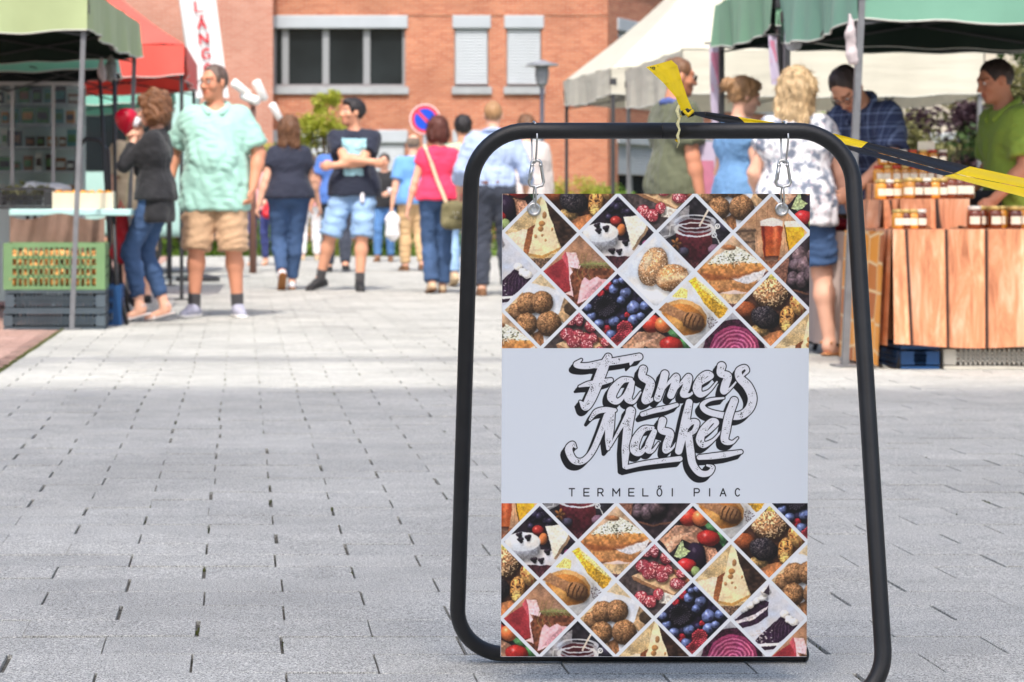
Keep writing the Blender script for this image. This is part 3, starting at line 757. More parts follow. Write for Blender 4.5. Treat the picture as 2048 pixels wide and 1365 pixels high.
def t_langos():
    T = Tile((186, 152, 122)); p = at(715, 690); T.tex(30, .15, 6)
    T.poly([p(390, 690), p(1040, 690), p(715, 1020)], (92, 56, 58), tx=.4)
    T.poly([p(690, 740), p(1000, 670), p(960, 760), p(820, 830)], (212, 208, 214), tx=.12, cell=5); T.poly([p(470, 750), p(620, 740), p(850, 800), p(930, 760), p(860, 880), p(620, 880), p(520, 830)], (194, 138, 84), grad=(178, 112, 62), tx=.25, cell=7)
    T.poly([p(590, 880), p(760, 850), p(830, 880), p(810, 960), p(650, 960)], (206, 170, 122), tx=.2); T.poly([p(590, 880), p(730, 845), p(860, 870), p(730, 880)], (216, 190, 186))
    T.poly([p(410, 690), p(480, 620), p(700, 630), p(950, 610), p(1000, 655), p(940, 690), p(760, 730), p(560, 765), p(460, 745)], (204, 140, 74), grad=(164, 94, 44), tx=.28, cell=8); T.poly([p(430, 705), p(700, 735), p(950, 680), p(740, 755), p(520, 772)], (140, 76, 40), soft=5)
    m = T.poly([p(500, 625), p(560, 560), p(640, 520), p(745, 476), p(820, 520), p(900, 570), p(945, 625), p(760, 606), p(640, 632)], (224, 222, 206), tx=.22, cell=3)
    for k in range(60): T.ell(*p(720 + prg.normal() * 110, 580 + prg.normal() * 26, 7, 5), (66, 72, 50), shadow=0, sh=.2)
    for k in range(70): x, y = 720 + prg.normal() * 105, 575 + prg.normal() * 30; a = prg.random() * 3; T.line([p(x, y), p(x + 22 * math.cos(a), y + 22 * math.sin(a))], .014, (240, 240, 230))
    T.ell(*p(680, 490, 60, 22), (176, 112, 70), sh=.4, shadow=0)
    return T.I
def t_fig():
    T = Tile((44, 34, 40)); p = at(1370, 690); T.tex(12, .5, 5)
    T.poly([p(1040, 690), p(1210, 500), p(1170, 800)], (124, 80, 64), tx=.3)
    for x, y, a, b_ in ((1290, 560, 70, 80), (1270, 640, 80, 60), (1330, 650, 70, 90), (1230, 760, 50, 70), (1310, 770, 60, 80), (1400, 720, 80, 90), (1450, 620, 80, 80), (1400, 560, 60, 60)):
        T.ell(*p(x, y, a, b_), (104, 82, 92), sh=.85, tx=.3, cell=6, spec=.18, shadow=.6)
    T.line([p(1180, 840), p(1360, 880), p(1560, 840)], .05, (96, 60, 46))
    return T.I
def t_cookies():
    T = Tile((206, 212, 228)); p = at(385, 1020)
    T.poly([p(60, 1020), p(230, 860), p(330, 1260), p(300, 1330)], (196, 164, 122), tx=.12); T.poly([p(300, 790), p(395, 690), p(520, 850)], (214, 192, 156), tx=.08)
    T.poly([p(590, 900), p(720, 1030), p(600, 1150), p(530, 1080)], (164, 132, 98), tx=.2); T.ell(*p(655, 1010, 70, 60), (72, 56, 44), sh=.4, shadow=0)
    T.poly([p(310, 1230), p(400, 1180), p(420, 1330), p(380, 1350)], (128, 84, 52), tx=.3)
    for x, y, r in ((185, 1030, 72), (275, 965, 96), (262, 1142, 100), (394, 958, 96), (456, 1135, 106)):
        T.ell(*p(x, y, r, r), (158, 112, 72), sh=.66, tx=.35, cell=4, speck=((92, 58, 36), 3.4, .70), seed=int(x), shadow=.45)
    return T.I
def t_berries():
    T = Tile((26, 22, 44)); p = at(1040, 1020); T.tex(10, .5, 8)
    for i in range(46):
        T.ell(*p(1040 + prg.uniform(-300, 300), 1020 + prg.uniform(-300, 300), 34, 34), (40, 36, 74), sh=.85, spec=.12)
    for x, y, r in ((960, 820, 44), (900, 885, 36), (950, 1190, 44), (1130, 1060, 30)): T.ell(*p(x, y, r, r), (176, 34, 48), sh=.7, tx=.45, cell=5)
    for x, y, r in ((1010, 850, 44), (1110, 885, 52), (1070, 940, 40), (1180, 1005, 62), (825, 1080, 42), (1015, 1122, 52), (1182, 1110, 54), (885, 1142, 46), (990, 1232, 46), (1275, 990, 46), (788, 1000, 38), (1080, 775, 36), (1240, 1080, 38), (1030, 790, 30)):
        T.ell(*p(x, y, r, r), (96, 114, 178), sh=.85, spec=.3, tx=.2, cell=8, shadow=.6); T.ell(*p(x + r * .2, y + r * .25, r * .26, r * .2), (36, 36, 74), sh=.1, shadow=0)
    T.ell(*p(935, 992, 102, 96), (20, 16, 24), sh=.4, shadow=.6)
    for k in range(90):
        a = k * 2.4; q = math.sqrt(k / 90) * 92; T.ell(*p(935 + math.cos(a) * q, 992 + math.sin(a) * q * .93, 13, 12), (40, 36, 50), sh=.85, spec=.28, shadow=.2)
    for x, y, r in ((1106, 1185, 72), (1052, 1285, 66)):
        T.ell(*p(x, y, r, r), (150, 26, 44), sh=.5, shadow=.5)
        for k in range(50):
            a = k * 2.4; q = math.sqrt(k / 50) * (r - 5); T.ell(*p(x + math.cos(a) * q, y + math.sin(a) * q, 12, 11), (206, 60, 76), sh=.65, spec=.2, shadow=.12)
    return T.I
def t_honey():
    T = Tile((206, 210, 222)); p = at(385, 1015); T.tex(50, .05, 1)
    m = T.poly([p(335, 770), p(390, 735), p(500, 850), p(670, 1000), p(640, 1060), p(600, 1090), p(480, 970)], (226, 184, 40), grad=(208, 150, 34), tx=.3, cell=4)
    T.poly([p(400, 750), p(640, 950), p(670, 1010), p(560, 930), p(430, 820)], (236, 214, 130), tx=.35, cell=3, soft=3); T.poly([p(190, 900), p(270, 820), p(330, 850), p(320, 915)], (232, 212, 110), tx=.25, cell=3)
    T.ell(*p(318, 1120, 222, 182), (232, 234, 242), rot=.25, sh=.3, shadow=.3); T.ell(*p(300, 1075, 196, 146), (206, 150, 84), rot=.25, sh=.2, shadow=0)
    T.ell(*p(300, 1095, 184, 128), (190, 116, 44), rot=.25, sh=.25, shadow=0, tx=.12, cell=26); T.ell(*p(240, 1130, 90, 60), (222, 158, 78), sh=.2, shadow=0, soft=20)
    T.poly([p(80, 1010), p(150, 955), p(320, 1040), p(280, 1110)], (176, 126, 86), grad=(150, 100, 66), tx=.15)
    T.ell(*p(378, 1110, 100, 76), (156, 108, 68), rot=.5, sh=.6)
    for k in range(5): x = 312 + k * 33; T.line([p(x + 24, 1040 + k * 14), p(x, 1090 + k * 14), p(x - 12, 1150 + k * 12)], .034, (70, 42, 26))
    for k in range(24): T.ell(*p(540 + prg.uniform(-40, 60), 1110 + prg.uniform(-30, 60), 5, 4), (90, 60, 70), shadow=0)
    return T.I
def t_rolls():
    T = Tile((64, 38, 28)); p = at(1035, 1030); T.tex(12, .4, 4)
    T.poly([p(900, 1250), p(1180, 1180), p(1120, 1360), p(1000, 1360)], (204, 124, 72), tx=.15); T.poly([p(1040, 710), p(1120, 730), p(1060, 800), p(990, 790)], (206, 190, 84), tx=.25)
    T.ell(*p(815, 1035, 104, 80), (150, 72, 36), sh=.75, spec=.12, tx=.15); T.ell(*p(1265, 985, 66, 100), (216, 160, 86), rot=-.3, sh=.6, tx=.4, cell=6, speck=((120, 50, 26), 6, .62)); T.ell(*p(948, 1200, 84, 56), (206, 160, 92), sh=.6, tx=.35, cell=5)
    T.ell(*p(1030, 888, 148, 118), (176, 122, 80), sh=.7, tx=.5, cell=4, speck=((226, 190, 146), 4, .58), seed=5, shadow=.5)
    T.ell(*p(985, 1095, 124, 96), (66, 58, 64), rot=.3, sh=.75, tx=.5, cell=3, speck=((22, 20, 28), 3, .5), seed=7, shadow=.5); T.line([p(940, 1110), p(1030, 1060), p(1080, 1070)], .03, (30, 26, 32))
    T.ell(*p(1172, 1105, 66, 116), (206, 142, 72), rot=.1, sh=.6, tx=.35, cell=4, speck=((60, 36, 24), 3.4, .66), seed=8, shadow=.5); T.ell(*p(1165, 1165, 40, 50), (222, 180, 100), sh=.3, tx=.4, cell=4, shadow=0)
    return T.I
def t_salami():
    T = Tile((66, 56, 58)); p = at(10, 680); T.tex(9, .35, 5)
    T.poly([p(-180, 640), p(60, 540), p(300, 720), p(180, 800), p(-60, 700)], (206, 166, 124), tx=.08); T.poly([p(-180, 640), p(-60, 700), p(180, 800), p(180, 830), p(-170, 680)], (140, 96, 66)); T.poly([p(60, 540), p(340, 640), p(300, 720)], (128, 72, 48), tx=.3)
    T.poly([p(60, 780), p(210, 810), p(160, 890), p(50, 870)], (206, 200, 196), tx=.25, cell=5)
    for i, (x, y, a, b_) in enumerate(((-60, 420, 56, 70), (10, 430, 40, 60), (110, 490, 50, 54), (-90, 560, 66, 54), (0, 570, 60, 50), (-30, 620, 64, 54), (70, 600, 50, 54), (130, 590, 40, 46), (75, 650, 56, 50), (210, 710, 70, 48), (-100, 830, 60, 62), (45, 800, 44, 50), (-20, 860, 50, 56), (-120, 900, 50, 50), (240, 620, 50, 40))):
        T.ell(*p(x, y, a, b_), (142, 30, 50), sh=.3, shadow=.5); T.ell(*p(x, y, a * .9, b_ * .9), (172, 58, 74), sh=.3, tx=.2, cell=5, speck=((224, 166, 170), 3.2, .62), seed=20 + i, shadow=0)
    return T.I
def t_tomato():
    T = Tile((32, 26, 32)); p = at(345, 350); T.tex(14, .5, 2)
    T.poly([p(60, 330), p(200, 210), p(340, 200), p(430, 250), p(380, 400), p(330, 360), p(250, 330), p(160, 440), p(120, 400)], (186, 134, 106), tx=.3, cell=7); T.poly([p(120, 400), p(170, 300), p(330, 270), p(260, 310), p(190, 350), p(150, 450)], (214, 164, 136), tx=.2)
    T.poly([p(400, 380), p(540, 400), p(560, 450), p(470, 540), p(420, 430)], (176, 122, 96), tx=.35, cell=4); T.ell(*p(380, 470, 80, 120), (40, 26, 52), rot=-.3, sh=.7, spec=.2)
    T.poly([p(440, 215), p(480, 180), p(640, 320), p(600, 400), p(540, 300)], (54, 112, 66), tx=.4, cell=8); T.ell(*p(500, 235, 70, 26), (84, 146, 88), rot=.7, sh=.5, shadow=0); T.ell(*p(590, 320, 60, 22), (66, 130, 76), rot=1.0, sh=.5, shadow=0)
    T.ell(*p(312, 140, 84, 78), (206, 52, 40), sh=.6, spec=.3); T.ell(*p(410, 150, 74, 68), (216, 104, 54), sh=.5, spec=.25); T.ell(*p(478, 318, 102, 66), (204, 40, 36), rot=.15, sh=.6, spec=.45); T.ell(*p(292, 545, 82, 58), (206, 34, 40), sh=.55, spec=.4)
    T.poly([p(185, 470), p(235, 350), p(262, 340), p(275, 400), p(330, 430), p(290, 470), p(240, 492)], (176, 196, 142), tx=.3, cell=5); T.ell(*p(370, 600, 40, 40), (150, 176, 110), sh=.4)
    return T.I
def t_cabbage():
    T = Tile((176, 176, 190)); p = at(650, 1310)
    T.ell(*p(665, 1330, 262, 268), (52, 22, 40), sh=.4, tx=.5, cell=6); T.ell(*p(668, 1335, 214, 218), (150, 48, 96), sh=.15, shadow=0, tx=.12)
    rr = np.hypot(T.X - .05, (T.Y - .10) * 1.02); th = np.arctan2(T.Y - .1, T.X - .05); w = np.sin(rr * 62 + 2.2 * np.sin(th * 2) + th * 1.5 + 2.5 * (vnoise(T.N, T.N, 16, np.random.default_rng(3)) - .5))
    T.blend(((w > .45) & (rr < .64)).astype(float) * .75, (206, 112, 156)); T.blend(((w < -.75) & (rr < .64)).astype(float) * .7, (92, 22, 58))
    return T.I
def photo_look(I, seed):
    """uneven light, grain and softer colours, so that the drawing prints like a photograph"""
    rg = np.random.default_rng(seed); n = I.shape[0]
    # ripple the outlines a little
    dx = (vnoise(n, n, 16, rg) - .5) * 3.6 + (vnoise(n, n, 4, rg) - .5) * 1.4; dy = (vnoise(n, n, 16, rg) - .5) * 3.6 + (vnoise(n, n, 4, rg) - .5) * 1.4
    yy, xx = np.mgrid[0:n, 0:n]; I = I[np.clip((yy + dy).round().astype(int), 0, n - 1), np.clip((xx + dx).round().astype(int), 0, n - 1)]
    B = (I + np.roll(I, 1, 0) + np.roll(I, -1, 0) + np.roll(I, 1, 1) + np.roll(I, -1, 1)) / 5
    g = B.mean(2, keepdims=True); B = g + (B - g) * .84
    f = 1 + .26 * (vnoise(n, n, 46, rg) - .5) + .22 * (vnoise(n, n, 14, rg) - .5) + .20 * (vnoise(n, n, 5, rg) - .5) + .12 * (vnoise(n, n, 2.2, rg) - .5)
    wh = np.clip((B.min(2) - 120) / 80, 0, 1); f = 1 + (f - 1) * (1 - .75 * wh)
    B = B * f[..., None]; w = (vnoise(n, n, 22, rg)[..., None] - .5) * np.array((10., 2., -10.)); return B + w * (B.mean(2, keepdims=True) / 160)
TILES = {k: np.clip(photo_look(np.clip(f(), 0, 255), 40 + i), 0, 255) for i, (k, f) in enumerate(dict(cheese=t_cheese, brie=t_brie, jam=t_jam, beer=t_beer, cake=t_cake, ham=t_ham, donut=t_donut, langos=t_langos, fig=t_fig,
         cookies=t_cookies, berries=t_berries, honey=t_honey, rolls=t_rolls, salami=t_salami, tomato=t_tomato, cabbage=t_cabbage).items())}
WHITE = np.array((192, 203, 222), float)
ART = np.ones((PHT, PWD, 3)) * WHITE
def collage(y0, rows):
    """4 diamonds across, 2 down; rows from the half row at the top edge to the half row at the bottom edge"""
    H = 154 * PS; step = PWD / 4; n = Tile.N; yy, xx = np.mgrid[0:int(308 * PS), 0:PWD]
    for r, names in enumerate(rows):
        cy = r * H / 2
        for i, nm in enumerate(names):
            cx = step * (i + (0 if r % 2 == 0 else .5)) if r % 2 == 0 else step * (i + .5)
            u = (xx - cx) / (step / 2); v = (yy - cy) / (H / 2); d = np.abs(u) + np.abs(v); m = d < 1.0
            ix = np.clip(((u[m] + 1) / 2 * n).astype(int), 0, n - 1); iy = np.clip(((v[m] + 1) / 2 * n).astype(int), 0, n - 1)
            c = TILES[nm][iy, ix]; e = sstep(.925, .945, d[m])[:, None]; c = c * (1 - e) + np.array((204, 212, 228.)) * e
            ART[int(y0 * PS) + yy[m], xx[m]] = c
collage(0, [('tomato', 'rolls', 'salami', 'cookies', 'tomato'), ('cheese', 'brie', 'jam', 'beer'), ('cake', 'ham', 'donut', 'langos', 'fig'), ('cookies', 'berries', 'honey', 'rolls'), ('langos', 'salami', 'tomato', 'cabbage', 'cheese')])
collage(618, [('beer', 'jam', 'fig', 'honey', 'berries'), ('brie', 'langos', 'tomato', 'rolls'), ('rolls', 'honey', 'salami', 'cheese', 'cookies'), ('ham', 'cookies', 'berries', 'cake'), ('tomato', 'jam', 'cheese', 'cabbage', 'ham')])

# lettering: brush strokes (x, y, half width) in the units of the drawing below
def smooth_path(P, k=6):
    P = [np.array(p, float) for p in P]; P = [2 * P[0] - P[1]] + P + [2 * P[-1] - P[-2]]; out = []
    for i in range(1, len(P) - 2):
        for j in range(k):
            t = j / k; a, b, c, d = P[i - 1], P[i], P[i + 1], P[i + 2]
            q = .5 * (2 * b + (c - a) * t + (2 * a - 5 * b + 4 * c - d) * t * t + (3 * b - a - 3 * c + d) * t ** 3); q[2] = b[2] + (c[2] - b[2]) * t; out.append(q)
    out.append(P[-2]); return out
LU = 440 / 1877.0 * PS
LX0, LY0 = (1100 - 1004) * PS, (690 - 388) * PS
LW, LH = int(1877 * LU), int(1180 * LU)
ly, lx = np.mgrid[0:LH, 0:LW].astype(np.float32); lx = (lx + .5) / LU; ly = (ly + .5) / LU
def stroke(P, F):
    S = smooth_path(P)
    xs = [q[0] for q in S]; ys = [q[1] for q in S]; m = 60
    a0, a1 = max(int((min(xs) - m) * LU), 0), min(int((max(xs) + m) * LU), LW); b0, b1 = max(int((min(ys) - m) * LU), 0), min(int((max(ys) + m) * LU), LH)
    X = lx[b0:b1, a0:a1]; Y = ly[b0:b1, a0:a1]; f = F[b0:b1, a0:a1]
    for p, q in zip(S[:-1], S[1:]):
        e = q - p; t = np.clip(((X - p[0]) * e[0] + (Y - p[1]) * e[1]) / (e[0] ** 2 + e[1] ** 2 + 1e-6), 0, 1)
        f = np.minimum(f, np.hypot(X - p[0] - t * e[0], Y - p[1] - t * e[1]) - (p[2] + e[2] * t))
    F[b0:b1, a0:a1] = f
LET = [  # each entry is one letter or flourish: list of strokes
 [[(470, 190, 14), (300, 178, 10)], [(270, 122, 10), (228, 165, 26), (320, 176, 28), (450, 152, 30), (620, 126, 33), (765, 98, 31)], [(700, 135, 22), (690, 165, 8)],
  [(500, 100, 32), (455, 200, 46), (405, 330, 46), (350, 455, 46), (308, 520, 38), (262, 478, 10)], [(255, 350, 10), (330, 330, 24), (430, 316, 29), (525, 296, 20)]],
 [[(695, 292, 20), (620, 300, 30), (552, 375, 42), (532, 445, 40), (580, 478, 26), (640, 425, 15), (690, 330, 15)], [(705, 318, 26), (685, 390, 36), (672, 455, 34), (722, 480, 17), (780, 400, 9)]],
 [[(800, 205, 36), (790, 265, 32), (845, 300, 36), (862, 335, 40), (835, 420, 42), (822, 470, 34), (880, 460, 14), (930, 400, 9)]],
 [[(985, 245, 35), (962, 340, 36), (925, 450, 33)], [(935, 430, 9), (1010, 330, 13), (1082, 268, 30), (1068, 345, 36), (1038, 425, 33)], [(1045, 425, 9), (1115, 335, 13), (1188, 272, 32), (1170, 355, 36), (1148, 415, 33), (1205, 418, 14), (1262, 350, 9)]],
 [[(1250, 355, 12), (1320, 310, 17), (1385, 262, 22), (1345, 240, 25), (1290, 285, 33), (1262, 365, 40), (1292, 418, 29), (1365, 388, 14), (1432, 310, 9)]],
 [[(1470, 178, 38), (1462, 238, 32), (1525, 262, 34), (1505, 330, 38), (1492, 388, 33), (1545, 368, 12), (1612, 290, 8)]],
 [[(1660, 252, 12), (1692, 215, 17), (1668, 184, 20), (1618, 215, 29), (1625, 275, 36), (1695, 350, 41), (1735, 450, 40), (1705, 545, 38), (1620, 600, 36), (1480, 595, 29), (1352, 562, 28), (1308, 510, 24), (1370, 465, 16), (1490, 448, 10)]],
 [[(795, 588, 20), (900, 556, 24), (1000, 535, 24), (1090, 506, 18)]],
 [[(228, 872, 8), (198, 842, 25), (166, 890, 34), (210, 978, 32), (290, 985, 27), (370, 900, 26), (440, 740, 28), (492, 600, 30)], [(348, 632, 13), (400, 568, 25), (480, 548, 26), (560, 552, 18)], [(522, 575, 40), (515, 700, 40), (508, 800, 33), (502, 880, 16)], [(522, 860, 10), (600, 720, 15), (692, 560, 30)], [(694, 562, 42), (672, 700, 40), (655, 880, 38), (648, 1030, 24)], [(662, 1040, 20), (800, 1008, 21), (960, 985, 23), (1118, 966, 25)]],
 [[(885, 702, 17), (805, 715, 29), (745, 800, 40), (730, 890, 40), (782, 915, 25), (850, 835, 13), (888, 745, 14)], [(898, 735, 25), (858, 830, 34), (845, 892, 29), (885, 898, 15), (935, 830, 9)]],
 [[(968, 642, 35), (958, 720, 31), (1032, 750, 35), (1008, 840, 38), (998, 895, 29), (1050, 880, 12), (1085, 830, 9)]],
 [[(1195, 485, 31), (1168, 620, 38), (1140, 760, 38), (1108, 900, 33)], [(1165, 725, 12), (1215, 655, 25), (1262, 660, 25), (1240, 728, 23), (1190, 758, 18)], [(1192, 770, 33), (1208, 900, 36), (1228, 1010, 34), (1290, 1088, 30), (1365, 1090, 26), (1400, 1040, 19), (1352, 1022, 11)]],
 [[(1300, 785, 12), (1372, 730, 17), (1432, 662, 22), (1392, 642, 25), (1325, 710, 33), (1290, 800, 38), (1322, 848, 29), (1402, 808, 14), (1472, 730, 9)]],
 [[(1580, 472, 35), (1535, 600, 38), (1512, 720, 38), (1502, 808, 35), (1562, 828, 17), (1612, 788, 8)]],
 [[(1285, 955, 23), (1400, 945, 28), (1520, 930, 28), (1640, 908, 18)]]]
FL = []
for L in LET:
    F = np.full(lx.shape, 99.0, np.float32)
    for s_ in L: stroke(s_, F)
    FL.append(F)
reg = ART[int(LY0):int(LY0) + LH, int(LX0):int(LX0) + LW]
INK = np.array((15, 17, 23.)); FILL = np.array((198, 204, 222.))
allF = np.min(FL, 0); shm = np.zeros(lx.shape, np.float32)
for k in range(0, 11):
    sx_, sy_ = int(round(-38 * LU * k / 10)), int(round(46 * LU * k / 10)); shm = np.maximum(shm, np.roll(np.roll(1 - sstep(-2, 4, allF), sy_, 0), sx_, 1))
reg[:] = reg * (1 - shm[..., None]) + INK * shm[..., None]
spk = vnoise(LH, LW, 2.0, prg) * .6 + vnoise(LH, LW, 14, prg) * .4
for F in FL:
    o = (1 - sstep(4, 9, F))[..., None]; reg[:] = reg * (1 - o) + INK * o
    i_ = (1 - sstep(-4, 1, F))[..., None]; g = FILL * (1 - .75 * sstep(.73, .78, spk)[..., None] * (1 - sstep(-14, -6, F))[..., None]); reg[:] = reg * (1 - i_) + g * i_
# plain capitals TERMELOI PIAC with the long umlaut
ty0, ty1, tw_ = 1222.0, 1284.0, 4.6
def cap(ch, x):
    w = 22; a, b, m = ty0, ty1, (ty0 + ty1) / 2; L, Rr = x - w, x + w
    S = {'T': [[(L, a), (Rr, a)], [(x, a), (x, b)]], 'E': [[(Rr, a), (L, a), (L, b), (Rr, b)], [(L, m), (Rr - 5, m)]], 'L': [[(L, a), (L, b), (Rr, b)]], 'I': [[(x, a), (x, b)]],
         'M': [[(L - 7, b), (L - 7, a), (x, m + 10), (Rr + 7, a), (Rr + 7, b)]], 'A': [[(L - 2, b), (x, a), (Rr + 2, b)], [(L + 7, b - 20), (Rr - 7, b - 20)]]}
    if ch in S: return S[ch]
    if ch in 'RP':
        q = [(L, b), (L, a), (x + 6, a)] + [(x + 6 + 16 * math.sin(t), (a + m + 3) / 2 - (m + 3 - a) / 2 * math.cos(t)) for t in (.5, 1, 1.57, 2.1, 2.6)] + [(x + 6, m + 3), (L, m + 3)]
        return [q] + ([[(x + 2, m + 3), (Rr, b)]] if ch == 'R' else [])
    if ch == 'C': return [[(x + 20 * math.cos(t), m + (32 if abs(math.sin(t)) > .01 else 0) * math.sin(t)) for t in np.linspace(-.75, -2 * math.pi + .75, 20)]]
    if ch == 'O': return [[(x + 20 * math.cos(t), m + 32 * math.sin(t)) for t in np.linspace(0, 2 * math.pi, 26)], [(x - 10, a - 12), (x - 4, a - 24)], [(x + 6, a - 12), (x + 12, a - 24)]]
cy0 = int((1180) * LU); ch_ = int(140 * LU); yy, xx = np.mgrid[0:ch_, 0:LW].astype(np.float32); xx = (xx + .5) / LU; yy = (yy + .5) / LU + cy0 / LU
D = np.full(xx.shape, 99.0)
for ch, x in zip('TERMELOIPIAC', (195, 320, 440, 575, 705, 825, 945, 1055, 1265, 1375, 1490, 1615)):
    for pl in cap(ch, x):
        for p, q in zip(pl[:-1], pl[1:]):
            e = (q[0] - p[0], q[1] - p[1]); t = np.clip(((xx - p[0]) * e[0] + (yy - p[1]) * e[1]) / (e[0] ** 2 + e[1] ** 2 + 1e-6), 0, 1); D = np.minimum(D, np.hypot(xx - p[0] - t * e[0], yy - p[1] - t * e[1]))
k = (1 - sstep(tw_ - 1.5, tw_ + 2, D))[..., None]
reg = ART[int(LY0) + cy0:int(LY0) + cy0 + ch_, int(LX0):int(LX0) + LW]; reg[:] = reg * (1 - k) + INK * k
# picture colours -> reflectance of the print (paper white is 0.58)
def to_lin(a):
    a = a / 255.0; return np.where(a <= .04045, a / 12.92, ((a + .055) / 1.055) ** 2.4)
REFL = np.clip(to_lin(np.clip(ART, 0, 255)) / to_lin(WHITE) * np.array((.61, .66, .715)), 0.003, .8)
srgb = np.where(REFL <= .0031308, REFL * 12.92, 1.055 * REFL ** (1 / 2.4) - .055)
img = bpy.data.images.new('board_print', PWD, PHT, alpha=False)
buf = np.ones((PHT, PWD, 4), np.float32); buf[..., :3] = srgb[::-1]
img.pixels.foreach_set(buf.ravel()); img.update(); img.pack()
M_print = bpy.data.materials.new('printed_board'); M_print.use_nodes = True
_n = M_print.node_tree.nodes; _l = M_print.node_tree.links
_t = _n.new('ShaderNodeTexImage'); _t.image = img; _t.extension = 'EXTEND'; _u = _n.new('ShaderNodeUVMap'); _u.uv_map = 'UVMap'
_l.new(_u.outputs['UV'], _t.inputs['Vector']); _l.new(_t.outputs['Color'], _n['Principled BSDF'].inputs['Base Color'])
_n['Principled BSDF'].inputs['Roughness'].default_value = .42; _n['Principled BSDF'].inputs['Specular IOR Level'].default_value = .35
# ------------------------------------------------------------------ the hanging sign
M_tube = mat('black_powder_coat', (0.0075, 0.0078, 0.009), .4, spec=.5, nscale=26, namt=.5, bump=.10, bscale=420, detail=9)
M_cap = mat('black_plastic', (0.012, 0.012, 0.012), .6)
M_steel = mat('zinc_steel', (0.56, 0.56, 0.55), .28, metal=1.0, nscale=90, namt=.12)
M_board_edge = mat('board_white', (0.78, 0.78, 0.78), .5)
TR = 0.0133
def arc(p0, pc, p1, n=12):
    """rounded corner through the control point pc"""
    p0, pc, p1 = Vector(p0), Vector(pc), Vector(p1); out = []
    u = (pc - p0); v = (p1 - pc); c = p0 + v     # circle-like blend
    for i in range(n + 1):
        a = math.pi / 2 * i / n; out.append(c + (p0 - c) * math.cos(a) + (p1 - c) * math.sin(a))
    return out
YB = 3.60
ztop = WZ(262, YB)
xl, xr, xs = WX(948, YB) - .002, 0.9945, WX(1323, YB)
stand = empty('sign_stand', ((xl + xr) / 2, YB, 0), 'black bent tube stand that carries the farmers market board', 'sign stand')
org = stand.location
RB = 0.088; RB2 = 0.083
Yb = 3.795; Yf = 3.405; zt = TR + .001
def loc(pts): return [Vector(p) - org for p in pts]
pl = [Vector((xs - .0006, YB, ztop)), Vector((xl + RB, YB, ztop))]
dl = (Vector((xl - .008, Yb, zt)) - Vector((xl, YB, ztop))).normalized()
c1 = Vector((xl, YB, ztop)); c2 = Vector((xl - .008, Yb, zt))
pl += arc(c1 + Vector((RB, 0, 0)), c1, c1 + dl * RB)[1:]
pl += arc(c2 - dl * RB2, c2, c2 + Vector((RB2, 0, 0)))
pl += [Vector((WX(1606, Yb), Yb, zt))]
mb = MB(); mb.tube(loc(pl), TR, 20); mb.build('rear_tube', M_tube, stand, smooth=True)
dr = (Vector((xr + .002, Yf, zt)) - Vector((xr, YB, ztop))).normalized()
c1 = Vector((xr, YB, ztop)); c2 = Vector((xr + .002, Yf, zt))
pr = [Vector((xs + .0006, YB, ztop)), Vector((xr - RB, YB, ztop))] + arc(c1 - Vector((RB, 0, 0)), c1, c1 + dr * RB)[1:]
pr += arc(c2 - dr * RB2, c2, c2 - Vector((RB2, 0, 0))); pr += [Vector((xl + .05, Yf, zt))]
mb = MB(); mb.tube(loc(pr), TR, 20); mb.build('front_tube', M_tube, stand, smooth=True)
for e, s in ((pl[-1], 1), (pr[-1], -1)):
    mb = MB(); mb.tube(loc([e + Vector((s * .0005, 0, 0)), e + Vector((s * .004, 0, 0)), e + Vector((s * .0075, 0, 0)), e + Vector((s * .009, 0, 0))]), [TR + .0008, TR + .0008, TR * .85, TR * .5], 20); mb.build('end_cap', M_cap, stand, smooth=True)
mb = MB(); mb.tube(loc([Vector((xs - .0005, YB, ztop)), Vector((xs + .0005, YB, ztop))]), TR * .93, 20); mb.build('joint_sleeve', M_cap, stand)

# board
bx0, bx1 = WX(1005, YB), WX(1620, YB); bzt = WZ(388, YB); byb = 3.622; bzb = WZ(1314, byb); th = .005
board = empty('market_board', ((bx0 + bx1) / 2, YB, bzb), 'hanging printed board with food photo diamonds and FARMERS MARKET lettering', 'sign board')
bo = board.location
v = [(bx0, YB, bzt), (bx1, YB, bzt), (bx1, byb, bzb), (bx0, byb, bzb), (bx0, YB + th, bzt), (bx1, YB + th, bzt), (bx1, byb + th, bzb), (bx0, byb + th, bzb)]
me = bpy.data.meshes.new('panel'); me.from_pydata([tuple(Vector(p) - bo) for p in v], [], [(3, 2, 1, 0), (7, 4, 5, 6), (0, 1, 5, 4), (1, 2, 6, 5), (2, 3, 7, 6), (3, 0, 4, 7)])
me.materials.append(M_board_edge); me.materials.append(M_print); uv = me.uv_layers.new(name='UVMap')
for i, q in enumerate(((0, 0), (1, 0), (1, 1), (0, 1))): uv.data[i].uv = q
me.polygons[0].material_index = 1; me.update()
link('panel', me, board)
def bpt(px, py, dy=0.0):
    t = (py - 388) / (1314 - 388.0); Y = YB + (byb - YB) * t; p = W(px, py, Y); p.y += dy; return p
def torus_pts(c, r, n=20, ax=(1, 0, 0), ay=(0, 0, 1), sx=1, sy=1):
    ax, ay = Vector(ax), Vector(ay); return [Vector(c) + ax * r * sx * math.cos(2 * math.pi * k / n) + ay * r * sy * math.sin(2 * math.pi * k / n) for k in range(n)]
M_hole = mat('eyelet_hole_light', (0.6, 0.62, 0.62), .5)
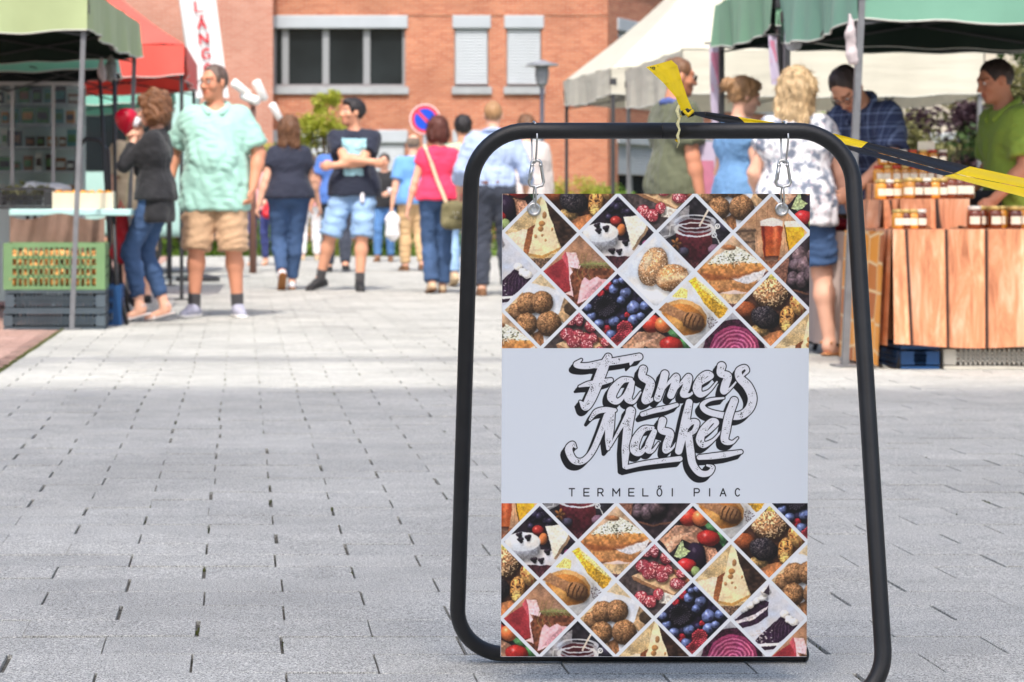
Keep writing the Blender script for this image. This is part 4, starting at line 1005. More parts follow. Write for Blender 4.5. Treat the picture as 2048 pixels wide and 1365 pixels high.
for side, (ex, lx0) in enumerate(((1068, 1071), (1563, 1571))):
    e = bpt(ex, 419, -.0012)
    mb = MB(); mb.tube([p - bo for p in torus_pts(e, .0088, 24)], .0028, 8, closed=True); mb.tube([p - bo for p in torus_pts(e + Vector((0, .0004, 0)), .0062, 24)], .0016, 8, closed=True)
    ey = mb.build('eyelet', M_steel, board, smooth=True)
    mb = MB(); mb.add([tuple(p - bo) for p in torus_pts(e + Vector((0, .0008, 0)), .0058, 20)], [tuple(reversed(range(20)))]); mb.build('hole', M_hole, ey)
    nm = ('left', 'right')[side]
    # wire loop through the tube
    c = W(lx0, 300, YB); top = WZ(268, YB); bot = WZ(326, YB) ; g = .0036
    pts = [Vector((c.x + .0005, YB - TR - .0018, top)), Vector((c.x + .0003, YB - TR - .003, top - .012)), Vector((c.x - .0002, YB - .006, bot + .006)), Vector((c.x - .0024, YB - .003, bot)), Vector((c.x - .0048, YB + .002, bot + .006)), Vector((c.x - .0052, YB + .009, top - .012)), Vector((c.x - .0048, YB + TR * .8, ztop + .002)), Vector((c.x - .003, YB + .003, ztop + TR + .0014)), Vector((c.x - .0005, YB - TR * .8, ztop + .010))]
    o_ = Vector((c.x, YB, bot)); mb = MB()
    sp = smooth_path([(p.x, p.y, p.z) for p in pts], 6)
    # radius is carried separately: interpolate z too
    P = [np.array(p) for p in pts]; P = [2 * P[0] - P[1]] + P + [2 * P[-1] - P[-2]]; sm = []
    for i in range(1, len(P) - 2):
        for j in range(6):
            t = j / 6; a_, b_, c_, d_ = P[i - 1], P[i], P[i + 1], P[i + 2]; sm.append(.5 * (2 * b_ + (c_ - a_) * t + (2 * a_ - 5 * b_ + 4 * c_ - d_) * t * t + (3 * b_ - a_ - 3 * c_ + d_) * t ** 3))
    mb.tube([Vector(q) - o_ for q in sm], .00165, 8); tag(mb.build('wire_loop', M_steel, smooth=True, origin=None), ('steel wire loop over the tube above the cheese picture', 'steel wire loop over the tube above the beer picture')[side], 'wire loop', 'hanging hardware of the board').location = o_
    # pear shaped snap hook
    ht, hb = WZ(321, YB), WZ(375, YB); hx = WX(ex + 4 if side == 0 else ex + 2, YB); cz = (ht + hb) / 2; hh = (ht - hb) / 2
    root = empty('snap_hook', (hx, YB - .004, hb), ('left zinc snap hook hanging over the cheese picture', 'right zinc snap hook hanging over the beer picture')[side], 'snap hook', 'hanging hardware of the board')
    pr_ = [(0.0, hh * 2), (.0045, hh * 1.96), (.0062, hh * 1.84), (.0068, hh * 1.6), (.0098, hh * .62), (.0108, hh * .36), (.0085, hh * .12), (.004, 0.002), (0, 0), (-.004, 0.002), (-.0085, hh * .12), (-.0108, hh * .36), (-.0098, hh * .62), (-.0068, hh * 1.6), (-.0062, hh * 1.84), (-.0045, hh * 1.96)]
    mb = MB(); mb.tube([Vector((x * 1.12, 0, z)) for x, z in pr_], .0026, 8, closed=True); mb.build('body', M_steel, root, smooth=True)
    mb = MB(); mb.tube([Vector((-.0100, -.0012, hh * .55)), Vector((-.0070, -.0012, hh * 1.55))], .0026, 8); mb.tube([Vector((-.0070, -.003, hh * 1.62)), Vector((-.0070, .003, hh * 1.62))], .0032, 8); mb.tube([Vector((.0070, -.003, hh * 1.62)), Vector((.0070, .003, hh * 1.62))], .003, 8); mb.build('gate', M_steel, root, smooth=True)
    # link ring down to the eyelet
    rt, rbz = WZ(371, YB), WZ(416, YB); rx_ = WX(ex + 1, YB); mb = MB(); rr_ = (rt - rbz) / 2
    pts = [Vector((.0016 * math.sin(a), -.0035 * 1.0 * (1 + .0 * a) - .0032 * math.sin(a), rr_ + rr_ * math.cos(a))) for a in [2 * math.pi * k / 24 for k in range(24)]]
    mb.tube(pts, .0014, 8, closed=True); o = mb.build('ring_link', M_steel, smooth=True); o.location = (rx_, YB - .0005, rbz)
    tag(o, ('small steel ring through the left eyelet of the board', 'small steel ring through the right eyelet of the board')[side], 'ring', 'hanging hardware of the board')

# ------------------------------------------------------------------ yellow and black barrier tape tied to the stand
M_tape_y = mat('tape_yellow', lin((236, 204, 4)), .35, transl=.3, nscale=25, namt=.06, bump=.12, bscale=18)
M_tape_k = mat('tape_black', (0.009, 0.009, 0.010), .45, spec=.3, nscale=25, namt=.2, bump=.15, bscale=18)
tape = empty('barrier_tape', W(1370, 228, YB), 'yellow and black barrier tape knotted on the stand and running right', 'tape')
to = tape.location
def ribbon(rows, name, ymat):
    """rows: list of (px_a, py_a, Y_a, px_b, py_b, Y_b, colour) from edge a to edge b"""
    mb = MB(); n = len(rows); K = 6
    for i in range(n - 1):
        r0, r1 = rows[i], rows[i + 1]; S = 4
        for s in range(S):
            for k in range(K):
                def P(t, u):
                    a = [r0[j] + (r1[j] - r0[j]) * t for j in range(6)]
                    p = W(a[0], a[1], a[2]) * (1 - u) + W(a[3], a[4], a[5]) * u; p.y += -.004 * math.sin(u * math.pi * 2 + i * .4) * r0[7]; return p - to
                t0, t1, u0, u1 = s / S, (s + 1) / S, k / K, (k + 1) / K
                mb.add([P(t0, u0), P(t1, u0), P(t1, u1), P(t0, u1)], [(0, 1, 2, 3)], r0[6])
    o = mb.build(name, [M_tape_y, M_tape_k], tape, smooth=True)
    bm = bmesh.new(); bm.from_mesh(o.data); bmesh.ops.remove_doubles(bm, verts=bm.verts, dist=1e-6); bm.to_mesh(o.data); bm.free()
    return o
kn = (1374, 226)
ribbon([(1362, 222, 3.585, 1384, 218, 3.59, 0, .2), (1352, 196, 3.58, 1372, 188, 3.59, 0, .6), (1328, 168, 3.575, 1362, 158, 3.592, 0, 1), (1306, 148, 3.572, 1354, 132, 3.594, 0, 1.2), (1291, 135, 3.57, 1342, 121, 3.595, 0, 1.2)], 'loose_end', 0)
ribbon([(1384, 224, 3.590, 1386, 230, 3.588, 1, .2), (1410, 224, 3.602, 1412, 237, 3.596, 1, .6), (1440, 228, 3.612, 1450, 246, 3.602, 1, .8), (1475, 234, 3.62, 1500, 253, 3.61, 0, .8), (1540, 244, 3.63, 1560, 256, 3.622, 0, .8),
        (1600, 255, 3.64, 1610, 268, 3.636, 0, .5), (1640, 264, 3.648, 1650, 276, 3.646, 0, .4), (1670, 268, 3.652, 1682, 288, 3.646, 0, .6), (1736, 285, 3.656, 1722, 296, 3.642, 1, .5), (1940, 333, 3.67, 1908, 347, 3.642, 0, .5), (2110, 370, 3.70, 2090, 384, 3.66, 1, .5), (2300, 416, 3.78, 2275, 430, 3.74, 0, .5), (2500, 462, 3.86, 2475, 477, 3.83, 1, .5), (2700, 508, 3.95, 2675, 523, 3.92, 0, .5), (2985, 568, 4.07, 2980, 582, 4.05, 0, .5)], 'taut_strip', 0)
ribbon([(1684, 289, 3.645, 1690, 297, 3.632, 1, .2), (1722, 297, 3.641, 1718, 307, 3.625, 1, .3), (1908, 348, 3.641, 1888, 352, 3.618, 0, .3), (1960, 359, 3.642, 1950, 369, 3.618, 0, .3), (2090, 385, 3.659, 2075, 402, 3.63, 1, .3), (2275, 431, 3.739, 2255, 447, 3.71, 0, .3), (2475, 478, 3.829, 2455, 494, 3.80, 1, .3), (2675, 524, 3.919, 2655, 540, 3.89, 0, .3), (2980, 583, 4.049, 2978, 597, 4.04, 0, .3)], 'folded_edge', 0)
mb = MB(); mb.tube([W(1364, 228, 3.588) - to, W(1374, 223, 3.584) - to, W(1384, 229, 3.588) - to, W(1376, 233, 3.592) - to], [.004, .0055, .005, .003], 8, 1); mb.tube([W(1368, 222, 3.584) - to, W(1376, 231, 3.58) - to, W(1386, 222, 3.584) - to], [.003, .004, .003], 8, 0); mb.build('knot', [M_tape_y, M_tape_k], tape, smooth=True)
M_string = mat('pale_twine', lin((206, 200, 150)), .7, nscale=300, namt=.2)
mb = MB()   # twisted tail over the tube
pts = [W(1360, 205, 3.586), W(1354, 222, 3.584), W(1359, 238, 3.583), W(1355, 248, 3.5815), W(1359, 260, 3.5805), W(1355, 272, 3.5805), W(1358, 284, 3.582), W(1354, 296, 3.586)]
mb.tube([p - to for p in pts], [.002, .003, .0022, .0028, .0018, .0026, .0018, .0008], 7); mb.build('twisted_tail', [M_string], tape, smooth=True)
mb = MB()
mb.tube([W(1361, 232, 3.588) - to, W(1356, 242, 3.586) - to, W(1355, 250, 3.600) - to, W(1352, 262, YB + TR + .003) - to, W(1352, 282, YB + .004) - to, W(1356, 283, YB - TR) - to], .0018, 6); mb.build('tie', [M_tape_y], tape, smooth=True)
mk = MB()      # small dark print near the loose end
for (a, b_, c_, d_) in ((1300, 134, 1302, 138), (1303.5, 135, 1305, 139), (1305, 134, 1309, 136), (1306, 137.5, 1310, 139.5), (1309, 134.5, 1310.5, 139), (1314, 132, 1317, 133)):
    mk.add([W(a, b_, 3.569) - to, W(c_, b_, 3.569) - to, W(c_, d_, 3.569) - to, W(a, d_, 3.569) - to], [(0, 3, 2, 1)])
mk.build('print_mark', M_tape_k, tape)

px_, py_ = WX(2990, 4.07), 4.07
bp_ = empty('barrier_post', (px_ + .02, py_, 0), 'slim black barrier post that holds the far end of the tape', 'post')
mb = MB(); mb.tube([(0, 0, .03), (0, 0, .86), (0, 0, .875)], [.02, .02, .012], 14); mb.build('shaft', M_tube, bp_, smooth=True)
mb = MB(); mb.lathe([(.16, .002), (.16, .02), (.04, .035), (.022, .06)], seg=24); mb.build('base', M_cap, bp_)
mb = MB(); mb.tube([(0, 0, .60), (0, 0, .655)], .0225, 14); mb.build('tape_wrap', M_tape_y, bp_)
# ------------------------------------------------------------------ market tents
def fabric(name, rgb, transl=.1): return mat(name, lin(rgb), .75, nscale=3, namt=.08, transl=transl, bump=.25, bscale=7, sheen=.1)
M_green = fabric('canvas_green', (112, 160, 138)); M_olive = fabric('canvas_olive', (164, 178, 132)); M_cream = mat('canvas_cream', lin((202, 198, 182)), .8, nscale=3, namt=.06, transl=.15, bump=.9, bscale=2.2, stretch=(.8, .8, 6))
M_red = fabric('canvas_red', (224, 88, 76)); M_teal = fabric('canvas_teal', (120, 190, 170)); M_ltgreen = fabric('canvas_light_green', (128, 176, 142), .2)
M_pole_grey = mat('pole_grey_paint', (0.16, 0.165, 0.175), .45, nscale=12, namt=.2); M_pole_dark = mat('pole_dark_steel', (0.035, 0.036, 0.04), .45, nscale=12, namt=.2)
M_lining = mat('dark_green_shade', lin((14, 38, 28)), .8, nscale=4, namt=.1); M_shade_teal = mat('dark_teal_shade', lin((14, 28, 28)), .8, nscale=4, namt=.1)  # dark colours that paint the shade under the canopies
def tent(label, corners, zb, vh, peak, m, pole_m, seed=0, legs=(0, 1, 2, 3), shift=((0, 0),) * 4, group=None, pole_w=.032, scallop=.02, shade_layer=None):
    """corners: front left, front right, back right, back left (eave line); shift: offset of each leg's foot"""
    rg = random.Random(seed); c = [Vector((x, y, 0)) for x, y in corners]; cen = sum(c, Vector()) / 4
    root = empty('market_tent', cen, label, 'market tent', group); zt = zb + vh
    mb = MB(); apex = Vector((0, 0, peak))
    for i in range(4):
        a, b_ = c[i] - cen, c[(i + 1) % 4] - cen
        def fn(u, v, a=a, b_=b_):
            e = a.lerp(b_, u); e.z = zt; p = e.lerp(apex, v); p.z -= .07 * math.sin(math.pi * min(v * 1.1, 1)) + .012 * math.sin(u * 19 + v * 7 + seed) * (1 - v); return p
        mb.grid(fn, 14, 8)
    o = mb.build('roof', m, root, smooth=True)
    if shade_layer is not None:
        q = MB(); q.v = [(p[0] * .985, p[1] * .985, p[2] - .022) for p in mb.v]; q.f = list(mb.f); q.m = list(mb.m); q.build('roof_shade_layer', shade_layer, root, smooth=True)  # extra dark sheet under the single canvas, standing in for shade below the roof
    for i in range(4):
        a, b_ = c[i] - cen, c[(i + 1) % 4] - cen; d = (b_ - a); out = Vector((d.y, -d.x, 0)).normalized(); L = d.length; k1 = rg.uniform(5, 9); ph = rg.uniform(0, 6)
        def fn(u, v, a=a, b_=b_, out=out, L=L, k1=k1, ph=ph):
            e = a.lerp(b_, u); sag = scallop * math.sin(math.pi * u) * 2.0 + .006 * math.sin(u * L * 14 + ph)
            p = e + out * (.012 + .022 * v * math.sin(u * L * k1 + ph) + .01 * v * math.sin(u * L * 23 + ph)); p.z = zt - .004 - (vh - sag * 0 + sag) * v; return p
        mb = MB(); mb.grid(fn, 40, 5); va = mb.build('valance', m, root, smooth=True)
        if shade_layer is not None:
            q = MB(); q.v = [(p[0] - out.x * .006, p[1] - out.y * .006, p[2]) for p in mb.v]; q.f = [f_[::-1] for f_ in mb.f]; q.m = list(mb.m); q.build('valance_shade_layer', shade_layer, va, smooth=True)  # dark copy of the valance, painting its inner side as shaded
        h = MB(); pts = [Vector(fn(u / 40, 1.0)) for u in range(41)]
        h.tube([p + out * .002 for p in pts], .005, 4); h.build('hem', M_hem, root)
    for i in legs:
        foot = c[i] - cen + Vector((shift[i][0], shift[i][1], 0)); top = c[i] - cen; inn = (-top).normalized() * .03; inn.z = 0
        mb = MB(); mb.bar(foot + inn + Vector((0, 0, .012)), top + inn + Vector((0, 0, zt - .03)), pole_w, mi=0); leg = mb.build('leg', pole_m, root)
        mb = MB(); mb.box(foot.x + inn.x - .06, foot.x + inn.x + .06, foot.y + inn.y - .06, foot.y + inn.y + .06, 0.002, .011); mb.build('foot_plate', pole_m, leg)
        mb = MB(); p = top + inn; mb.box(p.x - .03, p.x + .03, p.y - .03, p.y + .03, zt - .16, zt - .10); mb.build('bracket', M_pole_dark, leg)
    for i in range(4):
        a, b_ = (c[i] - cen) * .985, (c[(i + 1) % 4] - cen) * .985; mid = (a + b_) / 2; mb = MB()
        for (p, q) in ((a, mid), (mid, b_)):
            mb.bar(p + Vector((0, 0, zt - .06)), q + Vector((0, 0, zt - .30)), .018, .012); mb.bar(p + Vector((0, 0, zt - .30)), q + Vector((0, 0, zt - .06)), .018, .012)
        mb.build('truss', M_pole_dark, root)
    mb = MB()
    for i in range(4):
        a = (c[i] - cen) * .985; mb.bar(a + Vector((0, 0, zt - .06)), Vector((0, 0, peak - .12)), .018, .012)
    mb.build('roof_bars', M_pole_dark, root)
    return root
M_hem = mat('hem_tape', (0.5, 0.5, 0.46), .8)
G = 'market tents around the square'
# right side row
YA0, YA1, XA = 10.9, 12.45, 3.05
tent('dark green tent over the honey stall at the right', [(XA, YA0), (XA + 3.0, YA0), (XA + 3.0, YA1), (XA, YA1)], WZ(36, YA0), .27, 2.75, M_green, M_pole_grey, 1, shade_layer=M_lining, shift=((-.08, .03), (0, 0), (0, 0), (0, 0)), group=G)
tent('lighter green tent next behind the honey stall tent', [(XA - .01, 12.54), (XA + 3.0, 12.54), (XA + 3.0, 14.1), (XA - .01, 14.1)], WZ(92, 14.1), .26, 2.8, M_ltgreen, M_pole_dark, 2, shade_layer=M_lining, group=G)
c0 = Vector((WX(1222, 21.4), 21.4)); c1 = Vector((WX(1128, 23.6), 23.6)); e = c1 - c0; nn_ = Vector((e.y, -e.x)).normalized() * 2.9
if nn_.x < 0: nn_ = -nn_
tent('cream tent with a tall pointed roof in front of the brick wall', [(c0.x, c0.y), (c0.x + nn_.x, c0.y + nn_.y), (c1.x + nn_.x, c1.y + nn_.y), (c1.x, c1.y)], WZ(190, 21.6), .25, 3.55, M_cream, M_pole_dark, 3, group=G)
xa, xb = WX(1590, 17.6), WX(1966, 17.6)
tent('cream tent seen between the green tents and the vendors', [(xa - .9, 17.6), (xb, 17.6), (xb, 20.2), (xa - .9, 20.2)], WZ(185, 17.6), .34, WZ(80, 18.9), M_cream, M_pole_grey, 4, group=G)
# left side row
L0, L1 = Vector((WX(176, 14.3), 14.3)), Vector((WX(277, 16.9), 16.9))
dv = Vector((L1.y - L0.y, -(L1.x - L0.x))).normalized() * -2.9
tent('olive green tent at the left edge over the crates', [(L0.x + dv.x, L0.y + dv.y), (L0.x, L0.y), (L1.x, L1.y), (L1.x + dv.x, L1.y + dv.y)], 1.955, .26, 2.8, M_olive, M_pole_grey, 5, shade_layer=M_lining, shift=((0, 0), (-.085, 0), (-.06, -.1), (0, 0)), group=G)
xr_ = WX(368, 19.0)
tent('bright red tent behind the olive tent', [(xr_ - 2.7, 18.95), (xr_, 19.0), (xr_ + .05, 21.6), (xr_ - 2.65, 21.6)], WZ(150, 19.0), .26, 3.4, M_red, M_pole_dark, 6, group=G)
tent('narrow teal tent between the olive and the red tents', [(WX(-200, 17.1), 17.1), (WX(232, 17.1), 17.1), (WX(236, 18.7), 18.7), (WX(-200, 18.7), 18.7)], WZ(133, 17.1), .11, 2.45, M_teal, M_pole_dark, 8, shade_layer=M_shade_teal, legs=(0, 2, 3), group=G)
tent('teal tent far left behind the red tent', [(WX(-160, 22.6), 22.6), (WX(345, 22.6), 22.6), (WX(340, 25), 25), (WX(-160, 25), 25)], WZ(203, 22.6), .24, 2.7, M_teal, M_pole_dark, 7, group=G)

# ------------------------------------------------------------------ generic stall furniture
M_leg = mat('folding_leg_black', (0.02, 0.02, 0.022), .5)
def folding_table(label, x0, x1, y0, y1, z, m_top, group='stall tables'):
    cx, cy = (x0 + x1) / 2, (y0 + y1) / 2; root = empty('folding_table', (cx, cy, 0), label, 'table', group); w, d = (x1 - x0) / 2, (y1 - y0) / 2
    mb = MB(); mb.box(-w, w, -d, d, z - .045, z); bevel(mb.build('tabletop', m_top, root), .008)
    for sx in (-1, 1):
        for sy in (-1, 1):
            mb = MB(); mb.tube([(sx * (w - .12), sy * (d - .06), z - .046), (sx * (w - .1), sy * (d - .06), z * .35), (sx * (w - .03), sy * (d - .05), .004)], .013, 8); mb.build('leg', M_leg, root, smooth=True)
    return root
def crate(name, label, loc_, w, d, h, m, group, rows=4, cols=14, rz=0.0):
    """slatted plastic crate: every wall is real bars with gaps"""
    root = empty(name, loc_, label, 'crate', group, rz); t = .012
    def wall(L, nm, f):
        mb = MB()
        def B(u0, u1, z0, z1, th=t):
            v = [f(u0, 0, z0), f(u1, 0, z0), f(u1, th, z0), f(u0, th, z0), f(u0, 0, z1), f(u1, 0, z1), f(u1, th, z1), f(u0, th, z1)]
            mb.add(v, [(0, 3, 2, 1), (4, 5, 6, 7), (0, 1, 5, 4), (1, 2, 6, 5), (2, 3, 7, 6), (3, 0, 4, 7)])
        hb = min(.028, h * .14); B(-L, L, h - hb, h, t * 1.5); B(-L, L, 0, min(.022, h * .12), t * 1.3); e = .06
        B(-L, -L + e, .022, h - .028, t * 1.2); B(L - e, L, .022, h - .028, t * 1.2)
        for r in range(1, rows): zz = .022 + (h - .05) * r / rows; q_ = min(.010, (h - .05) / rows * .22); B(-L + e, L - e, zz - q_, zz + q_)
        for c_ in range(1, cols): uu = -L + e + (2 * L - 2 * e) * c_ / cols; B(uu - .005, uu + .005, .022, h - .028, t * .7)
        mb.build(nm, m, root)
    wall(w / 2, 'front_wall', lambda u, n, z: (u, -d / 2 + n, z)); wall(w / 2, 'rear_wall', lambda u, n, z: (u, d / 2 - n, z))
    wall(d / 2 - .02, 'side_wall', lambda u, n, z: (-w / 2 + n, u, z)); wall(d / 2 - .02, 'side_wall', lambda u, n, z: (w / 2 - n, u, z))
    mb = MB(); mb.box(-w / 2 + .02, w / 2 - .02, -d / 2 + .02, d / 2 - .02, .003, .012); mb.build('base', m, root)
    return root
M_cr_green = mat('crate_green', lin((112, 146, 100)), .5, nscale=8, namt=.12, transl=.1); M_cr_dark = mat('crate_slate', lin((72, 84, 92)), .55, nscale=8, namt=.15)
M_cr_black = mat('crate_black', (0.018, 0.018, 0.02), .55); M_cr_blue = mat('crate_blue', lin((20, 70, 120)), .5, nscale=8, namt=.1); M_cr_white = mat('crate_white', lin((200, 194, 180)), .55, nscale=8, namt=.1)
GC = 'plastic crates under the stall tables'
cw = WX(210, 14.3) - WX(6, 14.3); ccx = (WX(210, 14.3) + WX(6, 14.3)) / 2; cy_ = 14.3 + .22
h1 = WZ(622, 14.3); h2 = WZ(580, 14.3) - h1; h3 = WZ(487, 14.3) - WZ(580, 14.3)
crate('plastic_crate', 'lowest slate grey crate of the stack under the green crate', (ccx, cy_, 0.001), cw, .42, h1 - .004, M_cr_dark, GC, 3, 22)
crate('plastic_crate', 'middle dark grey crate directly under the green crate', (ccx + .005, cy_ + .005, h1), cw * .985, .42, h2 - .004, M_cr_dark, GC, 3, 22)
gz = h1 + h2
crate('plastic_crate', 'light green slatted crate full of onions on top of the stack', (ccx, cy_, gz), cw, .42, h3, M_cr_green, GC, 4, 16)
crate('plastic_crate', 'small blue crate peeking out behind the grey crate stack', (ccx + cw / 2 - .12, cy_ + .46, 0.001), .40, .36, .27, M_cr_blue, GC, 3, 8)
M_onion = mat('onion_skin', lin((222, 158, 88)), .4, nscale=9, namt=.25, obj_rand=.25, stretch=(1, 1, .2))
mb = MB(); mb.lathe([(.003, -.032), (.018, -.028), (.030, -.012), (.032, .004), (.024, .02), (.010, .030), (.004, .042), (.002, .05)], seg=10); me_on = mb.mesh('onion', M_onion, True)
ro = random.Random(4); n_on = 0
for lay in range(4):
    for rw in range(2 if lay < 3 else 5):
        for i in range(9):
            o = link('onion', me_on); o.location = (ccx - cw / 2 + .055 + i * (cw - .11) / 8 + ro.uniform(-.02, .02), cy_ - .168 + rw * .07 + ro.uniform(-.004, .02), gz + .045 + lay * .056 + ro.uniform(-.006, .012)); o.rotation_euler = (ro.uniform(-1, 1), ro.uniform(-1, 1), ro.uniform(0, 6)); s = ro.uniform(.75, 1.12); o.scale = (s, s, s)
            tag(o, 'golden brown onion inside the light green slatted crate', 'onion', 'onions in the green crate')
# left stall table with goods
M_top_teal = mat('tabletop_pale_teal', lin((176, 214, 210)), .5, nscale=6, namt=.08)
TZ = .785; ty0_, ty1_ = 14.8, 15.45
folding_table('pale teal topped table of the left stall behind the crates', WX(18, 14.8), WX(262, 14.8), ty0_, ty1_, TZ, M_top_teal)
M_brown_cloth = mat('brown_cloth', lin((122, 98, 84)), .9, nscale=5, namt=.3, bump=.4, bscale=12)
mb = MB(); xx0, xx1 = WX(24, 14.9), WX(212, 14.9)
mb.grid(lambda u, v: (xx0 + (xx1 - xx0) * u, 14.76 + .022 * math.sin(u * 21 + v * 3.5 + 1.7 * math.sin(u * 7)) * (.25 + v) + .016 * math.sin(u * 13 - v * 5) + .008 * math.sin(u * 47 + v * 9), TZ - .05 - .52 * v - .02 * math.sin(u * 9)), 60, 8)
o = mb.build('hanging_cloth', M_brown_cloth, smooth=True); tag(o, 'wrinkled brown cloth hanging below the left stall table', 'cloth')
crate('plastic_crate', 'black crate of greens on the left stall table', (WX(48, 15), 15.1, TZ + .001), .40, .36, WZ(376, 15) - TZ, M_cr_black, 'crates on the left stall table', 3, 12)
M_paper_box = mat('cream_cardboard', lin((214, 200, 176)), .8, nscale=6, namt=.08)
bxw = WX(228, 15) - WX(107, 15); bxc = (WX(228, 15) + WX(107, 15)) / 2
root = empty('fruit_box', (bxc, 15.05, TZ + .001), 'cream cardboard tray holding orange fruit on the left table', 'fruit box')
for nm, a in (('front_panel', (-bxw / 2, bxw / 2, -.15, -.142, 0, .11)), ('rear_panel', (-bxw / 2, bxw / 2, .142, .15, 0, .11)), ('side_panel', (-bxw / 2, -bxw / 2 + .008, -.141, .141, 0, .12)), ('side_panel', (bxw / 2 - .008, bxw / 2, -.141, .141, 0, .12)), ('bottom', (-bxw / 2 + .009, bxw / 2 - .009, -.141, .141, .001, .008))):
    mb = MB(); mb.box(*a); mb.build(nm, M_paper_box, root)
M_apricot = mat('apricot', lin((236, 158, 46)), .5, nscale=14, namt=.15, obj_rand=.15)
mb = MB(); mb.ball((0, 0, 0), (.027, .027, .025), 10, 8); me_ap = mb.mesh('apricot', M_apricot, True)
for i in range(7):
    for j in range(4):
        for l_ in range(2):
            o = link('apricot', me_ap); o.location = (bxc - bxw / 2 + .04 + i * (bxw - .08) / 6 + ro.uniform(-.006, .006), 14.94 + j * .065 + ro.uniform(-.006, .006), TZ + .045 + l_ * .05 + ro.uniform(0, .012)); tag(o, 'orange apricot heaped in the cream cardboard tray', 'apricot', 'apricots in the tray')
M_leafy = M_leaf_dark
mb = MB(); leaves(mb, [((WX(20 + i * 16, 15), 15.05 + (i % 3) * .08, TZ + .12), (.06, .06, .05)) for i in range(5)], 60, .05, ro); o = mb.build('leafy_greens', M_leaf_olive); tag(o, 'bunches of green vegetables heaped in the black crate', 'greens', kind='stuff')
M_bag = mat('white_plastic_film', lin((226, 228, 232)), .35, transl=.35, nscale=10, namt=.06, bump=.6, bscale=14)
def blob(name, label, cat, base, ops, m, vox=.012, disp=None, group=None):
    root = sdf_obj(name, ops, vox, m, disp=disp); root.location = base; return tag(root, label, cat, group)
crumple = lambda amp, sc, seed: (lambda V: amp * waves(V, sc, seed))
b_ = W(92, 372, 15.2); b_.z = TZ + .13
blob('plastic_bag', 'white plastic bag lying on the crate of greens', 'bag', b_, [el((0, 0, 0), (.16, .10, .045)), el((-.09, 0, .02), (.09, .07, .04)), el((.1, .02, .0), (.08, .06, .05))], M_bag, .012, crumple(.006, 40, 2))
# red shopping bag hanging at the table end
M_redbag = mat('red_bag', lin((196, 22, 40)), .5, nscale=6, namt=.1, bump=.5, bscale=9)
b_ = W(244, 470, 15.3)
blob('red_bag', 'red shopping bag hanging at the end of the left table', 'bag', b_, [rc((0, 0, .14), (.01, 0, -.12), .035, .085, n=(0, 1, 0), q=.55), el((.01, 0, -.12), (.10, .05, .06)), rc((-.03, 0, .14), (-.01, 0, .24), .008, .006, .01), rc((.03, 0, .14), (-.01, 0, .24), .008, .006, .01)], M_redbag, .01, crumple(.005, 45, 3))
# glass display cabinet with goods
dc = empty('display_cabinet', (WX(50, 17.3), 17.55, 0), 'glass fronted display cabinet full of packets in the left stall', 'cabinet')
o0 = dc.location; fx = [WX(q, 17.3) - o0.x for q in (-60, 25, 107, 162)]; z0, z1 = .0, WZ(172, 17.3)
M_alu = mat('cabinet_aluminium', (0.5, 0.51, 0.52), .45, metal=.3); M_cab_side = mat('cabinet_panel', lin((206, 218, 212)), .5); M_glass = mat('clear_glass', (0.9, 0.95, 0.93), .03, trans=1.0)
for x in fx: mb = MB(); mb.box(x - .014, x + .014, -.28, -.25, .002, z1); mb.build('post', M_alu, dc)
mb = MB(); mb.box(fx[0], fx[-1], -.279, .27, z1 + .001, z1 + .03); mb.build('top_panel', M_alu, dc)
mb = MB(); mb.box(fx[0], fx[-1], -.249, .27, .06, .88); mb.build('counter', M_cab_side, dc)
mb = MB(); mb.box(fx[0], fx[-1], .25, .27, .881, z1); mb.build('rear_panel', M_cab_side, dc)
zsh = [.88, 1.09, 1.28, 1.46, 1.62]
for z in zsh[1:]: mb = MB(); mb.box(fx[0] + .01, fx[-1] - .01, -.23, .248, z - .012, z); mb.build('shelf', M_alu, dc)
for a, b in zip(fx[:-1], fx[1:]): mb = MB(); mb.box(a + .015, b - .015, -.268, -.262, .885, z1 - .002); mb.build('pane', M_glass, dc)
PK = [mat('packet_%s' % n, lin(c), .55, nscale=30, namt=.3) for n, c in (('brown', (140, 92, 60)), ('white', (214, 212, 204)), ('green', (92, 130, 80)), ('amber', (190, 130, 60)), ('dark', (70, 54, 48)), ('teal', (90, 140, 136)))]
rk = random.Random(8)
for z in zsh:
    x = o0.x + fx[0] + .04
    while x < o0.x + fx[-1] - .08:
        w_ = rk.uniform(.05, .10); h_ = rk.uniform(.07, .14); pm = rk.randrange(6)
        mb = MB(); mb.box(0, w_, 0, .09, 0, h_); mb.box(w_ * .1, w_ * .9, -.002, -.0005, h_ * .25, h_ * .7, 1); o = bevel(mb.build('packet', [PK[pm], PK[(pm + 1 + rk.randrange(4)) % 6]]), .006); o.location = (x, o0.y - .2 + rk.uniform(-.01, .02), z + .001); tag(o, 'small %s food packet on a shelf of the display cabinet' % ('brown', 'white', 'green', 'amber', 'dark', 'teal')[pm], 'packet', 'packets in the display cabinet'); x += w_ + rk.uniform(.01, .03)
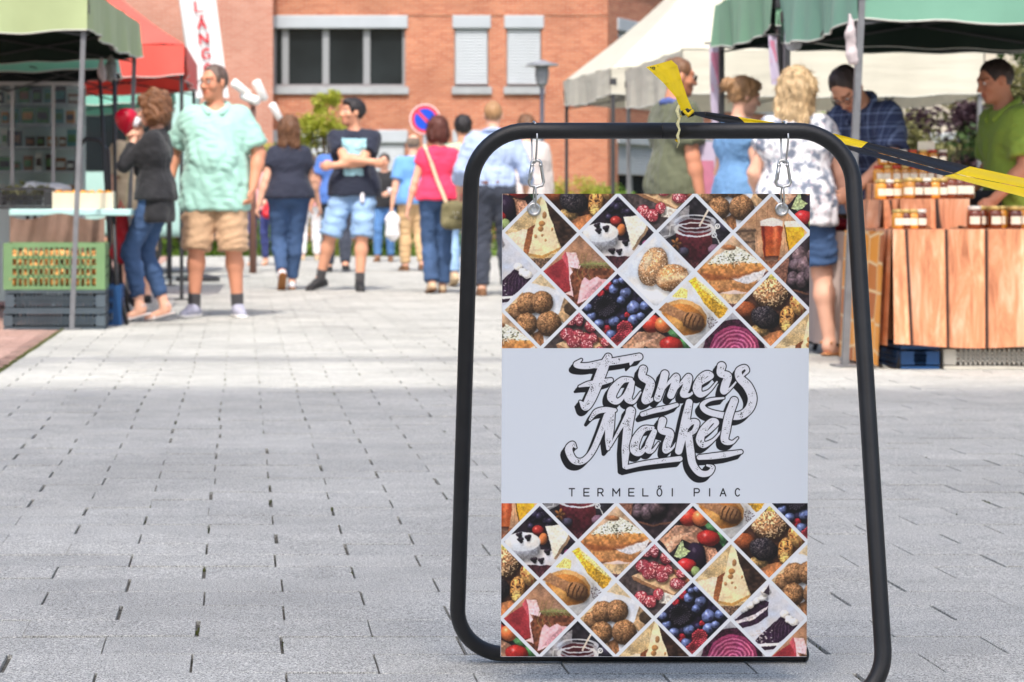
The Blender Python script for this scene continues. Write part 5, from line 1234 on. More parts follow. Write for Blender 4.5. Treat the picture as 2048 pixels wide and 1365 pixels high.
# pale teal trailer with a dark round wheel arch behind the stalls
tv = empty('food_trailer', (WX(270, 26.5), 26.5, 0), 'pale teal food trailer parked behind the left stalls', 'trailer')
M_van = mat('trailer_paint', lin((168, 204, 196)), .4, nscale=3, namt=.06); M_tyre = mat('tyre_rubber', (0.018, 0.018, 0.018), .8)
mb = MB(); mb.box(-2.2, .75, 0, 2, .45, 2.35); bevel(mb.build('body', M_van, tv), .08, 3)
mb = MB(); mb.box(-1.7, .4, -.01, -.002, 1.25, 2.05); mb.build('hatch', M_glass_dark, tv)
for x in (-1.3, .0):
    mb = MB(); mb.tube([(x, .06, .33), (x, .26, .33)], .325, 20); w_ = mb.build('wheel', M_tyre, tv, smooth=False); mb = MB(); mb.tube([(x, .05, .33), (x, .06, .33)], .19, 16); mb.build('rim', M_alu, w_)
mb = MB(); mb.box(.76, 1.4, .9, 1.0, .4, .48); mb.build('drawbar', M_pole_dark, tv)
# chair back hoop
ch = empty('bent_chair', (WX(185, 16.6), 16.6, 0), 'dark bent tube chair standing behind the left table', 'chair'); mb = MB(); hw = .13; zt_ = WZ(278, 16.6)
mb.tube([(-hw, 0, .02), (-hw, 0, .9), (-hw * .9, 0, zt_ - .08), (-hw * .4, 0, zt_), (hw * .4, 0, zt_ - .01), (hw * .9, 0, zt_ - .09), (hw, 0, .9), (hw, 0, .02)], .016, 8); mb.build('frame', M_pole_dark, ch, smooth=True)
mb = MB(); mb.box(-hw, hw, -.36, -.02, .45, .48); bevel(mb.build('seat', M_pole_dark, ch), .01)
for x in (-hw + .02, hw - .02): mb = MB(); mb.tube([(x, -.33, .449), (x, -.35, .003)], .013, 8); mb.build('leg', M_pole_dark, ch, smooth=True)
# plastic bags and cloth strips tied to the poles
def hang_bag(label, px, py0, py1, Y, m, w=.06, seed=0):
    z0, z1 = WZ(py1, Y), WZ(py0, Y); h = z1 - z0
    blob('hanging_bag', label, 'bag', (WX(px, Y), Y, z0), [rc((0, 0, h), (0, 0, h * .6), .012, w * .6, .03, n=(0, 1, 0), q=.7), rc((0, 0, h * .6), (.01, 0, w * .8), w * .6, w * .85, .04, n=(0, 1, 0), q=.7)], m, .01, crumple(.006, 50, seed), 'bags tied to the tent poles')
M_grey_film = mat('grey_film', lin((150, 150, 146)), .4, transl=.2, nscale=12, namt=.25, bump=.5, bscale=16); M_pink_film = mat('pinkish_film', lin((216, 204, 204)), .5, transl=.3, nscale=10, namt=.15, bump=.5, bscale=16)
hang_bag('crumpled clear bag tied to the green tent corner pole', 1583, 45, 102, 12.4, M_bag, .055, 1)
hang_bag('long pale fabric strip tied under the honey tent corner', 1701, 30, 134, 10.8, M_pink_film, .032, 2)
hang_bag('crumpled grey bag tied to the olive tent rear pole', 222, 112, 163, 16.3, M_grey_film, .05, 3)
hang_bag('pale crumpled bag tied to the second olive tent pole', 203, 118, 165, 16.2, M_pink_film, .035, 4)
# pole pair inside the left stall with its own tripod feet
for i, (px0, px1, lab) in enumerate(((200, 222, 'slim black pole leaning left inside the left stall'), (228, 229, 'slim black upright pole behind the left stall table'))):
    mb = MB(); a = W(px0, 160, 16.1); b = W(px1, 420, 16.1); b = Vector((WX(px1 + 4, 16.1), 16.1, 0)); root = empty('slim_pole', (b.x, 16.1, 0), lab, 'pole', 'poles in the left stall')
    mb.tube([(0, 0, .05), a - b], .013, 8); mb.build('shaft', M_pole_dark, root, smooth=True)
    for k in range(3):
        t = k * 2.09 + .5; mb = MB(); mb.tube([(0, 0, .32), (.10 * math.cos(t), .10 * math.sin(t), .15), (.22 * math.cos(t), .22 * math.sin(t), .01)], .010, 6); mb.build('foot', M_pole_dark, root, smooth=True)

# ------------------------------------------------------------------ honey stall
def planks_mat():
    m = bpy.data.materials.new('wood_print_cloth'); m.use_nodes = True; n = m.node_tree.nodes; l = m.node_tree.links; b = n['Principled BSDF']
    tc = n.new('ShaderNodeTexCoord'); sp = n.new('ShaderNodeSeparateXYZ'); l.new(tc.outputs['Object'], sp.inputs[0])
    ax = n.new('ShaderNodeMath'); ax.operation = 'MULTIPLY_ADD'; l.new(sp.outputs['Y'], ax.inputs[0]); ax.inputs[1].default_value = .9; l.new(sp.outputs['X'], ax.inputs[2])
    dv_ = n.new('ShaderNodeMath'); dv_.operation = 'DIVIDE'; l.new(ax.outputs[0], dv_.inputs[0]); dv_.inputs[1].default_value = .195
    fr = n.new('ShaderNodeMath'); fr.operation = 'FRACT'; l.new(dv_.outputs[0], fr.inputs[0]); fl = n.new('ShaderNodeMath'); fl.operation = 'FLOOR'; l.new(dv_.outputs[0], fl.inputs[0])
    cb = n.new('ShaderNodeCombineXYZ'); l.new(sp.outputs['X'], cb.inputs['X']); l.new(sp.outputs['Z'], cb.inputs['Z']); l.new(fl.outputs[0], cb.inputs['Y'])
    mp = n.new('ShaderNodeMapping'); mp.inputs['Scale'].default_value = (20, 3.0, 3.2); l.new(cb.outputs[0], mp.inputs['Vector'])
    no = n.new('ShaderNodeTexNoise'); no.inputs['Scale'].default_value = 1.0; no.inputs['Detail'].default_value = 9; no.inputs['Roughness'].default_value = .68; no.inputs['Distortion'].default_value = .8; l.new(mp.outputs[0], no.inputs['Vector'])
    cr = n.new('ShaderNodeValToRGB'); e = cr.color_ramp.elements; e[0].position = .28; e[0].color = (*lin((150, 88, 56)), 1); e[1].position = .78; e[1].color = (*lin((240, 202, 172)), 1); q = e.new(.5); q.color = (*lin((212, 144, 102)), 1); l.new(no.outputs['Fac'], cr.inputs['Fac'])
    g = n.new('ShaderNodeValToRGB'); g.color_ramp.interpolation = 'LINEAR'; ee = g.color_ramp.elements; ee[0].position = 0; ee[0].color = (.03, .02, .02, 1); ee[1].position = 1; ee[1].color = (.95, .8, .72, 1)
    for pos, c in ((.06, (.03, .02, .02, 1)), (.10, (.9, .85, .85, 1)), (.86, (1, 1, 1, 1)), (.92, (1.3, 1.35, 1.4, 1))): q = ee.new(pos); q.color = c
    l.new(fr.outputs[0], g.inputs['Fac']); mx = n.new('ShaderNodeMix'); mx.data_type = 'RGBA'; mx.blend_type = 'MULTIPLY'; mx.inputs['Factor'].default_value = 1; l.new(cr.outputs['Color'], mx.inputs['A']); l.new(g.outputs['Color'], mx.inputs['B'])
    l.new(mx.outputs['Result'], b.inputs['Base Color']); b.inputs['Roughness'].default_value = .55; return m
M_plank = planks_mat()
def hex_mat():
    m = bpy.data.materials.new('honeycomb_print'); m.use_nodes = True; n = m.node_tree.nodes; l = m.node_tree.links; b = n['Principled BSDF']
    tc = n.new('ShaderNodeTexCoord'); mp = n.new('ShaderNodeMapping'); mp.inputs['Scale'].default_value = (1, 7, 7); l.new(tc.outputs['Object'], mp.inputs['Vector'])
    v = n.new('ShaderNodeTexVoronoi'); v.feature = 'DISTANCE_TO_EDGE'; v.inputs['Randomness'].default_value = .25; l.new(mp.outputs[0], v.inputs['Vector']); v.inputs['Scale'].default_value = 1
    v2 = n.new('ShaderNodeTexVoronoi'); v2.inputs['Randomness'].default_value = .25; v2.inputs['Scale'].default_value = 1; l.new(mp.outputs[0], v2.inputs['Vector'])
    sp = n.new('ShaderNodeSeparateColor'); l.new(v2.outputs['Color'], sp.inputs[0])
    cr = n.new('ShaderNodeValToRGB'); e = cr.color_ramp.elements; e[0].position = .2; e[0].color = (*lin((176, 96, 40)), 1); e[1].position = .45; e[1].color = (*lin((226, 146, 44)), 1); l.new(sp.outputs[0], cr.inputs['Fac'])
    st = n.new('ShaderNodeMath'); st.operation = 'LESS_THAN'; l.new(v.outputs['Distance'], st.inputs[0]); st.inputs[1].default_value = .05
    mx = n.new('ShaderNodeMix'); mx.data_type = 'RGBA'; l.new(st.outputs[0], mx.inputs['Factor']); l.new(cr.outputs['Color'], mx.inputs['A']); mx.inputs['B'].default_value = (*lin((226, 190, 140)), 1)
    l.new(mx.outputs['Result'], b.inputs['Base Color']); b.inputs['Roughness'].default_value = .5; return m
M_hex = hex_mat()
HY0, HY1 = 10.7, 11.42; HX0 = WX(1785, HY0); HX1 = HX0 + 1.8; HZ = WZ(459, HY0)
folding_table('honey stall table under the wood print cloth', HX0 + .02, HX1 - .02, HY0 + .02, HY1 - .02, HZ - .006, M_pole_grey)
def drape(name, label, x0, x1, y0, y1, z, zb, m, cat='tablecloth', seed=0, left=True):
    """cloth over a box: top sheet plus front and left falls, one continuous sheet"""
    root = empty(name, ((x0 + x1) / 2, (y0 + y1) / 2, 0), label, cat); ox, oy = root.location.x, root.location.y
    mb = MB(); mb.grid(lambda u, v: (x0 + (x1 - x0) * u - ox, y0 + (y1 - y0) * v - oy, z + .001 * math.sin(u * 20)), 12, 6); mb.build('top', m, root, smooth=True)
    mb = MB(); mb.grid(lambda u, v: (x0 + (x1 - x0) * u - ox, y0 - .004 - .012 * v * (1 + math.sin(u * 17 + seed)) - oy, z - (z - zb - .012 * math.sin(u * 12 + 1 + seed)) * v), 50, 8); mb.build('front_fall', m, root, smooth=True)
    if left:
        mb = MB(); mb.grid(lambda u, v: (x0 - .004 - .012 * v * (1 + math.sin(u * 9 + seed)) - ox, y0 + (y1 - y0) * u - oy, z - (z - zb) * v), 12, 8); mb.build('left_fall', m, root, smooth=True)
    return root
drape('tablecloth', 'long wood plank print tablecloth of the honey stall', HX0, HX1, HY0, HY1, HZ, WZ(692, HY0), M_plank, seed=1)
mb = MB(); y0_, y1_ = HY0 - .012, HY1; zb_ = .02
mb.grid(lambda u, v: (HX0 - .045 - .03 * v + .01 * math.sin(u * 8), y0_ + (y1_ - y0_) * u, (HZ - .01) * (1 - v) + zb_ * v), 10, 10); o = mb.build('honeycomb_banner', M_hex, smooth=True); tag(o, 'orange honeycomb print panel hanging on the left end of the honey table', 'banner')
# tiers on the table
def step(label, x0, x1, y0, y1, z0, z1): drape('display_step', label, x0, x1, y0, y1, z1, z0 + .004, M_plank, 'display step', seed=3)
S1 = (WX(1800, 10.95), WX(1938, 10.95), 10.95, 11.38, HZ, WZ(398, 10.95)); step('lower wood print step on the honey table', *S1)
S2 = (WX(1745, 11.5), WX(1915, 11.5), 11.5, 11.62, .0, WZ(366, 11.5)); step('tall narrow wood print stand behind the honey table', *S2)
S3 = (WX(1752, 11.12), WX(1797, 11.12), 11.0, 11.36, HZ, WZ(400, 11.1)); step('small wood print step at the left end of the honey table', *S3)
M_honey = mat('honey_glass', lin((104, 44, 14)), .08, coat=.6, nscale=6, namt=.3, obj_rand=.35); M_honey2 = mat('pale_honey_glass', lin((206, 140, 48)), .08, coat=.6, nscale=6, namt=.2, obj_rand=.25)
M_lid = mat('gold_lid', lin((206, 178, 110)), .35, metal=.5); M_lid_w = mat('white_lid', lin((220, 216, 206)), .4); M_label = mat('jar_label', lin((236, 228, 206)), .6, nscale=18, namt=.12); M_lid_r = mat('red_lid', lin((190, 70, 50)), .4)
def jar_proto(hm, lm):
    body = MB(); body.lathe([(.026, 0), (.031, .004), (.032, .012), (.032, .062), (.030, .074), (.024, .082)], seg=16)
    lid = MB(); lid.lathe([(.027, .0825), (.0285, .084), (.0285, .098), (.027, .100)], seg=16)
    lab = MB(); lab.grid(lambda u, v: (.0327 * math.sin(-.72 + 1.44 * u), -.0327 * math.cos(-.72 + 1.44 * u), .020 + .034 * v), 10, 2)
    return (body.mesh('body', hm, True), lid.mesh('lid', lm, True), lab.mesh('label', M_label, True))
PJ = [jar_proto(M_honey, M_lid), jar_proto(M_honey, M_lid_w), jar_proto(M_honey2, M_lid), jar_proto(M_honey2, M_lid_r)]
ORDW = ('first', 'second', 'third', 'fourth', 'fifth', 'sixth', 'seventh', 'eighth', 'ninth')
def jar(x, y, z, k, s, label, group, i=0):
    label = label.replace('#', ORDW[i])
    r = empty('honey_jar', (x, y, z + .0015), label, 'jar', group, random.uniform(-.5, .3)); s *= 1.12; r.scale = (s, s, s)
    for nm, me in zip(('body', 'lid', 'label'), PJ[k]): link(nm, me, r)
rj = random.Random(6)
for i in range(5): jar(WX(1949 + i * 20, 10.9), 10.9 + (i % 2) * .05, HZ + .0, (1, 0, 0, 2, 0)[i], 1.0, '# front row jar from the left at the honey table right end', 'jars at the right end of the table', i)
for i in range(6): jar(WX(1948 + i * 22, 11.1), 11.08, HZ, (2, 0, 1, 0, 2, 0)[i], 1.0, '# back row jar from the left at the honey table right end', 'back jars at the right end of the table', i)
for i in range(8): jar(WX(1814 + i * 16.5, 11.1), 11.06, S1[5], (2, 0, 1, 2, 0, 0, 1, 0)[i], .92 if i < 5 else 1.05, '# jar from the left in the front row on the lower wood print step', 'front jars on the step', i)
for i in range(8): jar(WX(1816 + i * 16.5, 11.28), 11.26, S1[5], rj.randrange(4), .9, '# jar from the left in the back row on the lower wood print step', 'back jars on the step', i)
for i in range(9): jar(WX(1757 + i * 17.5, 11.56), 11.56, S2[5], (3, 2, 3, 2, 3, 2, 1, 3, 2)[i], .8, '# small jar from the left on the tall narrow wood print stand', 'jars on the tall stand', i)
for i in range(3): jar(WX(1757 + i * 16, 11.2), 11.16, S3[5], (2, 1, 2)[i], .9, '# jar from the left on the small left wood print step', 'jars on the small step', i)
for i in range(4): jar(WX(1796 + i * 15, 10.8), 10.80, HZ, (2, 0, 2, 1)[i], .85, '# small jar from the left at the honey table front corner', 'jars at the front left corner', i)
for i in range(7): jar(WX(1766 + i * 20, 11.57), 11.575, S2[5] + .092, (3, 2, 1, 3, 2, 3, 1)[i], .72, '# small jar from the left stacked on top of the tall stand jars', 'stacked jars on the tall stand', i)
# price card
pc = empty('price_card', (WX(1857, 11.56), 11.6, S2[5] + .002), 'small white and orange card standing above the honey jars', 'card'); h_ = WZ(284, 11.6) - S2[5]
mb = MB(); mb.box(-.006, .006, .0, .006, 0, h_ - .08); mb.build('stem', M_white_metal, pc)
mb = MB(); mb.box(-.045, .045, -.004, -.001, h_ - .079, h_); mb.build('card', M_label, pc); mb = MB(); mb.box(-.04, .04, -.006, -.0045, h_ - .072, h_ - .045); mb.build('print', mat('orange_print', lin((226, 150, 110)), .6), pc)
crate('plastic_crate', 'dark blue crate under the front left corner of the honey table', (WX(1828, 10.85), 11.0, .001), WX(1866, 10.85) - WX(1790, 10.85), .5, .115, M_cr_blue, 'crates under the honey table', 3, 12)
crate('plastic_crate', 'cream white slatted crate under the middle of the honey table', (WX(1978, 10.8), 11.0, .001), WX(2075, 10.8) - WX(1882, 10.8), .5, .125, M_cr_white, 'crates under the honey table', 4, 15)
# side table with pinkish cloth beyond it
M_pinkcloth = mat('pinkish_cloth', lin((186, 168, 160)), .85, nscale=5, namt=.12); M_brownwood = mat('brown_panel', lin((140, 84, 66)), .7, nscale=12, namt=.3, stretch=(8, 8, 1))
SX0, SX1 = WX(1652, 11.75), WX(1738, 11.75)
folding_table('small side table left of the honey stall', SX0 + .01, SX1 - .01, 11.77, 12.2, .655, M_brownwood)
drape('tablecloth', 'pinkish grey cloth on the side table behind the stand leg', SX0, SX1, 11.75, 12.22, .665, .06, M_pinkcloth, seed=5)
b_ = Vector(((SX0 + SX1) / 2 - .04, 11.9, .67)); M_melon = mat('red_cloth', lin((150, 30, 44)), .7, nscale=8, namt=.2)
blob('red_cloth', 'dark red folded cloth on the side table', 'cloth', b_, [el((0, 0, .035), (.1, .08, .035)), el((.06, .02, .03), (.07, .06, .03))], M_melon, .01, crumple(.004, 50, 6))
M_banana = mat('yellow_peel', lin((230, 206, 110)), .5, nscale=8, namt=.1)
mb = MB(); pts = [(-.09 + .018 * i, .02 * math.sin(i * .4), .03 + .045 * math.sin(math.pi * i / 10)) for i in range(11)]; mb.tube(pts, [.006] + [.02] * 9 + [.008], 8); o = mb.build('yellow_squash', M_banana, smooth=True); o.location = ((SX0 + SX1) / 2 - .02, 12.05, .667); tag(o, 'curved yellow squash on the side table', 'squash')
M_wicker = mat('wicker', lin((150, 120, 84)), .8, nscale=40, namt=.4, bump=.8, bscale=60)
mb = MB(); mb.lathe([(.07, 0), (.085, .03), (.095, .085), (.10, .09), (.09, .09), (.08, .03), (.06, .012)], seg=18); o = mb.build('wicker_basket', M_wicker, smooth=True); o.location = (SX1 - .12, 12.08, .667); tag(o, 'small wicker basket on the side table', 'basket')

# ------------------------------------------------------------------ flag, lamps, signs, balloon
M_flag = mat('white_flag_cloth', lin((244, 240, 238)), .8, transl=.3, nscale=4, namt=.04); M_flag_red = mat('flag_red_ink', lin((206, 52, 62)), .8)
FY = 24.0; fb = Vector((WX(418, FY), FY, 0)); flag = empty('banner_flag', fb, 'tall white leaning banner with red letters LANGOS behind the mint polo man', 'banner')
zA, zB = WZ(196, FY), WZ(-60, FY)
def fpt(u, v):   # u across, v from bottom to top
    xl_ = WX(390 + (353 - 390) * v, FY); xr2 = WX(458 + (424 - 458) * v, FY); return Vector((xl_ + (xr2 - xl_) * u, FY + .02 * math.sin(v * 6) * math.sin(u * 3.1), zA + (zB - zA) * v)) - fb
mb = MB(); mb.grid(fpt, 6, 30); mb.build('cloth', M_flag, flag, smooth=True)
mb = MB(); mb.tube([(fpt(0, 0).x + .03, .03, 0.02), fpt(0, 0) + Vector((-.012, .03, 0)), fpt(0, .5) + Vector((-.012, .03, 0)), fpt(0, 1) + Vector((-.012, .03, .1))], .014, 8); mb.build('pole', M_alu, flag, smooth=True)
mb = MB(); mb.lathe([(.24, .002), (.24, .05), (.05, .09), (.03, .14)], c=(fpt(0, 0).x + .03, .03, 0), seg=20); mb.build('base', M_pole_dark, flag)
GLY = {'L': [[(0, 1), (0, 0), (.8, 0)]], 'A': [[(0, 0), (.4, 1), (.8, 0)], [(.15, .35), (.65, .35)], [(.35, 1.12), (.55, 1.3)]], 'N': [[(0, 0), (0, 1), (.8, 0), (.8, 1)]], 'G': [[(.75, .85), (.4, 1), (.08, .75), (.05, .3), (.35, 0), (.7, .1), (.75, .42), (.45, .42)]],
       'O': [[(.4, 1), (.08, .75), (.08, .25), (.4, 0), (.72, .25), (.72, .75), (.4, 1)]], 'S': [[(.72, .85), (.4, 1), (.1, .8), (.4, .52), (.72, .25), (.4, 0), (.06, .15)]]}
for ch_, py in zip('LANGOS', (14, 48, 78, 108, 138, 168)):
    v = (WZ(py, FY) - zA) / (zB - zA); c = fpt(.5, v); mb = MB(); s = .108; rot = -.09
    for pl_ in GLY[ch_]:
        for (a, b) in zip(pl_[:-1], pl_[1:]):
            A = Vector(((a[0] - .4) * s, 0, (a[1] - .5) * s)); B = Vector(((b[0] - .4) * s, 0, (b[1] - .5) * s))
            d = (B - A).normalized(); nn2 = Vector((-d.z, 0, d.x)) * (.013 if abs(d.z) > .3 else .006); A = A - d * .004; B = B + d * .004
            q = [A - nn2, B - nn2, B + nn2, A + nn2]; q = [Vector((p.x * math.cos(rot) + p.z * math.sin(rot), -.026, -p.x * math.sin(rot) + p.z * math.cos(rot))) + c for p in q]; mb.add(q, [(0, 1, 2, 3)])
    mb.build('letter', M_flag_red, flag)
M_lampwhite = mat('lamp_white', lin((244, 242, 236)), .4); M_lamppole = mat('lamp_brown_pole', lin((120, 84, 72)), .5)
def spot_lamp(label, px, Y, heads, zt):
    b = Vector((WX(px, Y), Y, 0)); r = empty('spot_lamp', b, label, 'street lamp', 'white spot lamps'); mb = MB(); mb.tube([(0, 0, 0), (0, 0, zt - .12)], [.045, .032], 10); mb.build('pole', M_lamppole, r, smooth=True)
    for (hx_, hy_, dx, dz) in heads:
        c = W(hx_, hy_, Y - .05) - b; d = Vector((dx, -.35, dz)).normalized(); mb = MB(); mb.tube([c - d * .14, c - d * .12, c + d * .12, c + d * .13], [.03, .048, .056, .05], 14); hd = mb.build('lamp_head', M_lampwhite, r, smooth=True)
        mb = MB(); mb.tube([c - d * .05, Vector((0, 0, zt - .13))], .014, 6); mb.build('bracket', M_lamppole, hd)
spot_lamp('brown post with three white spot lamps beside the mint polo shoulder', 506, 27, ((482, 177, -.75, .55), (500, 197, .5, -.2), (521, 181, -.45, .85)), WZ(196, 27))
spot_lamp('post with a single white spot lamp above the woman in navy', 560, 31, ((552, 224, -.45, .8),), WZ(236, 31))
M_lampgrey = mat('lamp_grey', lin((128, 132, 138)), .45)
LYd = 40; b = Vector((WX(1084, LYd), LYd, 0)); r = empty('street_lamp', b, 'grey lantern street lamp with flat disc hood before the brick wall', 'street lamp'); zl = WZ(128, LYd)
mb = MB(); mb.lathe([(.06, 0), (.06, .4), (.042, .5), (.038, WZ(176, LYd))], seg=12); mb.build('pole', mat('lamp_pole_dark', lin((60, 62, 74)), .5), r, smooth=True)
mb = MB(); mb.lathe([(.30, zl - .04), (.29, zl - .01), (.10, zl + .04), (.03, zl + .07)], seg=20); mb.build('hood', M_lampgrey, r)
mb = MB(); mb.lathe([(.05, WZ(175, LYd)), (.10, WZ(168, LYd)), (.13, WZ(150, LYd)), (.12, zl - .045)], seg=14); mb.build('lantern', M_lampgrey, r)
M_sign_red = mat('sign_red', lin((214, 60, 72)), .4); M_sign_blue = mat('sign_blue', lin((16, 70, 190)), .4); M_sign_white = mat('sign_white', lin((236, 214, 214)), .4)
def no_parking(label, px, py, Y, rad):
    b = Vector((WX(px, Y), Y, 0)); r = empty('no_parking_sign', b, label, 'road sign', 'no parking signs'); z = WZ(py, Y)
    mb = MB(); mb.tube([(0, .03, 0), (0, .03, z + rad)], .03, 10); mb.build('post', M_lampgrey, r, smooth=True)
    def disc(rr, y, th): mb = MB(); mb.tube([(0, y + th, z), (0, y, z)], rr, 36); return mb
    p = disc(rad, -.012, .01).build('plate', M_sign_white, r); disc(rad * .93, -.015, .0025).build('red_ring', M_sign_red, p); disc(rad * .70, -.018, .0025).build('blue_disc', M_sign_blue, p)
    mb = MB(); d = Vector((.707, 0, -.707)) * rad * .70; n_ = Vector((.707, 0, .707)) * rad * .10; c = Vector((0, -.0205, z)); mb.add([c - d - n_, c + d - n_, c + d + n_, c - d + n_], [(0, 1, 2, 3)]); mb.add([c - d - n_ , c + d - n_, c + d + n_, c - d + n_], [(3, 2, 1, 0)]); mb.f = mb.f[:1]; mb.m = mb.m[:1]; mb.build('red_bar', M_sign_red, p)
no_parking('round blue and red no parking sign behind the woman in pink', 850, 239, 31, .215)
no_parking('round blue and red no parking sign behind the lime shirt vendor', 1986, 286, 24, .15)
M_balloon = mat('red_balloon', lin((226, 30, 62)), .25, transl=.25, coat=.3)
b = W(253, 241, 15.9); r = empty('balloon', b, 'red balloon floating beside the woman in black', 'balloon'); mb = MB(); mb.lathe([(.006, -.112), (.012, -.103), (.004, -.098), (.02, -.09), (.055, -.06), (.08, -.015), (.086, .02), (.075, .055), (.045, .08), (.004, .088)], seg=20); mb.build('skin', M_balloon, r, smooth=True)
mb = MB(); mb.tube([(0, 0, -.11), (.02, .05, -.35), (-.01, .1, -.6), (-.1, .18, -.75)], .0025, 5); mb.build('string', M_string, r)

# lavender and pink cloth banners by the green tents
M_lav = mat('lavender_print', lin((196, 184, 206)), .8, nscale=5, namt=.12); M_pinkp = mat('pink_print', lin((206, 130, 156)), .8, nscale=7, namt=.2)
for i, (pa, pb, ya, yb, Y, lab) in enumerate(((1418, 1443, 88, 262, 14.22, 'narrow pink and lavender banner hanging at the lighter green tent corner'), (1536, 1553, 72, 170, 12.5, 'short lavender strip hanging between the two green tents'))):
    r = empty('cloth_banner', (WX((pa + pb) / 2, Y), Y, WZ(yb, Y)), lab, 'banner', 'small banners at the green tents'); w = (WX(pb, Y) - WX(pa, Y)) / 2; h = WZ(ya, Y) - WZ(yb, Y)
    mb = MB(); mb.grid(lambda u, v: (-w + 2 * w * u + .02 * (1 - v), .012 * math.sin(u * 5 + v * 4), h * v), 6, 14); mb.build('cloth', M_lav, r, smooth=True)
    mb = MB(); mb.grid(lambda u, v: (-w * .8 + 1.3 * w * u + .02 * (1 - v * .5 - .4), -.006 + .012 * math.sin(u * 4 + v * 4), h * (.45 + .45 * v)), 6, 10); mb.build('print', M_pinkp, r, smooth=True)
    mb = MB(); mb.tube([(-w - .03, 0, h + .004), (w + .03, 0, h + .004)], .006, 6); mb.build('rod', M_pole_dark, r)
r = empty('poster_board', (WX(1412, 14.0), 14.0, 0), 'lavender poster board standing behind the olive tee man', 'poster board'); h0, h1_ = .25, WZ(284, 14.0)
mb = MB(); mb.box(-.06, .06, 0, .02, h0, h1_); mb.build('panel', M_lav, r); mb = MB(); mb.box(-.05, .05, -.004, -.001, h0 + .2, h1_ - .12); mb.build('print', M_pinkp, r)
for x in (-.045, .045): mb = MB(); mb.tube([(x, .03, h1_ * .9), (x, .12, .003)], .01, 6); mb.build('leg', M_pole_dark, r)
mb = MB(); mb.box(-.055, .055, .002, .018, .003, h0 - .002); mb.build('stand', M_pole_dark, r)
# ------------------------------------------------------------------ people
def skin_mat(name, rgb):
    if name in MATS: return MATS[name]
    m = mat(name, lin(rgb), .5, nscale=7, namt=.06, spec=.35, bump=.05, bscale=120); n = m.node_tree.nodes; l = m.node_tree.links; b = n['Principled BSDF']
    src = b.inputs['Base Color'].links[0].from_socket; at_ = n.new('ShaderNodeAttribute'); at_.attribute_name = 'tint'
    mx = n.new('ShaderNodeMix'); mx.data_type = 'RGBA'; mx.blend_type = 'MULTIPLY'; mx.inputs['Factor'].default_value = 1; l.new(src, mx.inputs['A']); l.new(at_.outputs['Color'], mx.inputs['B']); l.new(mx.outputs['Result'], b.inputs['Base Color'])
    b.inputs['Subsurface Weight'].default_value = .0; return m
SK_TAN = skin_mat('skin_tanned', (206, 142, 112)); SK_FAIR = skin_mat('skin_fair', (224, 172, 146)); SK_MID = skin_mat('skin_medium', (214, 156, 126))
def cloth_mat(name, rgb, amt=.1, sc=6.0, bs=22, rough=.85): return mat(name, lin(rgb), rough, nscale=sc, namt=amt, bump=.35, bscale=bs, sheen=.15)
def denim(name, rgb): return mat(name, lin(rgb), .85, nscale=5, namt=.28, bump=.3, bscale=60, detail=6)
def hair_mat(name, rgb): return mat(name, lin(rgb), .5, nscale=30, namt=.4, bump=.8, bscale=90, stretch=(1, 1, .25))
def floral_mat():
    m = bpy.data.materials.new('floral_print'); m.use_nodes = True; n = m.node_tree.nodes; l = m.node_tree.links; b = n['Principled BSDF']; tc = n.new('ShaderNodeTexCoord')
    v = n.new('ShaderNodeTexVoronoi'); v.inputs['Scale'].default_value = 26; l.new(tc.outputs['Object'], v.inputs['Vector']); no = n.new('ShaderNodeTexNoise'); no.inputs['Scale'].default_value = 16; no.inputs['Detail'].default_value = 4; l.new(tc.outputs['Object'], no.inputs['Vector'])
    cr = n.new('ShaderNodeValToRGB'); e = cr.color_ramp.elements; e[0].position = .40; e[0].color = (*lin((116, 124, 140)), 1); e[1].position = .52; e[1].color = (*lin((232, 232, 236)), 1); l.new(no.outputs['Fac'], cr.inputs['Fac'])
    st = n.new('ShaderNodeMath'); st.operation = 'LESS_THAN'; l.new(v.outputs['Distance'], st.inputs[0]); st.inputs[1].default_value = .22; mx = n.new('ShaderNodeMix'); mx.data_type = 'RGBA'; l.new(st.outputs[0], mx.inputs['Factor']); l.new(cr.outputs['Color'], mx.inputs['A']); mx.inputs['B'].default_value = (*lin((206, 190, 196)), 1)
    l.new(mx.outputs['Result'], b.inputs['Base Color']); b.inputs['Roughness'].default_value = .85; return m
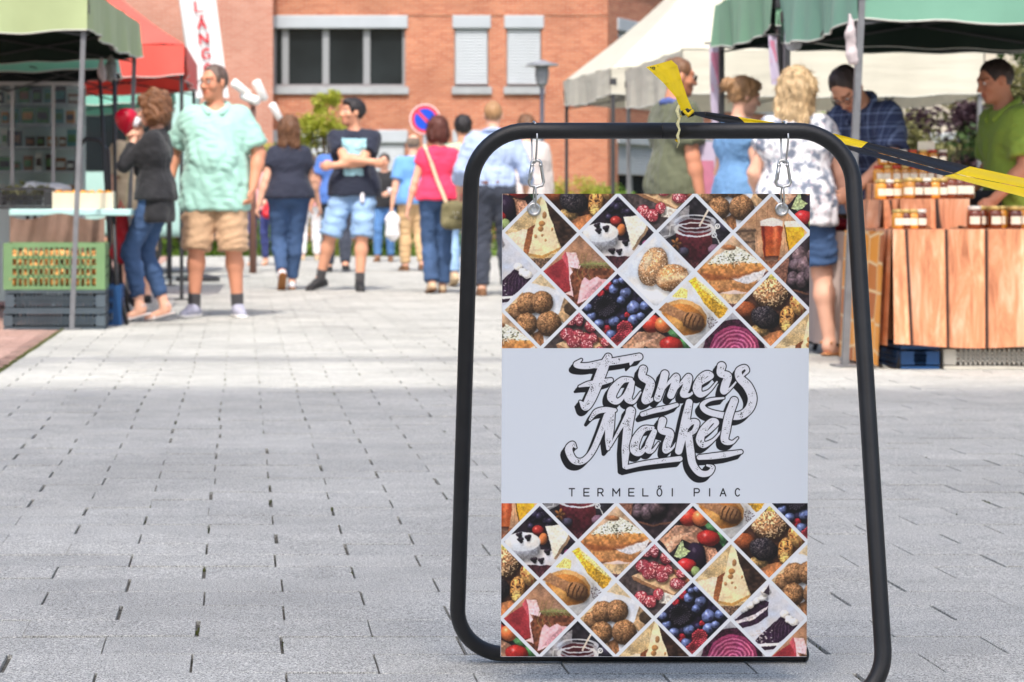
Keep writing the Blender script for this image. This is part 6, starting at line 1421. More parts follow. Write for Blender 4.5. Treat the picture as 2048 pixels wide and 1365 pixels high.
def plaid_mat():
    m = bpy.data.materials.new('plaid_cloth'); m.use_nodes = True; n = m.node_tree.nodes; l = m.node_tree.links; b = n['Principled BSDF']; tc = n.new('ShaderNodeTexCoord'); sp = n.new('ShaderNodeSeparateXYZ'); l.new(tc.outputs['Object'], sp.inputs[0])
    acc = None
    for ax, sc in (('X', 15), ('Z', 13)):
        mu = n.new('ShaderNodeMath'); mu.operation = 'MULTIPLY'; mu.inputs[1].default_value = sc; l.new(sp.outputs[ax], mu.inputs[0]); fr = n.new('ShaderNodeMath'); fr.operation = 'FRACT'; l.new(mu.outputs[0], fr.inputs[0])
        cr = n.new('ShaderNodeValToRGB'); cr.color_ramp.interpolation = 'CONSTANT'; e = cr.color_ramp.elements; e[0].position = 0; e[0].color = (.05, .05, .05, 1); e[1].position = .45; e[1].color = (.5, .5, .5, 1); q = e.new(.62); q.color = (.05, .05, .05, 1); q = e.new(.8); q.color = (.25, .25, .25, 1); q = e.new(.9); q.color = (.05, .05, .05, 1); l.new(fr.outputs[0], cr.inputs['Fac'])
        if acc is None: acc = cr.outputs['Color']
        else:
            ad = n.new('ShaderNodeMix'); ad.data_type = 'RGBA'; ad.blend_type = 'ADD'; ad.inputs['Factor'].default_value = 1; l.new(acc, ad.inputs['A']); l.new(cr.outputs['Color'], ad.inputs['B']); acc = ad.outputs['Result']
    mx = n.new('ShaderNodeMix'); mx.data_type = 'RGBA'; l.new(acc, mx.inputs['Factor']); mx.inputs['A'].default_value = (*lin((34, 44, 78)), 1); mx.inputs['B'].default_value = (*lin((120, 136, 170)), 1); l.new(mx.outputs['Result'], b.inputs['Base Color']); b.inputs['Roughness'].default_value = .85; return m

nv = lambda v: v / (np.linalg.norm(v) + 1e-9)
def rotm(axis, a):
    c, s = math.cos(a), math.sin(a)
    if axis == 'x': return np.array([[1, 0, 0], [0, c, -s], [0, s, c]])
    if axis == 'y': return np.array([[c, 0, s], [0, 1, 0], [-s, 0, c]])
    return np.array([[c, -s, 0], [s, c, 0], [0, 0, 1]])
def ik(root, tgt, l1, l2, pole):
    d = tgt - root; L = np.linalg.norm(d); mx = (l1 + l2) * .998
    if L > mx: tgt = root + d * mx / L; d = tgt - root; L = mx
    u = d / L; a = (l1 * l1 - l2 * l2 + L * L) / (2 * L); h = math.sqrt(max(l1 * l1 - a * a, 0)); p = pole - u * np.dot(pole, u); return root + u * a + nv(p) * h, tgt

def person(label, loc, yaw, h, skin, hair, top, bottom, shoe, pose=None, build=None, extra=None, vox=.0105, seed=0, face=True):
    """local frame: x right, y forward, z up; built for 1.75 m, then scaled. yaw 0 faces away from the camera, 180 faces it."""
    P = dict(lean=0, twist=0, side=0, head=(0, 0, 0), handL=(-.25, .04, .83), handR=(.25, .04, .83), elL=(-.4, -1, -.2), elR=(.4, -1, -.2), footL=(-.10, 0, .0), footR=(.10, 0, .0), toeL=(-.12, 0), toeR=(.12, 0), drop=0.0, palmL=(1, 0, 0), palmR=(-1, 0, 0), curl=.5); P.update(pose or {})
    B = dict(fem=False, bulk=1.0, belly=0.0, sh=1.0, hip=1.0); B.update(build or {})
    fem, bk = B['fem'], B['bulk']; s = h / 1.75
    root = empty('person', (loc[0], loc[1], 0), label, 'person', 'people at the market', R(yaw)); root.scale = (s, s, s)
    dz = -P['drop']; pel = np.array([0, 0, .95 + dz]); T = rotm('z', R(P['twist'])) @ rotm('y', R(P['side'])) @ rotm('x', -R(P['lean']))
    def tp(x, y, z): return pel + T @ (np.array([x, y, z + dz]) - pel)
    shw = (.152 if fem else .174) * B['sh']; shz = 1.385 if fem else 1.392
    SL, SR = tp(-shw, -.01, shz), tp(shw, -.01, shz); HL, HR = np.array([-.092 * B['hip'], 0, .925 + dz]), np.array([.092 * B['hip'], 0, .925 + dz])
    fT = T @ np.array([0, 1, 0]); rT = T @ np.array([1, 0, 0]); uT = T @ np.array([0, 0, 1])
    LEG = {}
    for sd, H_, ft, to_ in (('L', HL, P['footL'], P['toeL']), ('R', HR, P['footR'], P['toeR'])):
        pit = to_[1]; ank = np.array([ft[0], ft[1], ft[2] + .085]); K, A = ik(H_, ank, .425, .425, np.array([ft[0] * .5, 1.0, 0])); fd = np.array([math.sin(to_[0]) * math.cos(pit), math.cos(to_[0]) * math.cos(pit), math.sin(pit)]); LEG[sd] = (H_, K, A, fd)
    ARM = {}
    for sd, S_, hd, pole in (('L', SL, P['handL'], P['elL']), ('R', SR, P['handR'], P['elR'])):
        E, Wr = ik(S_, np.array(hd, float), .29, .25, np.array(pole, float)); ARM[sd] = (S_, E, Wr)
    hy, hp, hr_ = P['head']; nk = tp(0, -.02, 1.46); HM = T @ rotm('z', R(hy)) @ rotm('x', R(hp)) @ rotm('y', R(hr_)); hc = nk + T @ np.array([0, .005, .06]) + HM @ np.array([0, .022, .105])
    def hpnt(x, y, z): return hc + HM @ np.array([x, y, z])
    hs = .95 if fem else 1.0
    # --- body
    aw = (.040 if fem else .047) * (1 + (bk - 1) * .7); body = []
    body += [rc(tp(-.085, 0, 1.29), tp(.085, 0, 1.29), .115 * bk, .115 * bk, .05, fT, .85), rc(tp(0, -.015, 1.405), tp(-shw * .85, -.012, shz - .005), .062, .050, .05), rc(tp(0, -.015, 1.405), tp(shw * .85, -.012, shz - .005), .062, .050, .05), el(tp(0, .012 + B['belly'] * .35, 1.10), ((.128 if fem else .142) * bk + B['belly'] * .35, .10 * bk + B['belly'] * .6, .16), .08, np.array([rT, fT, uT])), el((0, -.008, .95 + dz), (.165 * B['hip'] * bk, .118 * B['hip'] * bk, .12), .06)]
    if fem: body += [el(tp(-.075, .085, 1.27), (.062, .055, .062), .04), el(tp(.075, .085, 1.27), (.062, .055, .062), .04)]
    body += [rc(tp(0, -.025, 1.40), hpnt(0, -.012, -.075), .062 if not fem else .05, .054 if not fem else .045, .04)]
    for sd in 'LR':
        S_, E, Wr = ARM[sd]; body += [rc(S_, E, aw * 1.12, aw * .92, .045), rc(E, E + (Wr - E) * .35, aw * .93, aw * .95, .02), rc(E + (Wr - E) * .3, Wr, aw * .95, aw * .62, .02)]
        H_, K, A, fd = LEG[sd]; lw = (1 + (bk - 1) * .6); ca = K + (A - K) * .32 + np.array([0, -.014, 0])
        body += [rc(H_, K, .083 * lw * B['hip'], .056 * lw, .05), rc(K, ca, .054 * lw, .058 * lw, .03), rc(ca, A, .056 * lw, .036, .03), rc(A, A + np.array([0, 0, -.02]) - fd * .02, .036, .036, .02), rc(A + np.array([0, 0, -.045]), A + fd * .15 + np.array([0, 0, -.06]), .034, .024, .03)]
    parts = [sdf_mesh(body, vox)]
    # --- head (finer)
    hops = [el(hpnt(0, -.014, .028), (.0765 * hs, .097 * hs, .093 * hs), .02, HM.T), el(hpnt(0, .026, -.045), (.058 * hs, .068 * hs, .080 * hs), .035, HM.T), el(hpnt(0, .068, -.098), (.026, .022, .020), .035, HM.T), rc(hpnt(-.033, .077, .024), hpnt(.033, .077, .024), .016, .016, .022), el(hpnt(-.038, .055, -.025), (.030, .032, .03), .02), el(hpnt(.038, .055, -.025), (.030, .032, .03), .02),
            rc(hpnt(0, .094, .006), hpnt(0, .112, -.030), .0085, .0135, .014), el(hpnt(-.012, .098, -.034), (.009, .010, .008), .01), el(hpnt(.012, .098, -.034), (.009, .010, .008), .01), rc(hpnt(-.019, .086, -.060), hpnt(.019, .086, -.060), .0085, .0085, .012), rc(hpnt(-.015, .085, -.069), hpnt(.015, .085, -.069), .009, .009, .012),
            rc(hpnt(0, -.012, -.06), tp(0, -.025, 1.43), .054 if not fem else .045, .060 if not fem else .049, .03)]
    for x in (-1, 1): hops += [el(hpnt(x * .079 * hs, -.008, -.006), (.010, .020, .031), .012, HM.T), sub(el(hpnt(x * .032, .101, .006), (.017, .016, .012), .014))]
    hops = [hops[i] for i in range(len(hops))]
    parts.append(sdf_mesh(hops, .0065))
    # --- hands (finer)
    for sd, pn in (('L', P['palmL']), ('R', P['palmR'])):
        S_, E, Wr = ARM[sd]; d = nv(Wr - E); pn = np.array(pn, float); pn = nv(pn - d * np.dot(pn, d)); sx = np.cross(d, pn); sgn = 1.0
        kn = Wr + d * .085; ho = [rc(Wr - d * .05, Wr + d * .01, aw * .66, .027, .02), rc(Wr, kn, .026, .036, .02, pn, .5)]; cu = P['curl']
        for i, (off, L) in enumerate(((-.030, .070), (-.010, .080), (.010, .076), (.030, .060))):
            b0 = kn + sx * off - d * .012; a1 = cu * .7; d1 = d * math.cos(a1) + pn * math.sin(a1); p1 = b0 + d1 * L * .5; a2 = cu * 1.8; d2 = d * math.cos(a2) + pn * math.sin(a2); p2 = p1 + d2 * L * .5
            ho += [rc(b0, p1, .0095, .0088, .006), rc(p1, p2, .0088, .0075, .004)]
        side_ = -1 if sd == 'L' else 1
        th = Wr + d * .02; q = np.cross(d, pn) * -1.0; fwd = q
        t1 = th + d * .035 + fwd * .042 + pn * .008; ho += [rc(th, t1, .014, .0115, .012), rc(t1, t1 + d * .036 + fwd * .006 + pn * .006, .0105, .0085, .004)]
        parts.append(sdf_mesh(ho, .0055))
    Vs, Qs, off = [], [], 0
    for V, Q in parts: Vs.append(V); Qs.append(Q + off); off += len(V)
    V = np.concatenate(Vs); Q = np.concatenate(Qs); tint = np.ones((len(V), 3)); loc_h = (V - hc) @ HM
    if face:
        lx_, ly_, lz_ = loc_h.T; fr = (np.linalg.norm(loc_h, axis=1) < .17) & (ly_ > .04)
        lip = fr & (np.abs(lx_) < .026) & (lz_ < -.053) & (lz_ > -.078) & (ly_ > .085); tint[lip] = (.86, .62, .60)
        br = fr & (np.abs(np.abs(lx_) - .034) < .020) & (np.abs(lz_ - .030 + .12 * (np.abs(lx_) - .034)) < .0065); tint[br] = hair.get('brow', (.35, .27, .22))
        if hair.get('stubble'):
            st = (np.linalg.norm(loc_h, axis=1) < .17) & (lz_ < -.035) & (ly_ > .0) & ~lip; tint[st] *= np.array(hair['stubble'])
        if hair.get('shaved'):
            st = (np.linalg.norm(loc_h, axis=1) < .17) & (lz_ > .045 + .9 * (ly_ - .03).clip(-.1, 1)) ; tint[st] *= np.array(hair['shaved'])
        ck = fr & (np.hypot(np.abs(lx_) - .04, lz_ + .025) < .022); tint[ck] *= (1.0, .93, .92)
    link('body', np_mesh('body', V, Q, skin, tint), root)
    if face:
        for x in (-1, 1):
            mb = MB(); c = hpnt(x * .032, .0815, .006); mb.ball(c, .0115, 10, 8, 0); f_ = HM @ np.array([0, 1, 0]); mb.ball(Vector(c) + Vector(f_) * .0068, (.0058,) * 3, 8, 6, 1); mb.build('eye', [MATS['eye_white'], MATS['eye_iris']], root, smooth=True)
    # --- hair
    st = hair['style']; hm = hair['mat']; ho = []
    facecut = [sub(el(hpnt(0, .085, -.045), (.078, .085, .088), .02, HM.T))]
    if st in ('short', 'crop'):
        t = .012 if st == 'short' else .005
        ho = [el(hpnt(0, -.016, .030), (.0765 * hs + t, .097 * hs + t, .093 * hs + t), .01, HM.T)] + ([el(hpnt(0, .055, .095), (.055, .04, .028), .03, HM.T)] if hair.get('quiff') else []) + [sub(el(hpnt(0, .095, -.03), (.084, .080, .112 - hair.get('recede', 0)), .02, HM.T)), sub(el(hpnt(0, .02, -.125), (.12, .095, .075), .02, HM.T)), sub(el(hpnt(-.09, .012, -.03), (.03, .03, .05), .01, HM.T)), sub(el(hpnt(.09, .012, -.03), (.03, .03, .05), .01, HM.T))]
    elif st == 'fringe':   # sides and back only
        ho = [el(hpnt(0, -.016, .026), (.0765 * hs + .007, .097 * hs + .007, .088 * hs), .01, HM.T), sub(el(hpnt(0, .03, .10), (.066, .13, .06), .02, HM.T)), sub(el(hpnt(0, .092, -.035), (.085, .075, .11), .02, HM.T)), sub(el(hpnt(0, .02, -.125), (.12, .095, .075), .02, HM.T))]
    elif st == 'bob':
        ho = [el(hpnt(0, -.022, .032), (.100, .116, .108), .02, HM.T), el(hpnt(0, -.045, -.045), (.108, .090, .085), .04, HM.T), el(hpnt(-.06, .0, -.05), (.05, .06, .08), .03, HM.T), el(hpnt(.06, .0, -.05), (.05, .06, .08), .03, HM.T), el(hpnt(0, .06, .085), (.07, .045, .03), .03, HM.T)] + facecut
    elif st == 'long':
        L = hair.get('len', .22); ho = [el(hpnt(0, -.020, .032), (.094, .112, .104), .02, HM.T), rc(hpnt(-.04, -.065, -.01), hpnt(-.055, -.075, -L), .072, .050, .05, HM @ np.array([0, 1, 0]), .75), rc(hpnt(.04, -.065, -.01), hpnt(.055, -.075, -L), .072, .050, .05, HM @ np.array([0, 1, 0]), .75), rc(hpnt(-.065, .0, .0), hpnt(-.075, -.01, -L * .7), .038, .03, .04), rc(hpnt(.065, .0, .0), hpnt(.075, -.01, -L * .7), .038, .03, .04)] + facecut
    elif st == 'bun':
        ho = [el(hpnt(0, -.018, .030), (.086, .107, .102), .02, HM.T), el(hpnt(0, -.135, .045), (.045, .045, .045), .02), el(hpnt(0, .05, .088), (.06, .045, .03), .03, HM.T), sub(el(hpnt(0, .088, -.04), (.082, .08, .098), .02, HM.T)), sub(el(hpnt(0, .01, -.13), (.12, .10, .08), .02, HM.T))]
    if ho:
        amp = hair.get('amp', .004); sc = hair.get('freq', 90); an = hair.get('aniso', (1, 1, .35)); hob = sdf_obj('hair', ho, .007, hm, root, lambda V: amp * (waves(V, sc, seed + 5, aniso=an) + .6 * waves(V, sc * 2.1, seed + 6, aniso=an)) + amp * .4)
        if st in ('bob', 'long', 'bun', 'short') and face is not None:
            n_ = len(hob.data.vertices); HV = np.zeros(n_ * 3, np.float32); hob.data.vertices.foreach_get('co', HV); HV = HV.reshape(-1, 3); HN = np.zeros(n_ * 3, np.float32); hob.data.vertex_normals.foreach_get('vector', HN); HN = HN.reshape(-1, 3)
            rgs = np.random.default_rng(seed); cnt = dict(bob=1100, long=1200, bun=500, short=350)[st]; mb = MB(); dn = HM @ np.array([0, -.55, -.8])
            for i_ in rgs.integers(0, n_, cnt):
                p0 = HV[i_].astype(float); nn_ = HN[i_].astype(float); tdir = dn - nn_ * np.dot(dn, nn_) + rgs.normal(size=3) * .35; tdir = nv(tdir); L_ = rgs.uniform(.02, .06) * (.5 if st == 'short' else 1.0); wv = nv(np.cross(tdir, nn_)) * rgs.uniform(.0012, .0026)
                p1 = p0 + tdir * L_ * .5 + nn_ * rgs.uniform(.001, .008); p2 = p0 + tdir * L_ + nn_ * rgs.uniform(-.002, .014) + rgs.normal(size=3) * .004; mb.add([p0 - wv, p0 + wv, p1 + wv * .8, p1 - wv * .8, p2], [(0, 1, 2, 3), (3, 2, 4)])
            mb.build('loose_strands', hm, hob)
    # --- top
    tm = top['mat']; ln = top.get('loose', .016); hem = top.get('hem', .86) + dz; sl = top.get('sleeve', .6)
    ops = [rc(tp(-.085, 0, 1.29), tp(.085, 0, 1.29), .115 * bk + ln, .115 * bk + ln, .05, fT, .85), rc(tp(0, -.015, 1.405), tp(-shw * .85, -.012, shz - .005), .062 + ln * .5, .050 + ln * .5, .05), rc(tp(0, -.015, 1.405), tp(shw * .85, -.012, shz - .005), .062 + ln * .5, .050 + ln * .5, .05), el(tp(0, .012 + B['belly'] * .35, 1.10), ((.128 if fem else .142) * bk + B['belly'] * .35 + ln, .10 * bk + B['belly'] * .6 + ln, .17), .09, np.array([rT, fT, uT])),
           rc(tp(-.055 * B['hip'], -.004 + B['belly'] * .2, 1.03), np.array([-.062 * B['hip'], -.006, hem - .05]), (.105 * B['hip']) * bk + ln, (.108 * B['hip']) * bk + ln * 1.2, .07), rc(tp(.055 * B['hip'], -.004 + B['belly'] * .2, 1.03), np.array([.062 * B['hip'], -.006, hem - .05]), (.105 * B['hip']) * bk + ln, (.108 * B['hip']) * bk + ln * 1.2, .07)]
    if fem: ops += [el(tp(-.075, .085, 1.27), (.062 + ln * .7,) * 3, .05), el(tp(.075, .085, 1.27), (.062 + ln * .7,) * 3, .05)]
    bl_ = bottom.get('loose', .012) + .013; lw_ = (1 + (bk - 1) * .6)
    if top.get('hem', .86) < .97:
        ops.append(el((0, -.008, .955 + dz), (.165 * B['hip'] * bk + bl_, .118 * B['hip'] * bk + bl_, .17), .06))
        for sd in 'LR':
            H_, K = LEG[sd][0], LEG[sd][1]; ops.append(rc(H_, H_ + (K - H_) * .35, .090 * lw_ * B['hip'] + bl_, .084 * lw_ + bl_, .08))
    ops.append(cut((0, 0, -1), -hem))
    for sd in 'LR':
        S_, E, Wr = ARM[sd]; sr = aw * 1.12 + ln * .55
        if sl > 0:
            d1 = nv(E - S_); cen = top.get('cuff', .012)
            if sl <= 1: e = S_ + (E - S_) * sl; ops.append(rc(S_, e + d1 * .06, sr, sr + cen + ln * .3, .05, cuts=((d1, float(np.dot(d1, e))),)))
            else:
                d2 = nv(Wr - E); e = E + (Wr - E) * (sl - 1); ops += [rc(S_, E, sr, sr * .9, .05), rc(E, e + d2 * .05, sr * .9, sr * .78, .02, cuts=((d2, float(np.dot(d2, e))),))]
    ops.append(sub(el(tp(0, .012, 1.50), (.070, .074, .058 if not top.get('vneck') else .11), .015, np.array([rT, fT, uT]))))
    fa = top.get('fold', .0045) * 1.7
    V, Q = sdf_mesh(ops, vox)
    fold = np.abs(waves(V, 22, seed + 1, aniso=(1.3, 1.3, .6))) * fa * (0.45 + .55 * np.clip((1.38 + dz - V[:, 2]) / .3, 0, 1)) + np.abs(waves(V, 46, seed + 2, aniso=(.7, .7, 1.3))) * fa * .4
    V = V + vnormals(V, Q) * fold[:, None]; shirt = link('shirt', np_mesh('shirt', V, Q, [tm] + ([top['print'][0]] if top.get('print') else [])), root)
    if top.get('print'):
        C = V[Q].mean(1); Lc = (C - pel) @ T + np.array([0, 0, .95]); mi = np.zeros(len(Q), np.int32)
        for (x0, x1, z0, z1) in top['print'][1]: mi[(Lc[:, 1] > .03) & (Lc[:, 0] > x0) & (Lc[:, 0] < x1) & (Lc[:, 2] > z0) & (Lc[:, 2] < z1)] = 1
        shirt.data.polygons.foreach_set('material_index', mi)
    if top.get('collar'):
        ang_ = np.linspace(-2.6, 2.6, 15); cp = [tp(-.088 * math.sin(a), -.012 - .080 * math.cos(a) + .035 * (abs(a) / 2.6) ** 2, 1.492 - .085 * (abs(a) / 2.6) ** 2) for a in ang_]
        co = [rc(a, b, .020, .020, .006) for a, b in zip(cp[:-1], cp[1:])]; sdf_obj('collar', co, .008, tm, shirt)
    # --- bottom
    bm_ = bottom['mat']; bl = bottom.get('loose', .012); lenf = bottom.get('len', 1.93)     # 1 = knee, 2 = ankle
    ops = [el((0, -.008, .955 + dz), (.165 * B['hip'] * bk + bl, .118 * B['hip'] * bk + bl, .125), .06), rc((-.05, 0, 1.0 + dz), (.05, 0, 1.0 + dz), .105 * bk + bl, .105 * bk + bl, .05, np.array([0, 1.0, 0]), .9), cut((0, 0, 1), 1.045 + dz)]
    ops = ops[:2]
    lw = (1 + (bk - 1) * .6)
    for sd in 'LR':
        H_, K, A, fd = LEG[sd]; fl = bottom.get('flare', 0)
        if lenf <= 1.15:
            d1 = nv(K - H_); e = H_ + (K - H_) * lenf; ops.append(rc(H_ - d1 * .02, e + d1 * .05, .088 * lw * B['hip'] + bl, .070 * lw + bl * 1.6, .05, cuts=((d1, float(np.dot(d1, e))),)))
        else:
            d2 = nv(A - K); e = K + (A - K) * (lenf - 1); ca = K + (A - K) * .32 + np.array([0, -.012, 0]); ops += [rc(H_, K, .085 * lw * B['hip'] + bl, .058 * lw + bl, .05), rc(K, ca, .057 * lw + bl, .059 * lw + bl * .9, .03), rc(ca, e + d2 * .04, .058 * lw + bl, .044 + bl * .8 + fl, .03, cuts=((d2, float(np.dot(d2, e))),))]
    ops.append(cut((0, 0, 1), 1.05 + dz)); V, Q = sdf_mesh(ops, vox)
    fold = np.abs(waves(V, 28, seed + 3, aniso=(.8, .8, 1.3))) * bottom.get('fold', .004) * 1.6 + waves(V, 70, seed + 4) * .0012
    V = V + vnormals(V, Q) * fold[:, None]; link(bottom.get('name', 'trousers'), np_mesh('trousers', V, Q, bm_), root)
    if bottom.get('belt'):
        ops = [el((0, -.006, 1.0 + dz), (.155 * bk + bl + .016, .115 * bk + bl + .016, .2), .02), cut((0, 0, 1), 1.035 + dz), cut((0, 0, -1), -(1.0 + dz))]; sdf_obj('belt', ops, .01, bottom['belt'], root)
    # --- shoes
    for sd in 'LR':
        H_, K, A, fd = LEG[sd]; up = np.array([0, 0, 1.0]); up = nv(up - fd * np.dot(up, fd)); kind = shoe['kind']; heel = A - up * .05 - fd * .045; toe = A - up * .058 + fd * .155
        if kind == 'sandal':
            ops = [rc(heel - up * .020, toe - up * .018, .032, .038, .02, up, .28)]; so = sdf_obj('sandal', ops, .007, shoe['mat'], root)
            ops = [rc(toe - fd * .06 - up * .02 + np.cross(fd, up) * .04, toe - fd * .06 + up * .02, .010, .010, .006), rc(toe - fd * .06 - up * .02 - np.cross(fd, up) * .04, toe - fd * .06 + up * .02, .010, .010, .006), rc(A - fd * .04 + np.cross(fd, up) * .035, A + fd * .045 + up * .0, .009, .009, .006), rc(A - fd * .04 - np.cross(fd, up) * .035, A + fd * .045, .009, .009, .006)]; sdf_obj('strap', ops, .007, shoe['mat'], so)
            if shoe.get('heel'):
                mb = MB(); mb.tube([heel - up * .022, np.array([heel[0], heel[1], -shoe['heel'] + .004])], [.022, .016], 8); mb.build('heel', shoe['mat'], so)
        else:
            ops = [rc(heel + up * .004, A - up * .035 + fd * .06, .036, .036, .02), rc(A - up * .04 + fd * .03, toe - up * .002, .038, .032, .03), rc(A + up * (.02 if kind != 'boot' else .09), A - up * .05, .044, .040, .02), ('cut', -up, float(-np.dot(up, A - up * .068)))]
            if kind == 'shoe': ops.insert(3, cut(up, float(np.dot(up, A + up * .01))))
            so = sdf_obj('shoe', ops, .009, shoe['mat'], root)
            ops = [rc(heel - up * .022, toe - up * .016, .042, .043, .02, up, .5), cut(up, float(np.dot(up, A - up * .060))), cut(-up, float(-np.dot(up, A - up * .084)))]; sdf_obj('sole', ops, .008, shoe.get('sole', shoe['mat']), so)
            if shoe.get('sock'): sdf_obj('sock', [rc(A - up * .02, A + (K - A) * .2, .044, .045, .01, cuts=((nv(K - A), float(np.dot(nv(K - A), A + (K - A) * .2))),))], .009, shoe['sock'], root)
    if extra: extra(root, locals())
    return root
mat('eye_white', (0.62, 0.6, 0.58), .2); mat('eye_iris', (0.03, 0.02, 0.015), .1)
H_DARK = hair_mat('hair_dark_brown', (52, 40, 36)); H_BROWN = hair_mat('hair_brown', (112, 78, 54)); H_CURLY = hair_mat('hair_curly_brown', (120, 80, 52)); H_BLACK = hair_mat('hair_black', (34, 30, 32)); H_BLOND = hair_mat('hair_blond', (196, 168, 128)); H_LTBROWN = hair_mat('hair_light_brown', (160, 122, 84)); H_GREY = hair_mat('hair_grey_brown', (120, 104, 90)); H_RED = hair_mat('hair_auburn', (96, 52, 42))
C_MINT = cloth_mat('polo_mint', (160, 204, 190), .06); C_NAVY = cloth_mat('tee_navy', (33, 39, 58)); C_DKTEE = cloth_mat('tee_dark_navy', (28, 35, 54)); C_BLACK = cloth_mat('cardigan_black', (28, 28, 32)); C_PINK = cloth_mat('tee_pink', (232, 56, 96), .06); C_LBLUE = cloth_mat('shirt_light_blue', (160, 178, 212), .05); C_BLUE = cloth_mat('shirt_blue', (74, 112, 184)); C_SKY = cloth_mat('shirt_sky_blue', (104, 156, 216)); C_WHITE = cloth_mat('shirt_white', (198, 190, 188), .05)
C_OLIVE = cloth_mat('tee_olive_green', (92, 96, 74)); C_LIME = cloth_mat('polo_lime', (150, 178, 70), .08); C_BEIGE = cloth_mat('shirt_beige', (190, 172, 144)); C_SAGE = cloth_mat('shirt_sage', (170, 186, 160)); C_DENIMTOP = denim('denim_top', (106, 146, 188)); C_GREYBLUE = cloth_mat('shirt_grey_blue', (120, 134, 156)); C_ROSE = cloth_mat('top_rose', (220, 160, 160))
D_BLUE = denim('jeans_blue', (58, 84, 122)); D_DARK = denim('jeans_dark', (44, 58, 82)); D_LIGHT = denim('jeans_light', (140, 172, 208)); D_MID = denim('jeans_mid', (76, 118, 168)); C_TAN = cloth_mat('trousers_tan', (198, 166, 124)); C_KHAKI = cloth_mat('shorts_khaki', (184, 150, 118), .1); C_CHAR = cloth_mat('trousers_charcoal', (48, 54, 68)); C_WHITEP = cloth_mat('trousers_white', (226, 224, 224), .05); C_LEGGING = cloth_mat('leggings_blue', (48, 58, 112))
S_WHITE = mat('shoe_white', lin((222, 220, 226)), .6, nscale=20, namt=.08); S_GREY = mat('shoe_grey', lin((170, 170, 186)), .7, nscale=30, namt=.25); S_BLACK = mat('shoe_black', lin((34, 34, 36)), .6); S_BROWN = mat('shoe_brown', lin((120, 84, 56)), .6); S_TANSH = mat('shoe_tan', lin((196, 172, 140)), .6); S_SOLE = mat('sole_white', lin((226, 224, 220)), .7); S_GUM = mat('sole_gum', lin((150, 100, 56)), .7); S_SANDAL = mat('sandal_silver', lin((200, 190, 188)), .4); S_COG = mat('sandal_cognac', lin((190, 130, 84)), .6)
K_DKSOCK = cloth_mat('sock_charcoal', (66, 64, 66)); K_BELT = mat('belt_brown', lin((110, 66, 48)), .5)
def glasses(dark=False):
    def f(root, L):
        hp = L['hpnt']; m = MATS['glass_frame']; mb = MB()
        for x in (-1, 1):
            pts = [hp(x * .034 + .023 * math.cos(a), .1045 - abs(.004 * math.cos(a)), .004 + .017 * math.sin(a)) for a in np.linspace(0, 2 * math.pi, 15)[:-1]]
            mb.tube(pts, .0022, 5, closed=True); mb.tube([hp(x * .057, .100, .010), hp(x * .078, .05, .012), hp(x * .083, -.01, .006)], .0022, 5)
        mb.tube([hp(-.011, .104, .008), hp(.011, .104, .008)], .0022, 5); g = mb.build('glasses', m, root, smooth=True)
        if dark:
            for x in (-1, 1):
                q = MB(); c = [hp(x * .034 + .024 * math.cos(a), .1042, .004 + .018 * math.sin(a)) for a in np.linspace(0, 2 * math.pi, 15)[:-1]]; q.add([tuple(p) for p in c], [tuple(range(14))]); q.build('lens', MATS['lens_dark'], g)
    return f
mat('glass_frame', (0.02, 0.018, 0.016), .3); mat('lens_dark', (0.006, 0.006, 0.007), .08)
def at_px(px, Y): return (WX(px, Y), Y)
W_NEUT = dict()
# 1 woman in black, side view, hand at the mouth
def ex1(root, L):
    hp = L['hpnt']; mb = MB(); a, b = Vector(hp(.0, .118, -.055)), Vector(hp(-.02, .15, -.115)); mb.tube([a, a.lerp(b, .5), b], [.028, .027, .022], 10); mb.build('drink_cup', MATS['shoe_white'], root, smooth=True)
    tp = L['tp']; sdf_obj('jacket_tail', [rc((-.10, -.02, 1.02), (-.12, -.03, .80), .085, .095, .04), rc((.10, -.02, 1.02), (.12, -.03, .80), .085, .095, .04), el((0, -.06, .9), (.13, .08, .16), .05), sub(rc((0, .13, .8), (0, .13, 1.1), .07, .05, .02)), cut((0, 0, -1), -.76)], .011, C_BLACK, root, lambda V: np.abs(waves(V, 26, 9)) * .004)
person('woman in a black cardigan and cropped jeans holding a drink to her mouth', at_px(311, 15.3), 78, 1.60, SK_FAIR, dict(style='bob', mat=H_CURLY, amp=.010, freq=60, aniso=(1, 1, 1)), dict(mat=C_BLACK, sleeve=1.75, hem=.93, loose=.016, fold=.006), dict(mat=D_BLUE, len=1.80, loose=.008, name='jeans'), dict(kind='sandal', mat=S_SANDAL, heel=.0), dict(handL=(-.02, .155, 1.40), handR=(.05, .165, 1.36), elL=(-.7, .1, -1), elR=(.5, .2, -1), footL=(-.09, .10, .035), footR=(.09, -.05, .035), toeL=(-.1, -.25), toeR=(.1, -.25), head=(0, -8, 0), palmL=(.6, .0, .6), palmR=(-.6, 0, .6), curl=.8), dict(fem=True, bulk=.98), ex1, seed=11)
